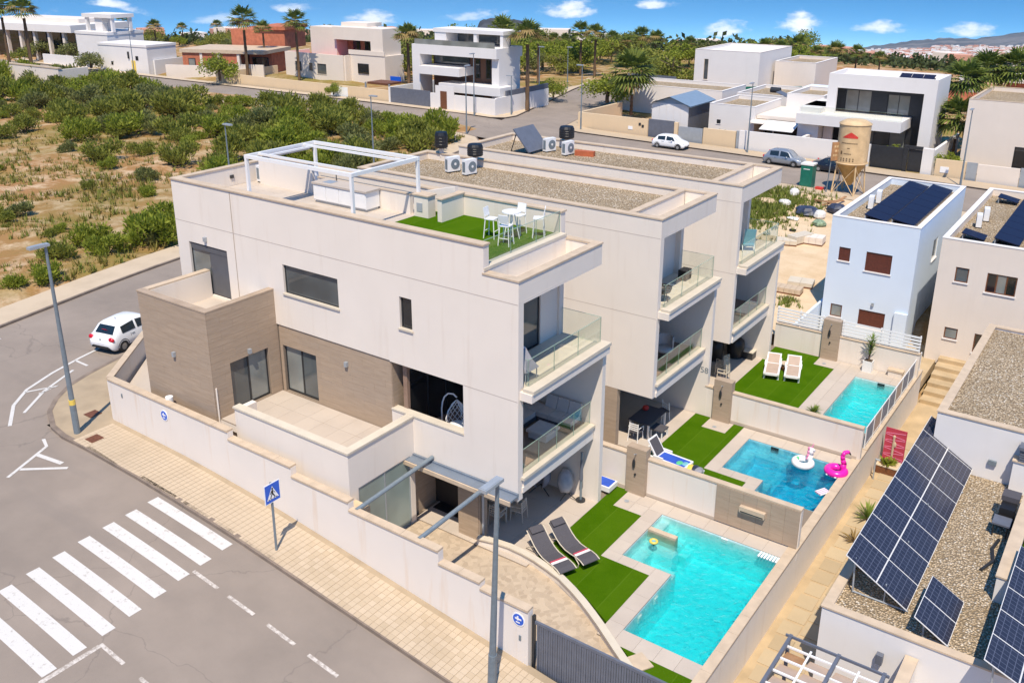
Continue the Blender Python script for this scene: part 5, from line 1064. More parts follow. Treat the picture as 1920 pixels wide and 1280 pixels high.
# planters
def blades(m, c, n, L, w, up=.6, seed=0):
    rnd = random.Random(seed)
    for k in range(n):
        a = rnd.uniform(0, 6.283); e = rnd.uniform(.15, 1.35)*up+.15; l = L*rnd.uniform(.7, 1.1); d = Vector((math.cos(a)*math.cos(e), math.sin(a)*math.cos(e), math.sin(e))); s = Vector((-math.sin(a), math.cos(a), 0))*w; c0 = Vector(c)
        p1 = c0+d*l*.55; p2 = c0+d*l+Vector((0, 0, -l*.12)); m.face([c0-s*.5, c0+s*.5, p1+s, p1-s]); m.face([p1-s, p1+s, p2])
def potted(label, x, y, z, kind):
    t = thing('potted_plant', label, 'plant', (x, y, z))
    child('planter', t, M['pot_white'], (x-.24, x+.24, y-.24, y+.24, z, z+.62)); child('soil', t, M['bark'], (x-.2, x+.2, y-.2, y+.2, z+.6, z+.625))
    MB().tube((x, y, z+.6), (x+.03, y, z+1.5), .05, 8, .03).build('stem', M['trunk'], t); m = MB()
    for k in range(6): blades(m, (x+.02, y, z+.95+k*.18), 16, .5, .025, .75, k)
    m.build('foliage', M['yucca'], t)
potted('tall yucca in a white square planter by the slatted fence', 5.65, 24.75, .016, 0)
def bush(name, label, x, y, z, n, L, w, mat, up=.8, seed=1):
    t = thing(name, label, 'plant', (x, y, z)); m = MB(); blades(m, (x, y, z+.05), n, L, w, up, seed); m.build('foliage', mat, t); MB().tube((x, y, z-.05), (x, y, z+.12), .07, 8).build('stem', M['trunk'], t)
bush('agave_plant', 'round spiky green plant at the edge of the third pool', 4.94, 18.1, .02, 70, .55, .022, M['yucca'])
bush('palm_seedling', 'small bright yucca in the sunken lane beside the solar array', 9.0, 13.6, -1.97, 60, .95, .03, M['yucca'], .9, 3); bush('dry_palm_seedling', 'small withered brown palm in the sunken lane', 9.0, 11.6, -1.97, 40, .7, .03, M['palm_dry'], .7, 4)
t = thing('stone_bench', 'cream stone bench block by the fence of the third garden', 'bench', (7.05, 24.9, 0)); child('seat', t, M['coping'], (6.65, 7.45, 24.7, 25.1, .3, .4)); child('base', t, M['plaster_beige'], (6.7, 7.4, 24.73, 25.08, .016, .3))
cp = thing('cactus_planter', 'brown timber planter with green aloe before a red lattice screen in the lane', 'planter', (8.6, 18.3, -2)); child('trough', cp, M['wood'], (8.15, 9.1, 17.9, 18.6, -1.99, -1.6)); child('rim', cp, M['ledge'], (8.13, 9.12, 17.88, 18.62, -1.6, -1.55)); child('soil', cp, M['sand'], (8.18, 9.07, 17.93, 18.57, -1.55, -1.54)); m = MB()
for x, y in ((8.4, 18.2), (8.75, 18.3), (8.6, 18.1)): blades(m, (x, y, -1.53), 26, .42, .05, .8, int(x*10))
m.build('aloe', M['leaf_b'], cp)
rs = thing('lattice_screen', 'dark red patterned lattice screen standing behind the timber planter', 'screen', (8.65, 18.75, -2)); child('panel', rs, M['towel_red'], (8.2, 9.15, 18.74, 18.78, -1.9, .05)); m = MB()
for k in range(9): m.obox((8.67, 18.735, -1.6+k*.18), (.44, 0, .06*(-1)**k), (0, .006, 0), (0, 0, .012))
m.build('lattice_bar', M['rose_vinyl'], rs); m = MB(); m.tube((8.62, 18.72, -1.5), (8.62, 18.72, -.4), .05, 8).ball((8.62, 18.72, -.35), .07, .05, .09).ball((8.66, 18.72, -.75), .1, .05, .16); m.build('ornament', M['coping'], rs)
tp = thing('water_tap', 'grey standpipe tap at the foot of the retaining wall in the lane', 'tap', (8.25, 17.2, -2)); MB().tube((8.25, 17.2, -2), (8.25, 17.2, -.9), .035).tube((8.25, 17.2, -.95), (8.45, 17.2, -.95), .05).build('pipe', M['grey_light_metal'], tp)
gs = thing('garden_screen', 'green striped fabric screen beside the wall in the lane', 'screen', (9.9, 20.5, -2)); child('cloth', gs, M['green_vinyl'], (9.85, 9.9, 19.2, 20.6, -1.6, -.1)); child('pole', gs, M['wood'], (9.84, 9.91, 19.12, 19.2, -2, 0)); 

# ================================================================ NEIGHBOURS ON THE RIGHT
def solar_panel(parent, lx, ly, mtx):
    m = MB(); m.box(0, lx, 0, ly, -.03, 0, 0); o = m.build('solar_panel', M['white_paint'], parent); o.parent = parent; o.matrix_parent_inverse = Matrix.Identity(4); o.matrix_local = Matrix.Translation(-parent.location) @ mtx
    c = MB(); c.face([(.016, .016, .004), (lx-.016, .016, .004), (lx-.016, ly-.016, .004), (.016, ly-.016, .004)]); q = c.build('cells', M['solar'], o); q.matrix_parent_inverse = Matrix.Identity(4); return o
def array(label, x0, z0, x1, z1, y0, y1, nx, ny, legs=True):
    t = thing('solar_array', label, 'solar panel', (x0, y0, z1-.3)); L = math.hypot(x1-x0, z1-z0); ang = math.atan2(z0-z1, x1-x0)
    base = Matrix.Translation((x0, y0, z0)) @ Matrix.Rotation(ang, 4, 'Y')
    for i in range(nx):
        for j in range(ny): solar_panel(t, L/nx-.008, (y1-y0)/ny-.008, base @ Matrix.Translation((i*L/nx, j*(y1-y0)/ny, 0)))
    if legs:
        n = max(2, ny//2+1)
        for k in range(n):
            y = y0+.25+(y1-y0-.5)*k/(n-1)
            MB().tube((x0+.25, y, z0-.15), (x0+.3, y, .97), .03).build('leg', M['grey_light_metal'], t); MB().tube((x0+.3, y, 1.0), (x1, y, 1.0), .03).build('rail', M['grey_light_metal'], t); MB().tube((x0+1.3 if nx > 1 else x1-.15, y, (z0+z1)/2-.1 if nx > 1 else z1-.03), (x0+1.3 if nx > 1 else x1-.15, y, .97), .025).build('leg', M['grey_light_metal'], t)
    return t
nb = thing('flat_roof_house', 'low white house with gravel roof and big solar array in the right foreground', 'house', (14, 8, -2))
MB().wall('x', 2.7, .25, 10.2, 22, -2.1, 1.14).wall('y', 10.2, .25, 2.95, 14.7, -2.1, 1.14).build('house_wall', M['plaster2'], nb); child('parapet_coping', nb, M['coping'], (10.16, 22, 2.66, 2.99, 1.14, 1.2)); child('parapet_coping', nb, M['coping'], (10.16, 10.49, 2.99, 14.7, 1.14, 1.2)); child('gravel_roof', nb, M['gravel'], (10.45, 22, 2.95, 14.7, .5, .95)); child('wall_lamp', nb, M['gate_grey'], (12.05, 12.25, 2.5, 2.69, -.05, .3))
MB().wall('y', 12.9, .3, -3, 2.66, -2.1, .55).build('fin_wall', M['plaster2'], nb); child('fin_coping', nb, M['coping'], (12.86, 13.24, -3, 2.66, .55, .61))
MB().wall('x', 14.2, .4, 13.9, 16, .95, 2.3).build('chimney_wall', M['plaster2'], nb); child('chimney_coping', nb, M['coping'], (13.85, 16, 14.15, 14.65, 2.3, 2.36)); MB().wall('y', 14.6, .35, 6.5, 13.0, .95, 1.9).build('terrace_wall', M['plaster2'], nb); child('terrace_coping', nb, M['coping'], (14.56, 14.99, 6.46, 13.04, 1.9, 1.96)); child('roof_turf', nb, M['turf'], (15.0, 22, 2.96, 12, .95, 1.35))
array('large solar array of sixteen dark panels over the right foreground roof', 10.43, 2.45, 12.5, 1.2, 4.0, 16.1, 2, 8); array('small two panel solar module beside the large array', 12.87, 1.8, 13.92, 1.2, 3.02, 5.5, 1, 2); array('solar array cut off by the lower right picture edge', 15.0, 2.3, 16.9, 1.5, 1.6, 8.2, 2, 5)
bq = thing('gas_barbecue', 'black gas barbecue on the gravel roof by the low wall', 'barbecue', (14.2, 11.8, .95)); child('cabinet', bq, M['black'], (13.95, 14.45, 11.3, 12.1, 1.0, 1.75)); child('lid', bq, M['charcoal_fabric'], (13.9, 14.5, 11.9, 12.5, 1.75, 1.95)); child('shelf', bq, M['gate_grey'], (13.85, 14.45, 10.5, 11.15, 1.45, 1.52)); child('shelf_leg', bq, M['black'], (13.9, 13.95, 10.55, 10.6, .95, 1.45), (14.35, 14.4, 10.55, 10.6, .95, 1.45))
for a in (11.4, 12.0): MB().tube((13.9, a, 1.05), (13.97, a, 1.05), .09, 10).build('wheel', M['rubber'], bq)
vt = thing('roof_vent', 'stacked dark roof ventilator on the white chimney wall', 'vent', (14.3, 14.4, 2.36))
for k in range(5): child('louvre', vt, M['gate_grey'], (14.05+.02*(k % 2), 14.65-.02*(k % 2), 14.15, 14.6, 2.37+k*.1, 2.44+k*.1))
child('hood', vt, M['gate_grey'], (14.0, 14.7, 14.1, 14.64, 2.87, 3.0))
tag(MB().path([(14.2, 10.3, 1.0), (14.1, 9.6, 1.0), (14.25, 8.8, 1.0), (14.0, 8.0, 1.0)], .06).build('flexible_pipe', M['dark_frame']), 'dark flexible pipe lying on the gravel beside the low wall', 'pipe')
nb2 = thing('flat_roof_house', 'white house with plain gravel roof behind the large solar array', 'house', (16, 21, -2))
MB().wall('x', 14.72, .25, 10.85, 24, -2.1, 3.34).wall('y', 10.85, .25, 14.97, 26.5, -2.1, 3.34).wall('x', 26.25, .25, 11.1, 24, -2.1, 3.34).build('house_wall', M['plaster2'], nb2); child('parapet_coping', nb2, M['coping'], (10.81, 24, 14.68, 15.03, 3.34, 3.4)); child('parapet_coping', nb2, M['coping'], (10.81, 11.16, 15.03, 26.54, 3.34, 3.4)); child('parapet_coping', nb2, M['coping'], (11.16, 24, 26.2, 26.54, 3.34, 3.401)); child('gravel_roof', nb2, M['gravel'], (11.1, 24, 14.97, 26.25, 2.8, 3.22)); child('wall_lamp', nb2, M['grey_metal'], (13.0, 13.3, 14.6, 14.71, 1.65, 1.85))
# steel pergola over the lane-side terrace, bottom right
sp_ = thing('steel_pergola', 'dark steel pergola with white slats at the lower right edge', 'pergola', (11, -.5, -2))
for x in (9.75, 11.25, 12.6): child('beam', sp_, M['gate_grey'], (x-.05, x+.05, -3.5, 1.2, .72, .84))
for y in (1.1,): child('cross_beam', sp_, M['gate_grey'], (9.6, 12.75, y-.03, y+.03, .78, .86))
for k in range(6): child('slat', sp_, M['white_paint'], (9.8, 12.55, .72-k*.62-.03, .72-k*.62+.03, .70, .76))
for x in (10.5, 11.95): child('slat', sp_, M['white_paint'], (x-.03, x+.03, -3.4, .85, .77, .80))
for x in (9.75, 12.6): child('post', sp_, M['gate_grey'], (x-.05, x+.05, .9, 1.0, -2, .72))
pf = thing('privacy_cloth', 'beige fabric sheets hung below the pergola slats', 'awning', (11, -.5, .3))
for k in range(6):
    for a, b in ((9.82, 10.46), (10.54, 11.2), (11.32, 11.92), (12.0, 12.55)): MB().obox(((a+b)/2, .72-k*.62-.3, .62), ((b-a)/2, 0, 0), (0, .27, -.08), (0, .004, .008)).build('sheet', M['taupe_sling'] if (k+int(a)) % 3 else M['cap_board'], pf)
# pale blue house and beige house behind the fence
def flat_house(label, x0, x1, y0, y1, z0, z1, mat, cop, wins, frame, panes, name='flat_roof_house', gravel=True, cat='house'):
    h = thing(name, label, cat, ((x0+x1)/2, (y0+y1)/2, z0)); hl = [w[:4] for w in wins if w[4] == 'f']; hs_ = [w[:4] for w in wins if w[4] == 's']
    MB().wall('x', y0, .25, x0, x1, z0, z1, hl).wall('y', x1-.25, .25, y0+.25, y1, z0, z1, hs_).wall('y', x0, .25, y0+.25, y1, z0, z1).wall('x', y1-.25, .25, x0+.25, x1-.25, z0, z1).build('house_wall', mat, h)
    child('parapet_coping', h, cop, (x0-.02, x1+.02, y0-.02, y0+.27, z1, z1+.05)); child('parapet_coping', h, cop, (x0-.02, x0+.27, y0+.27, y1+.02, z1, z1+.05)); child('parapet_coping', h, cop, (x1-.27, x1+.02, y0+.27, y1+.02, z1, z1+.051)); child('parapet_coping', h, cop, (x0+.27, x1-.27, y1-.27, y1+.02, z1, z1+.05))
    child('flat_roof', h, M['gravel'] if gravel else mat, (x0+.25, x1-.25, y0+.25, y1-.25, z1-.8, z1-.42))
    for w in wins:
        fr = w[5] if len(w) > 5 and w[5] else frame; pn = w[6] if len(w) > 6 else panes
        window(h, 'x' if w[4] == 'f' else 'y', y0 if w[4] == 'f' else x1, w[0], w[1], w[2], w[3], -1 if w[4] == 'f' else 1, w[7] if len(w) > 7 else 2, frame=fr, pane=pn, sillm=M['plaster2'], rec=.1)
    return h
lb = flat_house('pale blue house with red brown shutters and two rows of roof solar panels', 1.05, 6.02, 31.2, 43.8, -1.2, 6.5, M['plaster_blue'], M['plaster2'], [(1.66, 2.33, 3.84, 4.68, 'f', M['red_wood'], M['red_wood'], 1), (3.25, 4.72, 3.48, 4.66, 'f', M['red_wood'], M['red_wood'], 1), (1.56, 2.25, .24, 1.04, 'f', M['wood'], M['window_pale'], 1), (3.25, 4.77, -.06, 1.04, 'f', M['red_wood'], M['red_wood'], 1), (35.6, 36.9, 3.4, 4.75, 's', M['plaster2'], M['window_pale'], 1)], M['wood'], M['window'])
wall_lamp(lb, 4.0, 31.2, 1.5); MB().wall('y', 5.3, .72, 31.0, 31.19, -1.2, 1.3).build('lower_wall', M['plaster_blue'], lb)
def flat_panels(parent, x0, x1, y0, y1, z, n, tilt=.25):
    for k in range(n):
        a = y0+(y1-y0)*k/n; m = MB(); m.obox(((x0+x1)/2, a+(y1-y0)/n/2, z), ((x1-x0)/2, 0, -tilt*.5), (0, (y1-y0)/n/2-.02, 0), (.01, 0, .02)); m.build('solar_panel', M['solar_dark'], parent)
t_ = NT('navy_solar_glass'); t_.col((.016, .018, .042)); t_.p(rough=.4, spec=.15); M['solar_dark'] = t_.mat
sa = thing('solar_array', 'left row of navy solar panels on the pale blue house roof', 'solar panel', (3.2, 38, 6.1)); flat_panels(sa, 2.55, 3.85, 32.3, 43.2, 6.45, 7); child('rail', sa, M['grey_light_metal'], (2.6, 2.66, 32.3, 43.2, 6.1, 6.5)); child('rail', sa, M['grey_light_metal'], (3.75, 3.8, 32.3, 43.2, 6.1, 6.25))
sa = thing('solar_array', 'right row of navy solar panels on the pale blue house roof', 'solar panel', (4.7, 38, 6.1)); flat_panels(sa, 4.1, 5.4, 32.3, 43.0, 6.45, 7); child('rail', sa, M['grey_light_metal'], (4.15, 4.2, 32.3, 43.0, 6.1, 6.5)); child('rail', sa, M['grey_light_metal'], (5.3, 5.35, 32.3, 43.0, 6.1, 6.25))
condenser('condenser_unit', 'white condenser on the pale blue house roof, nearer one', 2.0, 35.9, 6.08, R(-80)); condenser('condenser_unit', 'white condenser on the pale blue house roof, farther one', 2.0, 37.7, 6.08, R(-80))
bh2 = flat_house('beige two storey house with brown windows at the right edge behind the fence', 7.25, 14.5, 31.0, 45.5, -1.2, 6.25, M['plaster_beige'], M['plaster2'], [(8.17, 8.86, 3.86, 4.72, 'f', M['wood'], M['window'], 1), (9.78, 11.27, 3.56, 4.68, 'f', M['wood'], [M['window_dark'], M['window_pale'], M['window_dark']], 3), (8.1, 8.8, .42, 1.1, 'f', M['wood'], M['window_pale'], 1), (9.68, 11.2, -.1, 1.06, 'f', M['wood'], M['window_dark'], 1)], M['wood'], M['window'])
sa = thing('solar_array', 'long row of navy solar panels on the beige house roof', 'solar panel', (10.3, 38, 5.9)); flat_panels(sa, 9.6, 10.9, 32.4, 44.5, 6.2, 8); child('rail', sa, M['grey_light_metal'], (9.65, 9.7, 32.4, 44.5, 5.83, 6.2))
for k, (x, y, l) in enumerate(((8.5, 33.2, 'small tilted solar panel at the near corner of the beige roof'), (8.7, 43.6, 'small tilted solar panel at the far corner of the beige roof'))): sq_ = thing('solar_array', l, 'solar panel', (x, y, 5.85)); flat_panels(sq_, x-.6, x+.6, y-.6, y+.6, 6.15, 1); child('rail', sq_, M['grey_light_metal'], (x-.55, x-.5, y-.5, y+.5, 5.83, 6.2))
condenser('condenser_unit', 'white condenser on the beige house roof, nearer one', 8.2, 36.2, 5.83, R(-80)); condenser('condenser_unit', 'white condenser on the beige house roof, farther one', 8.3, 38.0, 5.83, R(-80))
# ================================================================ STREET FURNITURE
def lamp_post(label, x, y, h, lean=(0, 0), head=(0, -1), mat=M['grey_metal'], r=.11, arm=.75):
    z = T(x, y); t = thing('street_lamp', label, 'street lamp', (x, y, z)); top = (x+lean[0], y+lean[1], z+h)
    mid = tuple((x, y, z)[i]*.82+top[i]*.18 for i in range(3)); MB().tube((x, y, z-.1), mid, r*1.25, 12, r*1.2).build('base_sleeve', mat, t); MB().tube(mid, top, r, 12, r*.5).build('pole', mat, t)
    d = Vector((head[0], head[1], 0)).normalized(); s = Vector((-d.y, d.x, 0)); c = Vector(top)+d*(arm*.38)
    m = MB(); m.obox(c, d*arm*.55, s*.13, Vector((0, 0, .05))); m.obox(c+d*.06+Vector((0, 0, .05)), d*arm*.42, s*.1, Vector((0, 0, .02))); m.build('lamp_head', M['grey_light_metal'], t)
    MB().obox(c+d*.1-Vector((0, 0, .055)), d*arm*.3, s*.09, Vector((0, 0, .01))).build('lens', M['clear_lamp'], t); return t
l1 = lamp_post('tall grey street lamp with yellow band at the left street corner', -19.05, -5.7, 8.4); MB().tube((-19.05, -5.7, 1.86+1.35), (-19.05, -5.7, 1.86+1.58), .135, 12).build('yellow_band', M['yellow_vinyl'], l1)
lamp_post('tall grey street lamp beside the near gate pier', 2.95, -5.56, 7.4, (.33, -.1))
for x, y, h, hd, l in ((-40.4, 19.7, 8.0, (1, 0), 'grey street lamp on the scrubland pavement, nearer one behind the roof pergola'), (-43.2, 38.1, 8.0, (1, 0), 'grey street lamp on the scrubland pavement, farther one'), (-51.0, 62, 7.8, (0, 1), 'slim street lamp on the pavement corner at the end of the scrubland'), (-57.5, 71.9, 7.8, (0, -1), 'slim street lamp in front of the brown and white house wall corner'), (-54.2, 75.6, 5.0, (-1, 0), 'short street lamp at the corner of the brown house wall'), (-56.8, 86, 7.7, (1, 0), 'slim street lamp beside the round bush past the brown house'), (-60.9, 100, 6.3, (1, 0), 'slim street lamp farther along the road beyond the junction'), (-42.3, 73.6, 7.7, (-1, 0), 'street lamp at the corner of the beige wall by the junction'), (-20.8, 73.4, 7.5, (0, -1), 'street lamp on the back road pavement near the silver car'), (1.2, 71.6, 7.3, (0, -1), 'street lamp before the large beige house at the right edge'), (-149, 78, 7.8, (0, -1), 'thin street lamp beside the white tower house'), (-121.4, 64.6, 8.8, (0, -1), 'thin street lamp before the low white house on the left')):
    lamp_post(l, x, y, h, (0, 0), hd, r=.085, arm=.8)
ps = thing('crossing_sign', 'square blue pedestrian crossing sign on a grey post beside the zebra crossing', 'sign', (-6.46, -5.7, 1.2))
MB().tube((-6.46, -5.7, 1.1), (-6.44, -5.7, 3.95), .045, 12).build('post', M['grey_metal'], ps)
fx = -6.38; Y0, Z0 = -5.7, 3.58
child('back_plate', ps, M['white_sign'], (fx-.02, fx, Y0-.34, Y0+.34, Z0-.38, Z0+.38)); child('blue_face', ps, M['sign_blue'], (fx, fx+.004, Y0-.31, Y0+.31, Z0-.35, Z0+.35))
def yz(pts, x, name, mat, parent):
    m = MB(); m.face([(x, Y0+a, Z0+b) for a, b in pts]); return m.build(name, mat, parent)
yz([(-.26, -.24), (.26, -.24), (0, .26)], fx+.007, 'white_triangle', M['white_sign'], ps)
m = MB()
for q in ([(-.035, .12), (.035, .12), (.035, .19), (-.035, .19)], [(-.05, .1), (.04, .11), (.03, -.06), (-.05, -.05)], [(-.05, -.04), (.0, -.05), (-.09, -.2), (-.13, -.2)], [(-.02, -.04), (.04, -.05), (.12, -.2), (.07, -.2)], [(.03, .08), (.05, .06), (.12, -.03), (.1, -.05)], [(-.05, .08), (-.04, .03), (-.1, -.04), (-.12, -.02)]): m.face([(fx+.01, Y0+a, Z0+b) for a, b in q])
for k in range(4): m.face([(fx+.0105, Y0+a, Z0+b) for a, b in ((-.2+k*.11, -.23), (-.14+k*.11, -.23), (-.14+k*.11, -.205), (-.2+k*.11, -.205))])
m.build('walking_figure', M['black'], ps)
wh = thing('water_heater', 'round brown and white garden shower post by the clad box', 'shower', (-15.0, -3.75, 2.9)); MB().tube((-15.0, -3.72, 2.9), (-15.0, -3.72, 3.75), .13, 14).build('post', M['cap_board'], wh); MB().tube((-15.0, -3.72, 3.75), (-15.0, -3.72, 3.95), .16, 14).build('cap', M['white_plastic'], wh); child('bracket', wh, M['white_plastic'], (-15.5, -15.1, -3.75, -3.65, 3.45, 3.6))
tag(MB().box(-13.9, -12.9, -.65, -.15, 6.9, 7.55).build('deck_box', M['white_plastic']), 'white storage box on the small roof terrace of the clad corner', 'box')

# ================================================================ CARS
def car(label, x, y, rz, L, Wd, H, paint, kind='hatch', cat='car', belt=.93):
    t = thing('parked_car', label, cat, (0, 0, 0), 'parked cars')
    if kind == 'hatch': st = [(-.5, .45, .62, .62, .74), (-.485, .30, .80, .84, .90), (-.455, .22, .92, .95, .97), (-.42, .2, .95, .99, 1.0), (-.33, .2, .95, H-.10, 1.0), (-.26, .2, .94, H-.02, 1.0), (-.05, .2, .93, H, 1.0), (.08, .2, .92, H-.03, 1.0), (.15, .2, .91, H-.11, 1.0), (.29, .2, .90, .95, .99), (.40, .2, .80, .84, .97), (.465, .22, .68, .72, .92), (.49, .28, .55, .58, .82), (.5, .36, .48, .49, .72)]
    else: st = [(-.5, .45, .60, .62, .76), (-.485, .32, .84, .88, .90), (-.45, .22, .94, .98, .96), (-.36, .2, .95, 1.0, 1.0), (-.33, .2, .95, 1.02, 1.0), (-.20, .2, .93, H-.06, 1.0), (-.10, .2, .92, H, 1.0), (.03, .2, .91, H-.02, 1.0), (.10, .2, .90, H-.1, 1.0), (.24, .2, .89, .93, .99), (.40, .2, .80, .83, .97), (.465, .22, .66, .7, .92), (.49, .28, .55, .58, .82), (.5, .36, .48, .49, .72)]
    W2 = Wd/2; secs = []
    for s, zb, zl, zr, wf in st:
        g = max(0, min(1, (zr-zl-.06)/(H-zl-.06))); w = W2*wf
        secs.append([(s*L, -w*.9, zb), (s*L, -w, zb+.12), (s*L, -w*1.0, (zb+zl)*.55), (s*L, -w*.965, zl), (s*L, -w*(.93-.19*g), zr-.03), (s*L, -w*(.80-.16*g), zr), (s*L, 0, zr+.025), ])
    m = MB(); n = 13
    for sc_ in secs: m.v += sc_+[(p[0], -p[1], p[2]) for p in reversed(sc_[:-1])]
    for i in range(len(secs)-1):
        for j in range(n-1): m.f.append((i*n+j, i*n+j+1, (i+1)*n+j+1, (i+1)*n+j)); m.m.append(0)
        m.f.append((i*n, (i+1)*n, (i+1)*n+n-1, i*n+n-1)); m.m.append(1)
    m.f.append(tuple(range(n))[::-1]); m.m.append(0); m.f.append(tuple((len(secs)-1)*n+j for j in range(n))); m.m.append(0)
    m.build('body', [paint, M['rubber']], t, smooth=True)
    def patch(a, b, c, d, off, name, mat, ins=(.06, .06)):
        a, b, c, d = map(Vector, (a, b, c, d)); q = lambda u, v: (a*(1-u)+b*u)*(1-v)+(d*(1-u)+c*u)*v; nn = (b-a).cross(d-a).normalized()*off
        P_ = [q(ins[0], ins[1])+nn, q(1-ins[0], ins[1])+nn, q(1-ins[0], 1-ins[1])+nn, q(ins[0], 1-ins[1])+nn]; mm = MB(); mm.face(P_); mm.face([p-nn*1.2 for p in P_][::-1])
        for k in range(4): mm.face([P_[k], P_[k]-nn*1.2, P_[(k+1) % 4]-nn*1.2, P_[(k+1) % 4]])
        return mm.build(name, mat, t)
    kk = [i for i, s in enumerate(st)]
    def S_(i, j): return secs[i][j]
    def mir(p): return (p[0], -p[1], p[2])
    r0, r1, f0, f1 = (3, 5, 8, 9) if kind == 'hatch' else (4, 6, 8, 9)
    # rear and front screens
    patch(S_(r0, 5), mir(S_(r0, 5)), mir(S_(r0+1, 5)), S_(r0+1, 5), -.02, 'rear_window', M['car_glass'], (.06, .06)); patch(S_(f0, 5), S_(f1, 5), mir(S_(f1, 5)), mir(S_(f0, 5)), -.02, 'windscreen', M['car_glass'], (.05, .05))
    ir, im, if_ = r1, (6 if kind == 'hatch' else 6), f0
    for sgn in (1, -1):
        fn = (lambda p: p) if sgn == 1 else mir; of = -.022 if sgn == 1 else .022
        patch(fn(S_(r1-1, 3)), fn(S_(im, 3)), fn(S_(im, 4)), fn(S_(r1-1 if kind == 'hatch' else r1-1, 4)), -of, 'side_window', M['car_glass'], (.1, .1)); patch(fn(S_(im, 3)), fn(tuple((Vector(S_(f0, 3))*.3+Vector(S_(f1, 3))*.7))), fn(S_(f0, 4)), fn(S_(im, 4)), -of, 'side_window', M['car_glass'], (.04, .1))
        yy = W2*.985*-sgn
        MB().ball((L*.11+.1, yy*1.08, .98), .1, .08, .07, 8, 6).build('mirror', paint, t, smooth=True)
        MB().ball((-L*.468, yy*.80, .83), .10, .19, .14, 12, 8).build('tail_light', M['red_lamp'], t, smooth=True); MB().ball((L*.455, yy*.74, .66), .12, .16, .08, 10, 6).build('headlight', M['clear_lamp'], t, smooth=True)
        for sx_ in (-.17, .03, .235):
            MB().box(sx_*L-.008, sx_*L+.008, yy*1.004-.004, yy*1.004+.004, .34, .86).build('door_seam', M['black'], t)
        for sx_ in (-.13, .07): MB().box(sx_*L-.09, sx_*L+.09, yy*1.0-.02, yy*1.0+.02, .79, .82).build('door_handle', M['grey_metal'], t)
        MB().box(-L*.24, L*.25, yy*1.0-.012, yy*1.0+.012, .24, .31).build('sill', M['rubber'], t)
        for wx in (-.31, .32):
            ar = MB(); cx = wx*L
            for k in range(10):
                a0_, a1_ = R(-8+k*19.6), R(-8+(k+1)*19.6); ar.tube((cx+.37*math.cos(a0_), yy*.985, .315+.37*math.sin(a0_)), (cx+.37*math.cos(a1_), yy*.985, .315+.37*math.sin(a1_)), .035, 6)
            ar.build('wheel_arch', M['rubber'], t)
            w = MB(); cx, r = wx*L, .315; prof = [(r*.55, -.10), (r*.93, -.10), (r, -.06), (r, .06), (r*.93, .10), (r*.55, .10)]
            nn = 20; i0 = 0
            for pr, py in prof: w.v += [(cx+pr*math.cos(2*math.pi*k/nn), yy*.92+py*-sgn*1.0, r+pr*math.sin(2*math.pi*k/nn)) for k in range(nn)]
            for j in range(len(prof)-1):
                for k in range(nn): w.f.append((j*nn+k, j*nn+(k+1) % nn, (j+1)*nn+(k+1) % nn, (j+1)*nn+k)); w.m.append(0)
            ty = w.build('wheel', M['rubber'], t, smooth=False); MB().tube((cx, yy*.92, r), (cx, yy*.92-.085*sgn, r), r*.62, 14).build('rim', M['rim'], ty)
    MB().obox((-L*.5-.005, 0, .62), (.01, 0, 0), (0, .26, 0), (0, 0, .055)).build('number_plate', M['white_sign'], t); MB().obox((L*.5+.002, 0, .45), (.01, 0, 0), (0, .26, 0), (0, 0, .055)).build('number_plate', M['white_sign'], t); MB().obox((-L*.492, 0, .80), (.01, 0, 0), (0, .05, 0), (0, 0, .035)).build('badge', M['grey_metal'], t)
    MB().obox((-L*.497, 0, .40), (.012, 0, 0), (0, W2*.62, 0), (0, 0, .07)).build('rear_diffuser', M['rubber'], t); MB().obox((L*.493, 0, .36), (.03, 0, 0), (0, W2*.5, 0), (0, 0, .06)).build('grille', M['rubber'], t); MB().obox((-L*.395, 0, H-.30), (.05, 0, -.05), (0, .14, 0), (0, 0, .012)).build('brake_light', M['red_lamp'], t)
    MB().tube((-L*.18, 0, H-.0), (-L*.21, 0, H+.12), .012, 6).build('aerial', M['black'], t)
    return place(t, (x, y, T(x, y)+RD+.0), rz)
car('white hatchback with red tail lights parked behind the corner garden wall', -26.45, 1.65, R(102), 3.9, 1.72, 1.5, M['car_white'])
car('white hatchback parked on the back road in front of the grey gate', -28.8, 70.8, R(0), 4.0, 1.75, 1.5, M['car_white']); car('silver hatchback parked on the back road behind the terrace roofs', -15.6, 70.5, R(-3), 4.2, 1.8, 1.6, M['car_silver']); car('dark blue saloon parked behind the wooden site sign', -10.3, 70.4, R(-2), 4.5, 1.8, 1.46, M['car_navy'], 'sedan')

# ================================================================ BUILDING PLOT
sl = thing('cement_silo', 'cream cement silo on crossed legs with a red logo', 'silo', (-6.6, 62, .3)); X0, Y1, zb = -6.6, 62.2, .4
MB().lathe(X0, Y1, [(.25, zb+1.0), (1.35, zb+3.1)], 28).build('hopper', M['silo_hopper'], sl, smooth=True); MB().lathe(X0, Y1, [(1.36, zb+3.1), (1.36, zb+6.6)], 32).build('drum', M['silo'], sl, smooth=True); MB().lathe(X0, Y1, [(1.38, zb+6.58), (1.38, zb+6.66), (.9, zb+6.92), (.3, zb+7.0), (.001, zb+7.02)], 32).build('lid', M['silo'], sl, smooth=True); MB().torus((X0, Y1, zb+3.1), 1.4, .07, 32, 6).build('ring_beam', M['silo'], sl); MB().torus((X0, Y1, zb+6.6), 1.38, .05, 32, 6).build('rim', M['silo'], sl)
leg = [(X0+1.25*math.cos(R(a)), Y1+1.25*math.sin(R(a))) for a in (35, 125, 215, 305)]
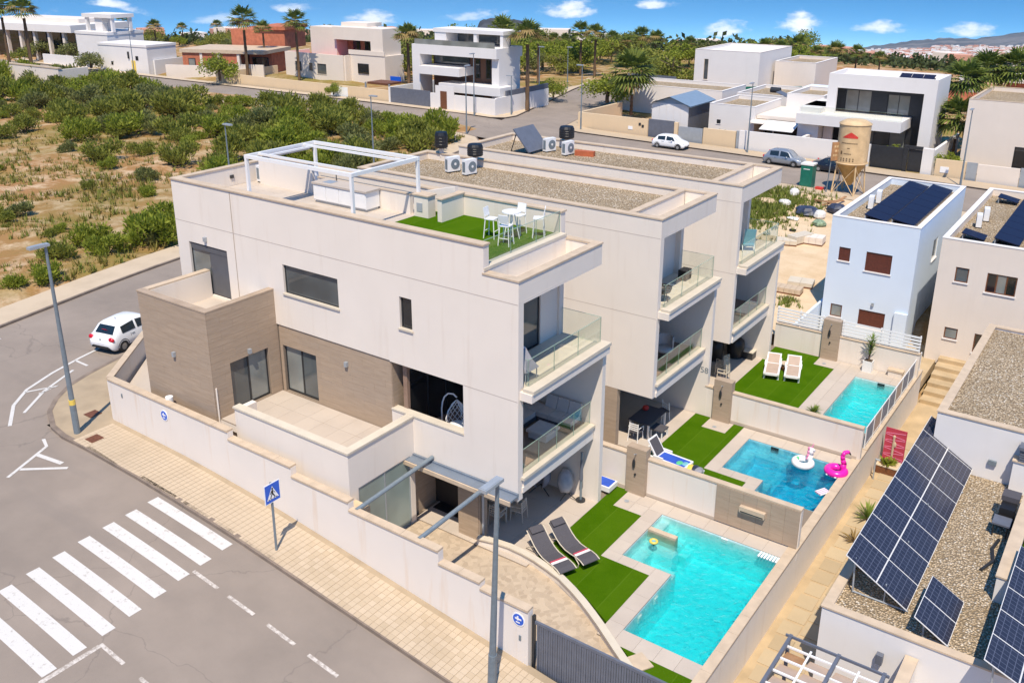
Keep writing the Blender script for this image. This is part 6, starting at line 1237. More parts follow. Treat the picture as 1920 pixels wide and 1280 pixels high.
for a, b in leg: MB().tube((a, b, zb+3.1), (a+(a-X0)*.25, b+(b-Y1)*.25, zb-.3), .07, 8).build('leg', M['silo'], sl)
for i in range(4):
    (a, b), (c, d) = leg[i], leg[(i+1) % 4]; k0, k1 = .95, .12
    for (p, q) in (((a, b), (c, d)), ((c, d), (a, b))): MB().tube((p[0], p[1], zb+2.8), (q[0]+(q[0]-X0)*.22, q[1]+(q[1]-Y1)*.22, zb+.2), .035, 6).build('brace', M['silo'], sl)
cd_ = Vector((CAM.x-X0, CAM.y-Y1, 0)).normalized(); a0 = math.atan2(cd_.y, cd_.x)-.25
def on_drum(m, u0, u1, z0, z1, z2=None):
    n = max(1, int((u1-u0)/.12)); rr = 1.372
    for k in range(n):
        p, q = u0+(u1-u0)*k/n, u0+(u1-u0)*(k+1)/n; m.face([(X0+rr*math.cos(a0+p), Y1+rr*math.sin(a0+p), z0), (X0+rr*math.cos(a0+q), Y1+rr*math.sin(a0+q), z0), (X0+rr*math.cos(a0+q), Y1+rr*math.sin(a0+q), z1), (X0+rr*math.cos(a0+p), Y1+rr*math.sin(a0+p), z1)])
m = MB()
for k in range(14):
    u = -.5+k/14; hh = .52*(1-abs(u-.02)/.52)**.9+.05; on_drum(m, u, u+1/14, zb+5.45, zb+5.45+max(.06, hh)*.95)
m.build('logo', M['red_print'], sl); m = MB()
on_drum(m, -.08, .02, zb+5.5, zb+5.62); on_drum(m, .12, .3, zb+5.5, zb+5.6); m.build('logo_gap', M['silo'], sl)
m = MB()
for k in range(9): on_drum(m, -.55+k*.12, -.45+k*.12, zb+4.95, zb+5.02)
on_drum(m, -.1, .06, zb+4.5, zb+4.58); on_drum(m, -.55, -.42, zb+3.95, zb+4.25)
for k in range(5): on_drum(m, -.3+k*.1, -.22+k*.1, zb+4.0, zb+4.07)
for k in range(5):
    for j in range(2): on_drum(m, -.5+k*.2, -.42+k*.2, zb+3.35+j*.18, zb+3.47+j*.18)
m.build('small_print', M['dark_print'], sl)
pt = thing('portable_toilet', 'dark green portable toilet booth with white roof on the building plot', 'booth', (-10.4, 62.4, .5)); child('cabin', pt, M['green_booth'], (-11.0, -9.9, 61.9, 63.0, .5, 2.75)); child('roof', pt, M['white_plastic'], (-11.05, -9.85, 61.85, 63.05, 2.75, 2.9)); child('door', pt, M['green_booth'], (-10.85, -10.05, 61.87, 61.9, .6, 2.6)); child('vent_strip', pt, M['white_plastic'], (-10.75, -10.15, 61.86, 61.87, 2.35, 2.42))
ws = thing('site_sign', 'brown site board on two tall grey posts by the silo', 'sign', (-7.9, 61.4, .5)); MB().tube((-8.2, 61.0, .3), (-8.0, 61.0, 5.2), .05).build('post', M['grey_metal'], ws); MB().tube((-7.5, 61.8, .3), (-7.3, 61.8, 5.2), .05).build('post', M['grey_metal'], ws); d = Vector((.9, 1.0, 0)).normalized(); n_ = Vector((d.y, -d.x, 0)); c = Vector((-7.65, 61.4, 4.5)); MB().obox(c+n_*.07, d*.7, n_*.02, Vector((0, 0, .85))).build('board', M['cap_board'], ws); m = MB()
for j, (w0, k) in enumerate(((.5, 4), (.4, 3), (.55, 5))):
    for i in range(k): m.obox(c+n_*.094+d*(-w0+2*w0*(i+.5)/k)+Vector((0, 0, .45-j*.4)), d*(w0/k*.7), n_*.002, Vector((0, 0, .1)))
m.build('faded_print', M['silo'], ws)
def rock_mesh(m, c, s, seed):
    rnd = random.Random(seed); i = len(m.v); n, k = 8, 5
    for j in range(k+1):
        for q in range(n):
            r = math.sin(math.pi*j/k)*rnd.uniform(.8, 1.15); m.v.append((c[0]+s[0]*r*math.cos(6.283*q/n), c[1]+s[1]*r*math.sin(6.283*q/n), c[2]-s[2]*math.cos(math.pi*j/k)))
    for j in range(k):
        for q in range(n): m.f.append((i+j*n+q, i+j*n+(q+1) % n, i+(j+1)*n+(q+1) % n, i+(j+1)*n+q)); m.m.append(0)
M['weed_bag'] = plain('green_white_wrap', (.30, .42, .28), .7, var=.25, scale=5)
def lump(name, label, cat, x, y, s, mat, seed): m = MB(); rock_mesh(m, (x, y, T(x, y)+s[2]*.7), s, seed); tag(m.build(name, mat), label, cat)
lump('builders_bag', 'white builders bag on the sandy plot nearest the green booth', 'bag', -10.0, 57.7, (.5, .5, .45), M['white_bag'], 1); lump('builders_bag', 'open white builders bag among dry weeds on the sandy plot', 'bag', -9.6, 54.0, (.6, .5, .32), M['white_bag'], 2); lump('rubble_heap', 'pale rubble heap behind the farthest terrace house roof', 'rubble', -11.2, 54, (1.1, .9, .2), M['sand'], 3); lump('tarpaulin', 'crumpled dark blue tarpaulin in the middle of the sandy plot', 'tarpaulin', -7.0, 52.2, (1.1, .9, .45), M['blue_tarp'], 4); lump('tarpaulin', 'smaller dark tarpaulin heap near the planks on the sandy plot', 'tarpaulin', -5.2, 54.3, (.9, .7, .5), M['blue_tarp'], 5)
lump('wrapped_bale', 'white round wrapped bale with red mark on the sandy plot', 'bag', -5.8, 51.8, (.55, .5, .42), M['white_bag'], 6); lump('wrapped_bale', 'green and white wrapped bale on a pallet on the sandy plot', 'bag', -5.1, 49.6, (.6, .55, .3), M['weed_bag'], 7); lump('wrapped_bale', 'white cement bag lying before the blue tarpaulin', 'bag', -7.4, 50.0, (.6, .4, .13), M['white_bag'], 8)
def pallet(label, x, y, rz, nx, ny, nz, mat, bs=(.4, .2, .2)):
    t = thing('block_pallet', label, 'pallet', (0, 0, 0)); child('pallet_base', t, M['wood'], (-bs[0]*nx/2, bs[0]*nx/2, -bs[1]*ny/2, bs[1]*ny/2, 0, .1)); me = MB().box(-bs[0]/2+.008, bs[0]/2-.008, -bs[1]/2+.008, bs[1]/2-.008, 0, bs[2]-.008).build('block', mat, t); first = True
    for i in range(nx):
        for j in range(ny):
            for k in range(nz):
                o = me if first else me.copy()
                if not first: COL.objects.link(o)
                first = False; o.parent = t; o.matrix_parent_inverse = Matrix.Identity(4); o.location = ((i-nx/2+.5)*bs[0], (j-ny/2+.5)*bs[1], .1+k*bs[2])
    place(t, (x, y, T(x, y)-.02), rz)
pallet('long stack of pale blocks on the sandy plot, middle of three', -4.8, 44.2, R(70), 4, 3, 2, M['ledge'], (.5, .3, .28)); pallet('wide stack of tan blocks on the sandy plot, right of three', -3.9, 44.6, R(5), 3, 4, 2, M['plaster_beige'], (.5, .3, .25)); pallet('low stack of pale blocks on the sandy plot, left of three', -5.5, 43.1, R(20), 3, 3, 1, M['ledge'], (.5, .35, .3)); pallet('flat slab stack on the sandy plot near the slatted fence', -1.5, 34.8, R(10), 2, 2, 1, M['ledge'], (.8, .6, .25)); pallet('orange brick stack on the sandy plot nearest the fence', -1.7, 32.9, R(5), 5, 3, 2, M['coping'], (.35, .3, .15))
for k, (x, y, r) in enumerate(((-6.6, 57, 20), (-6.2, 56.4, 60), (-6.9, 56.2, -30), (-5.9, 57.3, 80))): tag(MB().obox((x, y, T(x, y)+.25+.05*k), (1.2*math.cos(R(r)), 1.2*math.sin(R(r)), .1), (-.1*math.sin(R(r)), .1*math.cos(R(r)), 0), (0, 0, .04)).build('timber_plank', M['cap_board']), ['loose plank in the timber heap below the silo, lowest', 'loose plank in the timber heap below the silo, crossing the lowest', 'loose plank leaning left in the timber heap below the silo', 'loose plank leaning right in the timber heap below the silo'][k], 'plank')
tag(MB().box(-9.4, -8.7, 61.5, 62.0, .5, .9).build('tool_box', M['red_print']), 'dark red box beside the green booth', 'box'); tag(MB().lathe(-6.3, 46.8, [(.2, .3), (.28, .75), (.24, .75), (.18, .35), (.001, .35)], 14).build('bucket', M['black']), 'black bucket on the sandy plot beside the block stacks', 'bucket')
# earth bank and low wall next to the pale blue house
tag(MB().wall('y', .75, .15, 25.6, 34, -.9, .9).build('boundary_wall', M['plaster_blue']), 'low bluish wall running back beside the pale blue house', 'wall')

# ================================================================ FAR HOUSES
def boxes(parent, lst):
    for nm, mt, *b in lst: child(nm, parent, M[mt] if isinstance(mt, str) else mt, *b)
# white modern house with black recess
mh = thing('modern_house', 'white modern house with black recessed front and glass balcony on the back road', 'house', (-9.5, 84, .6))
MB().wall('x', 80, .3, -14.8, -3.7, .6, 9.25, [(-13.8, -4.9, .6, 7.75)]).wall('y', -4.0, .3, 80.3, 86, .6, 9.25).wall('y', -14.8, .3, 80.3, 86, .6, 9.25).wall('x', 85.7, .3, -14.5, -4, .6, 9.25).build('house_wall', M['plaster2'], mh)
boxes(mh, [('flat_roof', 'plaster2', (-14.5, -4.0, 80.3, 85.7, 8.5, 8.8)), ('balcony_slab', 'plaster2', (-17.2, -6.2, 77.6, 82, 3.9, 5.0)), ('balcony_side', 'plaster2', (-17.2, -14.81, 80.0, 84, 5.0, 5.6)), ('side_block', 'plaster2', (-17.2, -14.82, 80.5, 86, .6, 3.9))])
MB().wall('x', 82, .2, -14.5, -4.0, .6, 8.4, [(-13.4, -10.6, 5.0, 7.4), (-8.9, -6.6, 5.0, 7.2), (-13.2, -6.6, .9, 3.8)]).build('recess_wall', M['dark_frame'], mh)
window(mh, 'x', 82, -13.4, -10.6, 5.02, 7.4, -1, 2, pane=[M['window_pale'], M['window_pale']], sill=False); window(mh, 'x', 82, -8.9, -6.6, 5.02, 7.2, -1, 2, pane=[M['window_pale'], M['window_pale']], sill=False); window(mh, 'x', 82, -13.2, -6.6, .92, 3.8, -1, 4, pane=[M['window'], M['window_pale']], sill=False)
for k in range(4): rail_panel(mh, (-16.8+k*2.65, 77.75), (-16.8+(k+1)*2.65-.03, 77.75), 5.0, 5.85)
sr = thing('solar_array', 'dark panel set on the white modern house roof', 'solar panel', (-5.5, 82, 9.3)); 
for k in range(3): MB().obox((-7.2+k*1.15, 81.2, 9.35), (.55, 0, 0), (0, .5, .2), (0, -.01, .02)).build('panel', M['solar_dark'], sr)
for k in range(2): child('rail', sr, M['dark_frame'], (-7.8, -4.3, 80.9+k*.5, 80.95+k*.5, 8.8, 9.25))
mw = thing('front_wall', 'white street wall with black sliding gate before the modern house', 'wall', (-9, 75, .6)); boxes(mw, [('wall', 'plaster2', (-22.5, -8.3, 75.0, 75.3, .2, 2.9)), ('pier', 'plaster2', (-3.2, -2.2, 74.9, 75.4, .2, 3.1)), ('gate', 'dark_frame', (-8.2, -5.0, 75.05, 75.2, .6, 2.9)), ('gate_frame', 'dark_frame', (-5.0, -4.6, 74.9, 75.3, .5, 3.2), (-4.6, -3.25, 74.95, 75.25, 2.9, 3.2)), ('door', 'dark_frame', (-4.55, -3.25, 75.1, 75.2, .6, 2.85)), ('return_wall', 'plaster2', (-2.6, -2.3, 75.4, 88, .2, 2.8))])
# large beige house, right edge
rh = flat_house('large plain beige house at the right edge of the back road', -.6, 14, 80, 92, .2, 7.6, M['plaster_beige'], M['coping'], [(4.2, 6.5, .8, 3.3, 'f', M['dark_frame'], M['window_dark'], 2), (8, 10, 4.2, 6.0, 'f', M['dark_frame'], M['window'], 2)], M['dark_frame'], M['window'])
rw = thing('front_wall', 'beige street wall with pale metal gates before the large beige house', 'wall', (6, 75.3, .4)); boxes(rw, [('wall', 'plaster_cream', (-1.9, .9, 75.0, 75.25, .1, 2.2)), ('gate', 'grey_light_metal', (.95, 1.9, 75.05, 75.15, .4, 2.2)), ('wall', 'plaster_beige', (1.95, 5.6, 75.0, 75.25, .0, 2.1)), ('gate', 'grey_light_metal', (5.65, 6.8, 75.05, 75.15, .3, 2.2)), ('wall', 'plaster_beige', (6.85, 16, 75.0, 75.25, -.2, 2.0)), ('plaque', 'white_sign', (-1.4, -.6, 74.97, 74.99, .9, 1.5))])
# beige wall, shed, white bungalows behind the white car
bw = thing('front_wall', 'long beige street wall from the junction corner to the grey gate', 'wall', (-38, 75.5, .9)); boxes(bw, [('wall', 'plaster_cream', (-43.4, -34.0, 75.2, 75.5, .6, 3.0)), ('side_wall', 'plaster_cream', (-43.7, -43.4, 75.2, 86, .6, 3.0)), ('meter_box', 'dark_frame', (-35.2, -34.9, 75.15, 75.19, 2.2, 2.5), (-34.8, -34.5, 75.15, 75.19, 2.0, 2.3)), ('plaque', 'white_sign', (-36.6, -36.0, 75.16, 75.19, 1.6, 2.0)), ('gate', 'gate_grey', (-33.9, -30.6, 75.2, 75.35, .7, 3.1)), ('pier', 'plaster_cream', (-30.55, -30.1, 75.15, 75.5, .6, 3.0)), ('gate', 'grey_light_metal', (-30.0, -27.0, 75.2, 75.35, .7, 2.6)), ('wall', 'plaster_cream', (-26.9, -23.0, 75.2, 75.5, .5, 2.7)), ('gate', 'grey_light_metal', (-22.9, -21.7, 75.2, 75.35, .6, 2.8)), ('wall', 'plaster_cream', (-21.6, -15.6, 75.2, 75.5, .4, 2.6)), ('notice', 'white_sign', (-21.2, -20.2, 75.15, 75.19, 1.0, 2.0)), ('vent', 'dark_frame', (-19.2, -19.0, 75.15, 75.19, 1.5, 1.8)), ('return_wall', 'plaster2', (-16.0, -15.65, 75.5, 82, .4, 2.7))])
sh = thing('garden_shed', 'white metal shed with blue grey gable roof behind the grey gate', 'shed', (-31.7, 79, .8)); MB().wall('x', 76.5, .1, -34.2, -29.5, .8, 4.9).wall('y', -29.6, .1, 76.6, 83, .8, 4.6).wall('y', -34.2, .1, 76.6, 83, .8, 4.6).build('shed_wall', M['plaster2'], sh); child('side_cladding', sh, M['shutter_grey'], (-29.5, -29.46, 76.6, 83, .9, 4.6)); m = MB()
m.face([(-34.5, 76.1, 4.8), (-31.8, 76.1, 5.75), (-31.8, 83.4, 5.75), (-34.5, 83.4, 4.8)][::-1]); m.face([(-31.8, 76.1, 5.75), (-29.1, 76.1, 4.8), (-29.1, 83.4, 4.8), (-31.8, 83.4, 5.75)][::-1]); m.face([(-34.5, 76.1, 4.7), (-31.8, 76.1, 5.65), (-31.8, 83.4, 5.65), (-34.5, 83.4, 4.7)]); m.face([(-31.8, 76.1, 5.65), (-29.1, 76.1, 4.7), (-29.1, 83.4, 4.7), (-31.8, 83.4, 5.65)]); m.face([(-34.2, 76.49, 4.9), (-29.5, 76.49, 4.9), (-31.8, 76.49, 5.66)]); M['blue_roof'] = plain('blue_grey_metal_roof', (.27, .36, .46), .4, metal=.2); m.build('roof', M['blue_roof'], sh)
for k in range(5): child('wall_panel', sh, M['plaster2'], (-34.1+k*.92, -33.22+k*.92, 76.46, 76.49, .9, 4.7))
flat_house('white bungalow with awning and dark terrace on the back road', -28.2, -22.6, 79.5, 88, .6, 4.9, M['plaster2'], M['plaster2'], [(-27.2, -26.7, 2.6, 3.1, 'f', M['dark_frame'], M['window_dark'], 1)], M['dark_frame'], M['window'])
ap = thing('terrace_annexe', 'dark covered terrace with tilted white awning beside the white bungalow', 'terrace', (-19.5, 81, .6)); boxes(ap, [('wall', 'plaster2', (-17.2, -14.9, 78.5, 86, .5, 5.6)), ('back_wall', 'dark_interior', (-22.55, -17.25, 83, 83.2, .5, 3.6)), ('flat_roof', 'plaster_beige', (-22.55, -17.25, 80, 88, 3.6, 4.0)), ('post', 'grey_light_metal', (-20.0, -19.85, 78.4, 78.55, .6, 3.0))]); MB().obox((-19.3, 78.6, 3.2), (1.9, 0, 0), (0, 1.2, .35), (0, 0, .03)).build('awning', M['plaster2'], ap); MB().obox((-22.0, 79.2, 3.4), (.9, 0, 0), (0, .9, .1), (0, 0, .03)).build('awning', M['plaster_beige'], ap)
flat_house('long low white house with dark flat roof behind the shed', -47, -32, 92, 100, .8, 4.6, M['plaster2'], M['plaster2'], [], M['dark_frame'], M['window']); flat_house('tall white blank walled house on the skyline behind the low white house', -43, -33, 107, 120, .8, 8.3, M['plaster2'], M['plaster_beige'], [(-41.5, -40.8, 4, 7, 'f', M['coping'], M['window'], 1)], M['dark_frame'], M['window'], gravel=False); flat_house('ribbed white annexe to the right of the tall blank house', -32.5, -26.5, 112, 122, .6, 6.8, M['plaster_beige'], M['plaster2'], [], M['dark_frame'], M['window'])
flat_house('small white house with roof boiler left of the modern house', -22, -17.5, 88, 96, .6, 5.6, M['plaster2'], M['plaster2'], [], M['dark_frame'], M['window']); wtank = thing('roof_boiler', 'dark solar water boiler on the small white roof left of the modern house', 'boiler', (-23.4, 92, 5)); MB().tube((-24.8, 90, 5.6), (-23.6, 90, 5.6), .35, 12).build('tank', M['dark_frame'], wtank); MB().obox((-22.6, 89.3, 5.2), (1.0, 0, -.35), (0, .8, 0), (0, 0, .04)).build('collector', M['gate_grey'], wtank)
sm = flat_house('low white house with dark terrace between bungalow and boiler house', -30, -23, 92, 102, .6, 4.6, M['plaster2'], M['plaster2'], [(-26, -25, 1.2, 3.2, 'f', M['dark_frame'], M['window_dark'], 1)], M['dark_frame'], M['window'])
gfence = tag(MB().obox((-30.5, 104, 3.0), (4.5, 1.2, .25), (0, .04, 0), (0, 0, 1.1)).build('screen_fence', M['green_booth']), 'dark green mesh fence sloping beside the tall white house', 'fence'); tag(MB().wall('x', 103, .15, -52, -44, .8, 4.6).build('screen_fence', M['gate_grey']), 'dark grey mesh fence left of the tall white house', 'fence')
ct_ = thing('site_cabin', 'pale blue site cabin with round vents behind the modern house', 'cabin', (-24, 108, .5)); child('cabin', ct_, M['plaster_blue'], (-26.5, -20.5, 107, 111, .5, 4.0)); 
for x in (-25, -23.5, -22): MB().tube((x, 106.97, 2.4), (x, 106.9, 2.4), .3, 10).build('vent', M['dark_frame'], ct_)
ex = thing('excavator', 'small yellow excavator working behind the modern house', 'excavator', (-18, 116, .3)); boxes(ex, [('body', 'yellow_vinyl', (-19.2, -17.2, 115, 117, 1.0, 2.4)), ('cab', 'yellow_vinyl', (-18.8, -17.8, 115.2, 116.4, 2.4, 3.8)), ('track', 'rubber', (-19.5, -16.9, 114.8, 115.3, .2, 1.0)), ('track', 'rubber', (-19.5, -16.9, 116.7, 117.2, .2, 1.0))]); MB().path([(-17.2, 116, 2.0), (-15.6, 116, 4.4), (-14.2, 116, 2.6), (-14.0, 116, 1.2)], .18).build('boom', M['yellow_vinyl'], ex); MB().obox((-14.1, 116, .9), (.4, 0, 0), (0, .4, 0), (0, 0, .3)).build('bucket', M['dark_frame'], ex)
# red brick shell house, right skyline
bs_ = thing('brick_house', 'unfinished red brick house on the right skyline', 'house', (3, 128, -1)); boxes(bs_, [('brick_wall', 'brick', (-4, 12, 128, 138, -1.5, 4.4)), ('brick_wall', 'brick', (-1.0, 14, 127.5, 136, 4.4, 7.8)), ('floor_slab', 'plaster_beige', (-4.2, 12.2, 127.3, 138, 4.2, 4.5)), ('low_wall', 'brick', (-12, -4.2, 126.0, 126.3, -1.5, 2.6)), ('opening', 'dark_interior', (-5.8, -4.4, 125.9, 125.98, -1.2, 2.2))])
tag(MB().box(-11, -8.2, 132, 133, -.5, 4.4).build('site_hut', M['plaster2']), 'white hut with sloping roof left of the brick shell', 'hut'); wl_ = tag(MB().wall('x', 121, .3, -22, -12, -1, 2.4).build('block_wall', M['plaster_beige']), 'long pale block wall behind the modern house roof', 'wall')
# brown and white house at the junction
bh_ = thing('modern_house', 'white framed house with brown walls and stepped balconies at the junction', 'house', (-63, 80, 1.4))
boxes(bh_, [('brown_wall', 'brown_render', (-69.5, -58, 78.2, 81, 1.4, 8.55)), ('roof_band', 'plaster2', (-71.2, -56.6, 75.6, 81.5, 8.6, 9.9)), ('balcony_band', 'plaster2', (-69.6, -62.4, 75.0, 78.2, 6.0, 7.1)), ('balcony_band', 'plaster2', (-66.0, -55.6, 75.0, 78.1, 3.9, 5.0)), ('white_pier', 'plaster2', (-71.2, -69.8, 75.6, 78.2, 1.4, 8.6)), ('white_pier', 'plaster2', (-57.8, -56.6, 76.2, 81, 1.4, 8.6)), ('white_pier', 'plaster2', (-56.2, -55.6, 75.4, 78, 1.4, 3.9)), ('penthouse_wall', 'plaster2', (-68.6, -66.6, 77.5, 81, 9.9, 11.5)), ('penthouse_roof', 'plaster2', (-68.8, -56.8, 77.4, 81.4, 11.5, 12.0)), ('penthouse_post', 'plaster2', (-61.8, -61.3, 77.5, 78, 9.9, 11.5), (-57.4, -56.9, 77.5, 79, 9.9, 11.5)), ('penthouse_glass', 'window', (-66.5, -57.5, 80, 80.1, 9.9, 11.5)), ('terrace_rail', 'window_pale', (-70.8, -57, 75.75, 75.8, 9.9, 10.6))])
for a, b, c_, d_ in ((-66.5, -65, 2.0, 4.4), (-62.8, -60.6, 1.6, 4.0), (-59.6, -58.6, 1.6, 4.4), (-62.0, -61.2, 5.6, 8.2), (-60.2, -59.4, 5.6, 8.2), (-69.2, -63.0, 7.2, 8.5)):
    f = child('window', bh_, M['dark_frame'], (a, b, 78.1, 78.19, c_, d_)); child('pane', f, M['window_dark'] if a > -69 else M['window'], (a+.1, b-.1, 78.06, 78.1, c_+.1, d_-.1))
M_fw = thing('front_wall', 'white wall with arched door and dark slatted gate round the brown house', 'wall', (-63, 73.6, 1.9)); boxes(M_fw, [('wall', 'plaster2', (-66.2, -55.2, 73.4, 73.7, 1.4, 3.8)), ('side_wall', 'plaster2', (-55.5, -55.2, 73.7, 86, 1.2, 3.9)), ('gate', 'gate_grey', (-73.6, -66.3, 73.5, 73.6, 1.7, 4.0)), ('arch', 'plaster2', (-65.2, -62.0, 73.3, 73.39, 1.5, 4.9)), ('door', 'wood', (-64.3, -63.2, 73.24, 73.29, 1.7, 4.2)), ('wall', 'plaster2', (-73.9, -73.6, 73.4, 86, 1.4, 4.0)), ('rail', 'gate_grey', (-55.45, -55.25, 76, 86, 3.9, 4.6))])
# beige villa
VX = -2.0
bv = thing('villa', 'beige two storey villa with setback upper floor and red terrace', 'house', (-100, 91, 1.9)); MB().wall('x', 86.5, .3, -110, -96, 1.5, 6.0, [(-107.6, -106, 2.9, 4.5), (-104.2, -103.3, 3.1, 4.4), (-102.2, -100, 2.7, 4.4)]).wall('y', -96.0, .3, 86.8, 92, 1.5, 6.0).wall('y', -110, .3, 86.8, 92, 1.5, 6.0).build('house_wall', M['plaster_beige'], bv)
boxes(bv, [('terrace_floor', 'red_print', (-109.7, -96, 86.8, 92.5, 5.1, 5.3)), ('right_block', 'plaster_beige', (-95.69, -88, 88, 92.5, 1.5, 6.2)), ('upper_wall', 'plaster_beige', (-106, -99.8, 89, 92.5, 5.3, 10.2)), ('upper_band', 'plaster_beige', (-99.79, -88.5, 88.2, 92.5, 8.4, 10.4)), ('upper_back', 'cap_board', (-99.78, -92.5, 91.5, 92.5, 5.3, 8.4)), ('upper_pier', 'plaster_beige', (-91.2, -88.5, 88.2, 92.5, 6.2, 8.4)), ('parapet', 'plaster_beige', (-96.0, -88, 87.9, 88.1, 6.2, 6.9)), ('roof_plant', 'plaster_beige', (-100, -94, 90.5, 94, 10.4, 11.0))])
for a, b, c_, d_ in ((-107.6, -106, 2.9, 4.5), (-104.2, -103.3, 3.1, 4.4), (-102.2, -100, 2.7, 4.4)): window(bv, 'x', 86.5, a, b, c_, d_, -1, 1, pane=M['window'])
for a in (-98.3, -95.6): f = child('window', bv, M['dark_frame'], (a, a+1.6, 91.38, 91.47, 5.4, 8.0)); child('pane', f, M['window_dark'], (a+.1, a+1.5, 91.34, 91.38, 5.5, 7.9))
f = child('window', bv, M['dark_frame'], (-94, -91.6, 87.86, 87.97, 3.2, 4.8)); child('pane', f, M['window_dark'], (-93.9, -91.7, 87.82, 87.86, 3.3, 4.7))
vw = thing('front_wall', 'long cream street wall in front of the beige villa', 'wall', (-90, 74, 1.9)); boxes(vw, [('wall', 'plaster_cream', (-113, -74, 74.0, 74.3, 1.4, 3.4)), ('notice', 'white_sign', (-86, -82.5, 73.9, 73.97, 1.7, 3.2)), ('side_wall', 'plaster_cream', (-113, -112.7, 74.3, 87, 1.4, 3.4))]); cpn = thing('car_port', 'low red roofed carport beside the villa wall', 'carport', (-79, 78, 1.9)); boxes(cpn, [('roof', 'wood', (-80.5, -76.5, 76, 79, 3.7, 4.0)), ('side', 'sign_blue', (-80.5, -78.5, 81, 81.2, 3.6, 4.3)), ('post', 'grey_light_metal', (-81.2, -81, 76.2, 76.4, 1.9, 3.9)), ('post', 'grey_light_metal', (-76.5, -76.3, 76.2, 76.4, 1.9, 3.9))])
# left background: built locally, then turned to follow their street
def turned(label, cat, name, loc, rz, parts, wins=()):
    t = thing(name, label, cat, (0, 0, 0))
    boxes(t, parts)
    for (a, b, y, c, d, mt) in wins: f = child('window', t, M['dark_frame'], (a, b, y-.06, y-.004, c, d)); child('pane', f, M[mt], (a+.12, b-.12, y-.1, y-.06, c+.12, d-.12))
    return place(t, loc, rz)
turned('white house with open rooftop pavilion frame on the left skyline', 'house', 'tower_house', (-157, 76, 1.4), R(4), [('house_wall', 'plaster2', (0, 9.5, 0, 8, 0, 6.2)), ('parapet', 'plaster2', (-.1, 9.6, -.1, 8.1, 6.2, 6.7)), ('pavilion_roof', 'plaster2', (1.2, 10.0, 1, 6, 9.2, 9.9)), ('pavilion_post', 'plaster2', (1.8, 2.3, 1.2, 1.8, 6.7, 9.2)), ('pavilion_post', 'plaster2', (9.3, 9.8, 1.2, 1.8, 6.7, 9.2)), ('pavilion_post', 'plaster2', (9.3, 9.8, 5, 5.6, 6.7, 9.2)), ('pavilion_post', 'plaster2', (1.8, 2.4, 5, 5.6, 6.7, 9.2)), ('pavilion_core', 'plaster2', (4.4, 6.6, 1.4, 4, 6.7, 9.2)), ('garage_door', 'gate_grey', (9.7, 9.75, 1, 4.5, 0, 2.4)), ('yard_wall', 'plaster2', (-7, 6.5, -3, -2.7, -.4, 2.3)), ('gate', 'gate_grey', (6.6, 8.0, -2.95, -2.8, 0, 2.3))], [(2.2, 2.9, 0, 2.0, 2.8, 'window_dark'), (7.4, 8.2, 0, 1.4, 2.4, 'window_dark')])
turned('low white cube house with small dark windows and ochre door on the left', 'house', 'cube_house', (-145.3, 73.2, 1.4), R(6), [('house_wall', 'plaster2', (0, 13, 0, 6.5, 0, 4.9)), ('parapet', 'plaster2', (-.1, 13.1, -.1, 6.6, 4.9, 5.3)), ('door', 'yellow_vinyl', (8.7, 9.7, -.06, -.004, 0, 2.5)), ('side_wall', 'plaster2', (13.12, 13.5, 1, 8, 0, 2.7)), ('wall_lamp', 'dark_frame', (8.0, 8.3, -.2, -.01, 2.8, 4.0))], [(9.9, 10.6, 0, 2.6, 3.3, 'window_dark'), (3.2, 3.7, 0, 1.5, 2.1, 'window_dark')])
turned('half built red brick house with flat slab and concrete yard wall on the left', 'house', 'brick_house', (-128.5, 79, 1.4), R(20), [('brick_wall', 'brick', (0, 11, 0, 9, 0, 4.0)), ('floor_slab', 'coping', (-.3, 16.5, -.3, 9.3, 4.0, 4.6)), ('column', 'plaster_beige', (3.6, 4.1, -.12, .3, 0, 4.0)), ('column', 'plaster_beige', (7.2, 7.7, -.12, .3, 0, 4.0)), ('column', 'plaster_beige', (11.0, 11.5, -.12, .4, 0, 4.0)), ('brick_wall', 'brick', (11.6, 16, 3, 9, 0, 4.0)), ('upper_wall', 'brick', (4, 15, 10, 18, 4.0, 7.4)), ('upper_slab', 'brick', (9, 15.4, 9.6, 18.4, 7.4, 8.0)), ('yard_wall', 'plaster_beige', (-.5, 10, -4.5, -4.2, -.3, 2.3)), ('yard_wall', 'plaster_beige', (11, 18, -3.5, -3.2, -.3, 2.6))], [(1.2, 2.6, 0, .8, 3.0, 'window_pale'), (5.0, 6.0, 0, .9, 2.9, 'window_pale'), (12.2, 15.4, 3, .8, 3.2, 'window_dark')])
turned('long glazed pavilion house with columns and thick white flat roof, far left', 'house', 'pavilion_house', (-191, 74.5, 1.4), R(8), [('glass_wall', 'window_dark', (0, 28, 1.2, 1.4, .2, 6.0)), ('floor', 'plaster_beige', (-1, 29, -1, 12, -.6, .2)), ('roof_band', 'plaster2', (-2, 30, -1.2, 13, 6.0, 7.4)), ('roof_box', 'plaster_beige', (2, 26, 4, 11, 7.4, 8.2)), ('side_wall', 'plaster2', (28.2, 30, 1, 12, .2, 6.0))]+[('column', 'plaster_beige', (k*4.4, k*4.4+.6, -.6, .1, .2, 6.0)) for k in range(7)])
turned('large beige concrete retaining wall in the scrub at the left edge', 'wall', 'retaining_wall', (-138, 52, .6), R(2), [('wall', 'plaster_beige', (-4, 15.5, 0, .5, 0, 4.6)), ('side_wall', 'plaster_beige', (15.1, 15.5, .5, 5, 0, 4.5)), ('coping', 'coping', (-4, 15.6, -.06, .56, 4.6, 4.8)), ('inner_floor', 'coping', (-4, 15, .6, 5, 3.2, 3.4))])
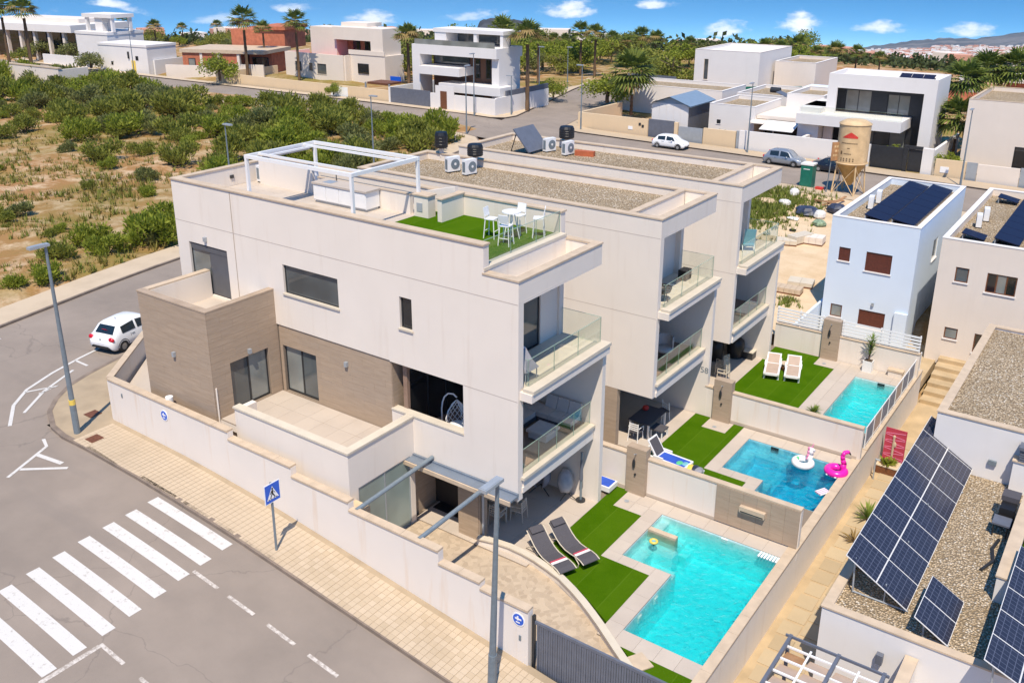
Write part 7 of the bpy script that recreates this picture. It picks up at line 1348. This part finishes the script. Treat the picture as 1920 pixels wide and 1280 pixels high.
tag(MB().box(-126, -108, 58.6, 59.0, 1.2, 2.5).build('low_wall', M['plaster_cream']), 'low cream wall along the far edge of the scrub on the left', 'wall')

# ================================================================ VEGETATION
def leaf_card(m, c, size, rnd, flat=.0):
    a = rnd.uniform(0, 6.283); e = rnd.uniform(-.7, 1.2); d = Vector((math.cos(a)*math.cos(e), math.sin(a)*math.cos(e), math.sin(e))); s = d.orthogonal().normalized(); s.rotate(Matrix.Rotation(rnd.uniform(0, 6.28), 3, d))
    c = Vector(c); l = size*rnd.uniform(.7, 1.3); w = l*.34
    m.face([c, c+d*l*.5+s*w, c+d*l, c+d*l*.5-s*w])
def spray(m, c, o, size, rnd):
    """thin leafy twig leaning outwards and up"""
    d = (Vector(o)*.55+Vector((rnd.gauss(0, .35), rnd.gauss(0, .35), rnd.uniform(.35, 1.1)))).normalized(); s = d.orthogonal().normalized(); s.rotate(Matrix.Rotation(rnd.uniform(0, 6.28), 3, d)); c = Vector(c); l = size*rnd.uniform(.7, 1.4); w = l*.17
    m.face([c, c+d*l*.45+s*w, c+d*l, c+d*l*.45-s*w])
def shrub_mesh(name, seed, n, size, spread, mat, stems=7):
    rnd = random.Random(seed); m = MB(); clumps = []
    for k in range(stems*2):
        a = rnd.uniform(0, 6.283); r = spread*math.sqrt(rnd.random())*.85; h = rnd.uniform(.35, 1.0)*(1-.35*(r/spread)**2); clumps.append((r*math.cos(a), r*math.sin(a), h, rnd.uniform(.18, .36)))
    for k in range(n):
        cx, cy, ch_, cr = rnd.choice(clumps); u = Vector((rnd.gauss(0, 1), rnd.gauss(0, 1), rnd.gauss(0, 1))).normalized()*cr*rnd.uniform(.45, 1.15); z = max(.03, ch_*.85+u.z*.9); spray(m, (cx+u.x, cy+u.y, z), u/cr, size, rnd)
    me_o = m.build(name, mat); me = me_o.data; bpy.data.objects.remove(me_o)
    b = MB()
    for k in range(stems): cx, cy, ch_, cr = clumps[k]; b.tube((cx*.1, cy*.1, -.1), (cx*.8, cy*.8, ch_*.75), .03, 4, .01, cap=False)
    bo = b.build('stem', M['bark']); bm_ = bo.data; bpy.data.objects.remove(bo); return me, bm_
SH = [shrub_mesh('foliage', 10+i, 1700, .15, .62, M[['leaf_a', 'leaf_b', 'leaf_c'][i % 3]]) for i in range(6)]
def plant_at(name, label, cat, protos, x, y, z, rz, sc, group):
    t = thing(name, label, cat, (x, y, z), group); t.rotation_euler = (0, 0, rz); t.scale = sc
    for nm, me in protos:
        o = bpy.data.objects.new(nm, me); COL.objects.link(o); o.parent = t
    return t
rs_ = random.Random(21); placed = []
def scrub(x, y, s, kind, lab):
    me, st_ = SH[kind]; h = s*rs_.uniform(.75, 1.0); plant_at('wild_shrub', lab, 'shrub', [('foliage', me), ('stem', st_)], x, y, T(x, y)-.08, rs_.uniform(0, 6.28), (s, s, h), 'wild shrubs on the scrubland')
n_sh = 0; tint = ['olive green', 'bright green', 'grey green']
for tries in range(6000):
    if n_sh >= 270: break
    y = rs_.uniform(-8, 59); x = rs_.uniform(-150, -39)
    if x > XF(y)-3.0: continue
    # thick growth towards the back road, open orange soil with low scattered plants nearer the side street
    dens = .20+.8*sstep(24, 42, y)+.30*sstep(-66, -50, x)*sstep(16, 30, y)
    if x < -70 and y < 34: dens *= .55
    if noise2(x*.8+3, y*.8) < -.25: dens *= .35
    if rs_.random() > dens: continue
    s = (rs_.uniform(.7, 3.0) if y > 26 else rs_.uniform(.5, 1.9))*(1.0+.35*sstep(25, 50, y))
    if any((x-a)**2+(y-b)**2 < (.36*(s+c))**2 for a, b, c in placed): continue
    placed.append((x, y, s)); n_sh += 1; k = rs_.randrange(6)
    zone = 'in the thick growth along the back road' if y > 44 else 'in the middle of the scrubland' if y > 24 else 'on the open soil nearer the side street'
    side = 'far left ' if x < -95 else 'left ' if x < -66 else 'right '
    scrub(x, y, s, k, ('tall ' if s > 2.4 else 'medium ' if s > 1.4 else 'low ')+tint[k % 3]+' shrub '+zone+', '+side+'part')
for (x, y, s, k) in ((-41.0, 13, 2.6, 1), (-41.6, 17, 3.0, 4), (-42.6, 21, 3.2, 1), (-43.8, 15.5, 2.6, 4), (-44.4, 24, 3.2, 1), (-41, 9.5, 1.8, 1), (-38.8, 3.9, 1.5, 1), (-39.3, 2.2, 1.2, 4)): scrub(x, y, s, k, 'bright leafy bush at the scrub edge right behind the far pavement')
# weeds and dry grass: nobody could count them
wm = [MB(), MB()]
def tuft(m, x, y, h, rnd, n=7, sp=.16):
    z = T(x, y)+.05
    for k in range(n):
        a = rnd.uniform(0, 6.283); b = Vector((x+rnd.uniform(-sp, sp), y+rnd.uniform(-sp, sp), z-.05)); d = Vector((math.cos(a)*.45, math.sin(a)*.45, 1)).normalized()*h*rnd.uniform(.6, 1.2); s = Vector((-math.sin(a), math.cos(a), 0))*.035*h/.4
        m.face([b-s, b+s, b+d])
rg = random.Random(5)
for k in range(17000):
    y = rg.uniform(-12, 60); x = XF(y)-2.6-abs(rg.gauss(0, 26)) if k % 3 else rg.uniform(-140, -40)
    if x > XF(y)-2.6: continue
    if noise2(x*1.3, y*1.3)+rg.uniform(-.5, .5) < -.1: continue
    tuft(wm[0 if rg.random() < .45 else 1], x, y, rg.uniform(.22, .7), rg)
tag(wm[0].build('wild_grass', M['weed']), 'green wild grass and weeds over the scrubland', 'grass', kind='stuff'); tag(wm[1].build('dry_grass', M['leaf_dry']), 'dry yellow grass over the scrubland', 'grass', kind='stuff')
pw = MB()
for k in range(1500):
    x, y = -11+rg.gauss(0, 2.2), 52+rg.gauss(0, 4.5)
    if x > -4 or y > 60.5: continue
    tuft(pw, x, y, rg.uniform(.25, .65), rg)
for k in range(60): tuft(pw, -1.0+rg.gauss(0, .5), 31+rg.gauss(0, .5), .3, rg)
tag(pw.build('plot_weeds', M['weed']), 'yellow green weeds on the sandy building plot', 'weeds', kind='stuff')
vb = MB()
for k in range(2600):
    x = rg.uniform(-32, -15.5); y = 60.4+rg.gauss(0, .5)+(.6 if x < -25 else 0)
    if noise2(x*1.1, 3) < -.35: continue
    tuft(vb, x, y, rg.uniform(.4, 1.0), rg, 6, .3)
tag(vb.build('verge_grass', M['leaf_b']), 'tall green grass on the verge between terrace roofs and back road', 'grass', kind='stuff')
# palms: fan palm crown of folded fans on a ringed trunk
def palm_proto(seed, fans, L, dry, rise=1.0):
    rnd = random.Random(seed); m = MB(); d_ = MB()
    for k in range(fans):
        a = k*2.39996+rnd.uniform(-.2, .2); e = 1.35-2.1*(k/fans)**.85+rnd.uniform(-.1, .1); tgt = d_ if (k/fans) > 1-dry else m
        d = Vector((math.cos(a)*math.cos(e), math.sin(a)*math.cos(e), math.sin(e)*rise)); s = Vector((-math.sin(a), math.cos(a), 0)); u = d.cross(s)
        st_ = d*L*.42; tgt.face([Vector((0, 0, 0))-s*.03, s*.03, st_+s*.02, st_-s*.02])
        for q in range(9):
            f = (q-4)/4.0*1.15; dd = (d*math.cos(f)+s*math.sin(f)).normalized(); ln = L*.62*(1-.22*abs(f)); tip = st_+dd*ln+Vector((0, 0, -ln*.22)); mid = st_+dd*ln*.55; w = (u*.0+s.cross(Vector((0, 0, 1))).normalized()*0+dd.cross(u).normalized())*L*.042
            tgt.face([st_, mid+w, tip, mid-w])
    o1 = m.build('fronds', M['palm_leaf']); o2 = d_.build('dry_fronds', M['palm_dry']); r = (o1.data, o2.data); bpy.data.objects.remove(o1); bpy.data.objects.remove(o2); return r
PP = [palm_proto(1, 30, 2.1, .2), palm_proto(2, 27, 1.9, .28), palm_proto(3, 46, 3.2, .06, .9)]
tr_m = MB(); prof = []
for k in range(12): z = k/11; prof += [(.2*(1-.25*z)+(.03 if k % 2 else 0), z)]
tr_m.lathe(0, 0, prof, 9); to = tr_m.build('trunk', M['trunk']); TRK = to.data; bpy.data.objects.remove(to)
def palm(label, x, y, h, kind=0, sc=1.0, z=None, group='palms on the skyline'):
    z = T(x, y) if z is None else z; t = thing('palm_tree', label, 'palm', (x, y, z), group); o = bpy.data.objects.new('trunk', TRK); COL.objects.link(o); o.parent = t; o.scale = (.85*sc, .85*sc, h)
    for nm, me in (('crown', PP[kind][0]), ('dry_fronds', PP[kind][1])):
        q = bpy.data.objects.new(nm, me); COL.objects.link(q); q.parent = t; q.location = (0, 0, h); q.rotation_euler = (0, 0, random.uniform(0, 6)); q.scale = (sc,)*3
palm('big bushy palm beside the road junction in front of the low white house', -42.6, 87, 2.6, 2, 1.25, group='garden palms'); 
for x, y, h, l in ((-3.0, 90, 5.4, 'bushy palm right beside the white modern house'), (-1.6, 94, 6.2, 'middle palm of the three right of the white modern house'), (1.4, 94.5, 6.6, 'rightmost palm of the three behind the large beige roof'), (-2.0, 84, 2.2, 'short palm in the passage right of the modern house')): palm(l, x, y, h, 2, .95, group='garden palms')
def ray_xy(u, dist):
    """plan position on the far land in the picture direction u at a given distance"""
    k = math.cos(pitch)*1728.23+math.sin(pitch)*(524.2-80); d = Vector((math.sin(yaw), math.cos(yaw), 0))*k+rt*(u-946.67); d.normalize(); return CAM.x+d.x*dist, CAM.y+d.y*dist
def pz(v, u, dist):
    """height that appears at picture row v at that distance"""
    k = math.cos(pitch)*1728.23+math.sin(pitch)*(524.2-v); return CAM.z+dist*(math.cos(pitch)*(524.2-v)-math.sin(pitch)*1728.23)/math.hypot(k, u-946.67)
far_palms = [(12, 14, 190, 1.5), (53, 14, 185, 1.7), (237, 37, 230, 1.0), (293, 42, 215, 1.1), (460, 38, 165, 1.45), (495, 47, 175, 1.1), (557, 42, 160, 1.3), (765, 62, 150, 1.5), (943, 60, 140, 1.35), (990, 62, 125, 1.55), (1090, 60, 165, 1.15), (1117, 58, 160, 1.25), (1148, 70, 185, .95), (1175, 72, 190, .9), (1203, 68, 170, 1.1), (1230, 68, 165, 1.2), (1295, 80, 180, .9), (1435, 80, 170, 1.0), (1497, 84, 175, 1.1), (1570, 90, 165, 1.2), (1345, 86, 210, .8), (1040, 66, 180, .9), (690, 60, 200, .9), (410, 40, 240, 1.0), (150, 44, 245, .9), (345, 44, 235, .9), (620, 56, 205, .9), (730, 64, 190, .9), (840, 66, 190, .9), (1010, 66, 150, 1.1), (1060, 70, 200, .8), (1265, 78, 200, .8), (1320, 84, 190, .8), (1400, 86, 185, .8), (1465, 88, 185, .9), (1535, 92, 180, .9), (1610, 98, 175, .9), (1655, 102, 170, .8)]
ORD = ['first', 'second', 'third', 'fourth', 'fifth', 'sixth', 'seventh', 'eighth', 'ninth', 'tenth', 'eleventh', 'twelfth', 'thirteenth', 'fourteenth', 'fifteenth', 'sixteenth', 'seventeenth', 'eighteenth', 'nineteenth', 'twentieth']; ORD += ['twenty '+o for o in ORD[:9]]+['thirtieth']+['thirty '+o for o in ORD[:9]]
for k, (u, v, d, s) in enumerate(far_palms):
    x, y = ray_xy(u, d); zt = pz(v+8, u, d); z = min(T(x, y), zt-3.0); palm('fan palm on the skyline, '+ORD[sorted(q[0] for q in far_palms).index(u)]+' palm from the left along the horizon', x, y, max(2.5, zt-z-.6*s), k % 2, s*1.05, z)
palm('tall palm at the right edge above the brick shell', 13.0, 110, 6.5, 0, 1.5)
# broadleaf trees and round bushes
def tree_proto(seed, n, mat, sz=.19, flat=.8):
    rnd = random.Random(seed); m = MB(); cl_ = []
    for k in range(16): a = rnd.uniform(0, 6.283); r = math.sqrt(rnd.random())*.8; cl_.append((r*math.cos(a), r*math.sin(a), rnd.uniform(.25, 1.0)*flat*(1-.3*r), rnd.uniform(.22, .4)))
    for k in range(n): cx, cy, cz, cr = rnd.choice(cl_); u = Vector((rnd.gauss(0, 1), rnd.gauss(0, 1), rnd.gauss(0, .8))).normalized()*cr*rnd.uniform(.5, 1.1); leaf_card(m, (cx+u.x, cy+u.y, cz+u.z), sz*.5, rnd)
    o = m.build('crown', mat); r = o.data; bpy.data.objects.remove(o); b = MB(); b.tube((0, 0, -.5), (0, 0, .35), .07, 6, .04)
    for cx, cy, cz, cr in cl_[:6]: b.tube((0, 0, .25), (cx*.8, cy*.8, cz*.9), .03, 5, .01, cap=False)
    o = b.build('trunk', M['bark']); r2_ = o.data; bpy.data.objects.remove(o); return r, r2_
TR = [tree_proto(31+i, 2400, M[['leaf_b', 'leaf_a', 'leaf_far', 'leaf_c'][i]]) for i in range(4)]
def tree(label, x, y, s, kind, z=None, group=None, flat=1.0): return plant_at('broadleaf_tree', label, 'tree', [('crown', TR[kind][0]), ('trunk', TR[kind][1])], x, y, (T(x, y) if z is None else z)+.14*s, random.uniform(0, 6), (s, s, s*flat), group)
tree('round green bush on the pavement past the brown house', -56.5, 88.5, 2.4, 0, None, None, 1.0); tree('leafy green tree beside the cream villa wall', -110.5, 72.5, 3.6, 0); tree('small street tree before the notice on the villa wall', -84.3, 73.0, 1.5, 0); tree('bush in front of the modern house lower windows', -6.3, 77.2, 1.6, 0)
tree('yellow green hedge tree left of the large beige house', -1.2, 77.5, 1.5, 0); tree('small green bush in the walled yard below the bungalow', -25.5, 77.6, 1.1, 3)
rt_ = random.Random(77)
for k in range(115):
    u = rt_.uniform(740, 1560); d = rt_.uniform(128, 215); x, y = ray_xy(u, d)
    if -46 < x < -24 and y < 124: continue
    if x < -54 and y < 92: continue
    if x > -26 and y < 118: continue
    if abs(x-(-57-.245*(y-90))) < 6: continue
    s_ = rt_.uniform(2.2, 4.8); k_ = rt_.choice((0, 0, 1, 3)); tree(('large ' if s_ > 3.9 else 'medium ' if s_ > 3 else 'small ')+['bright green', 'olive green', '', 'grey green'][k_]+' tree in the belt '+('right behind the brown house' if u < 900 else 'beyond the junction, left part' if u < 1040 else 'beyond the junction, right part' if u < 1180 else 'behind the long low white house' if u < 1330 else 'right of the tall white house'), x, y, s_, k_, None, 'trees beyond the road junction', rt_.uniform(.75, 1.1))
for k in range(30):
    u = rt_.uniform(0, 560); d = rt_.uniform(185, 240); x, y = ray_xy(u, d); k_ = rt_.choice((0, 1, 3)); tree(['bright green', 'olive green', '', 'grey green'][k_]+' garden tree among the houses '+('at the far left' if u < 190 else 'behind the white cube house' if u < 370 else 'left of the beige villa'), x, y, rt_.uniform(2.0, 3.6), k_, None, 'garden trees on the left skyline', .9)
for k in range(20):
    u = rt_.uniform(90, 260); d = rt_.uniform(148, 172); x, y = ray_xy(u, d)
    if 58 < y < 73.6 or x < -150: continue
    tree('olive green bush before the white houses on the left', x, y, rt_.uniform(1.3, 2.6), rt_.choice((0, 1)), None, 'bushes before the left houses', .9)
# far wood: one mass of crowns along the brow of the land
fwood = MB(); rf_ = random.Random(9)
for k in range(1300):
    u = rf_.uniform(-80, 1980); r0_ = interp(u, [0, 960, 1700, 1920], [256, 214, 198, 194]); d = r0_+rf_.uniform(-10, 260)*rf_.random()+rf_.uniform(-6, 6); x, y = ray_xy(u, d); base = T(x, y); hgt_ = rf_.uniform(2.0, 4.2)*(1 if u > 560 else .8)
    if u > 1480: hgt_ *= .75
    for q in range(26):
        v_ = Vector((rf_.gauss(0, 1), rf_.gauss(0, 1), abs(rf_.gauss(0, .8))+.1)).normalized()*rf_.uniform(.4, 1.0); c_ = (x+v_.x*hgt_*.75, y+v_.y*hgt_*.75, base+v_.z*hgt_); leaf_card(fwood, c_, hgt_*.34, rf_)
tag(fwood.build('far_wood', M['leaf_far']), 'dark belt of far trees along the skyline', 'wood', kind='stuff')
# small far houses among the trees
fh_m = {}
for nm, mt, rf2 in (('a', 'salmon', 'roof_tile'), ('b', 'plaster2', 'roof_tile'), ('c', 'plaster_beige', 'roof_tile'), ('d', 'salmon', 'salmon')):
    w_ = MB().box(-3.6, 3.6, -3, 3, -3, 3.0).build('house_wall', M[mt]); r_ = MB(); r_.face([(-3.9, -3.3, 3), (3.9, -3.3, 3), (2.2, 0, 4.3), (-2.2, 0, 4.3)]); r_.face([(3.9, 3.3, 3), (-3.9, 3.3, 3), (-2.2, 0, 4.3), (2.2, 0, 4.3)]); r_.face([(-3.9, 3.3, 3), (-3.9, -3.3, 3), (-2.2, 0, 4.3)]); r_.face([(3.9, -3.3, 3), (3.9, 3.3, 3), (2.2, 0, 4.3)]); ro = r_.build('roof', M[rf2])
    g_ = MB().box(-2.4, -1.2, -3.05, -2.99, .8, 2.2).box(1.0, 2.4, -3.05, -2.99, .3, 2.3).build('window', M['window_dark']); fh_m[nm] = [('house_wall', w_.data), ('roof', ro.data), ('window', g_.data)]
    for o in (w_, ro, g_): bpy.data.objects.remove(o)
rh_ = random.Random(12)
for k in range(90):
    u = rh_.uniform(-30, 1330) if k < 80 else rh_.uniform(1330, 1900); r0_ = interp(u, [0, 960, 1700, 1920], [256, 214, 198, 194]); d = r0_+rh_.uniform(60, 270)+(120 if u > 1330 else 0); x, y = ray_xy(u, d); s = rh_.uniform(.75, 1.1)
    plant_at('far_house', 'small far house with terracotta roof among the trees on the left skyline' if u < 640 else 'small far house with terracotta roof among the trees on the middle skyline' if u < 1200 else 'small far house with terracotta roof on the right skyline', 'house', fh_m[rh_.choice('aabcd')], x, y, T(x, y), rh_.uniform(-.5, 1.2), (s*1.3, s, s*.95), 'far houses on the skyline')
# distant town, mountains, rock
tw = MB(); rw_ = random.Random(4)
for k in range(1500):
    u = rw_.uniform(1590, 2000); d = rw_.uniform(1900, 3600); x, y = ray_xy(u, d); v = 112-17*((d-1900)/1700)+rw_.uniform(-2, 2)-(6 if u > 1750 else 0)*((d-1900)/1700); z = pz(v, u, d); s = rw_.uniform(3.5, 8); tw.box(x-s, x+s, y-s, y+s, z-25, z+rw_.uniform(2, 6), rw_.randrange(3))
tag(tw.build('distant_town', [M['plaster_beige'], M['plaster2'], M['salmon']]), 'pale distant town below the mountains on the right horizon', 'town', kind='stuff')
def ridge(name, us, vs_top, vb_, dist, mat, depth, jag, seed):
    m = MB(); n = len(us); rr = random.Random(seed); K = 7
    for j in range(K):
        f = j/(K-1)
        for u, vt_ in zip(us, vs_top):
            x, y = ray_xy(u, dist-depth*(1-f)); v = vb_+(vt_-vb_)*f**.8; z = pz(v, u, dist-depth*(1-f))+(rr.uniform(-1, 1)*jag*(dist/1728.) if 0 < j else -60); m.v.append((x, y, z))
    for j in range(K-1):
        for i in range(n-1): m.f.append((j*n+i, j*n+i+1, (j+1)*n+i+1, (j+1)*n+i)); m.m.append(0)
    x0 = len(m.v)
    for u, vt_ in zip(us, vs_top): x, y = ray_xy(u, dist+depth); m.v.append((x, y, pz(vb_+30, u, dist+depth)))
    for i in range(n-1): m.f.append(((K-1)*n+i, (K-1)*n+i+1, x0+i+1, x0+i)); m.m.append(0)
    return m.build(name, mat, smooth=True)
def hill_mat():  # pine and limestone tones with bluish distance haze mixed into the colour
    t = NT('haze_tinted_pine_limestone'); P = t.pos(); a = t.noise(.006, 6, .65, P); b = t.noise(.03, 5, .6, P); q = t.mix(t.rng(a, .42, .6), (.085, .105, .125), (.19, .195, .205)); q = t.mix(t.math('MULTIPLY', t.rng(b, .5, .7), .5), q, (.25, .22, .20)); t.col(q); t.p(rough=1, spec=.05); t.bump(b, .6, 12); return t.mat
M['hill'] = hill_mat()
us = [1560+i*10 for i in range(60)]
def hv(u): return interp(u, [1560, 1600, 1660, 1720, 1770, 1830, 1880, 1920, 1990, 2150], [100, 92, 84, 77, 72, 74, 66, 61, 54, 60])
struct(ridge('hills', us, [hv(u)+random.uniform(-.8, .8) for u in us], 104, 4200, M['hill'], 900, 1.2, 3))
us = [880+i*4 for i in range(32)]
def rv(u): return interp(u, [880, 893, 897, 905, 920, 940, 955, 975, 990, 996, 1003], [92, 70, 44, 38, 35, 33, 36, 39, 41, 60, 92])
M['rock'] = plain('dark_rock', (.075, .08, .095), 1.0, var=.3, scale=.05)
rk = ridge('rocky_hill', us, [rv(u)+random.uniform(-.6, .6) for u in us], 96, 1500, M['rock'], 120, .9, 5); struct(rk)

hz = NT('thin_summer_haze'); hz.n.remove(hz.b); pv = hz.N('ShaderNodeVolumePrincipled'); pv.inputs['Color'].default_value = (.82, .90, 1.0, 1); pv.inputs['Density'].default_value = 5.0e-5; pv.inputs['Anisotropy'].default_value = .2; hz.l.new(pv.outputs[0], hz.n['Material Output'].inputs['Volume'])
haze = MB().box(-5600, 5600, -5600, 5600, -560, 26).build('haze', hz.mat); tag(haze, 'thin bluish summer haze over the whole scene', 'haze', kind='stuff')
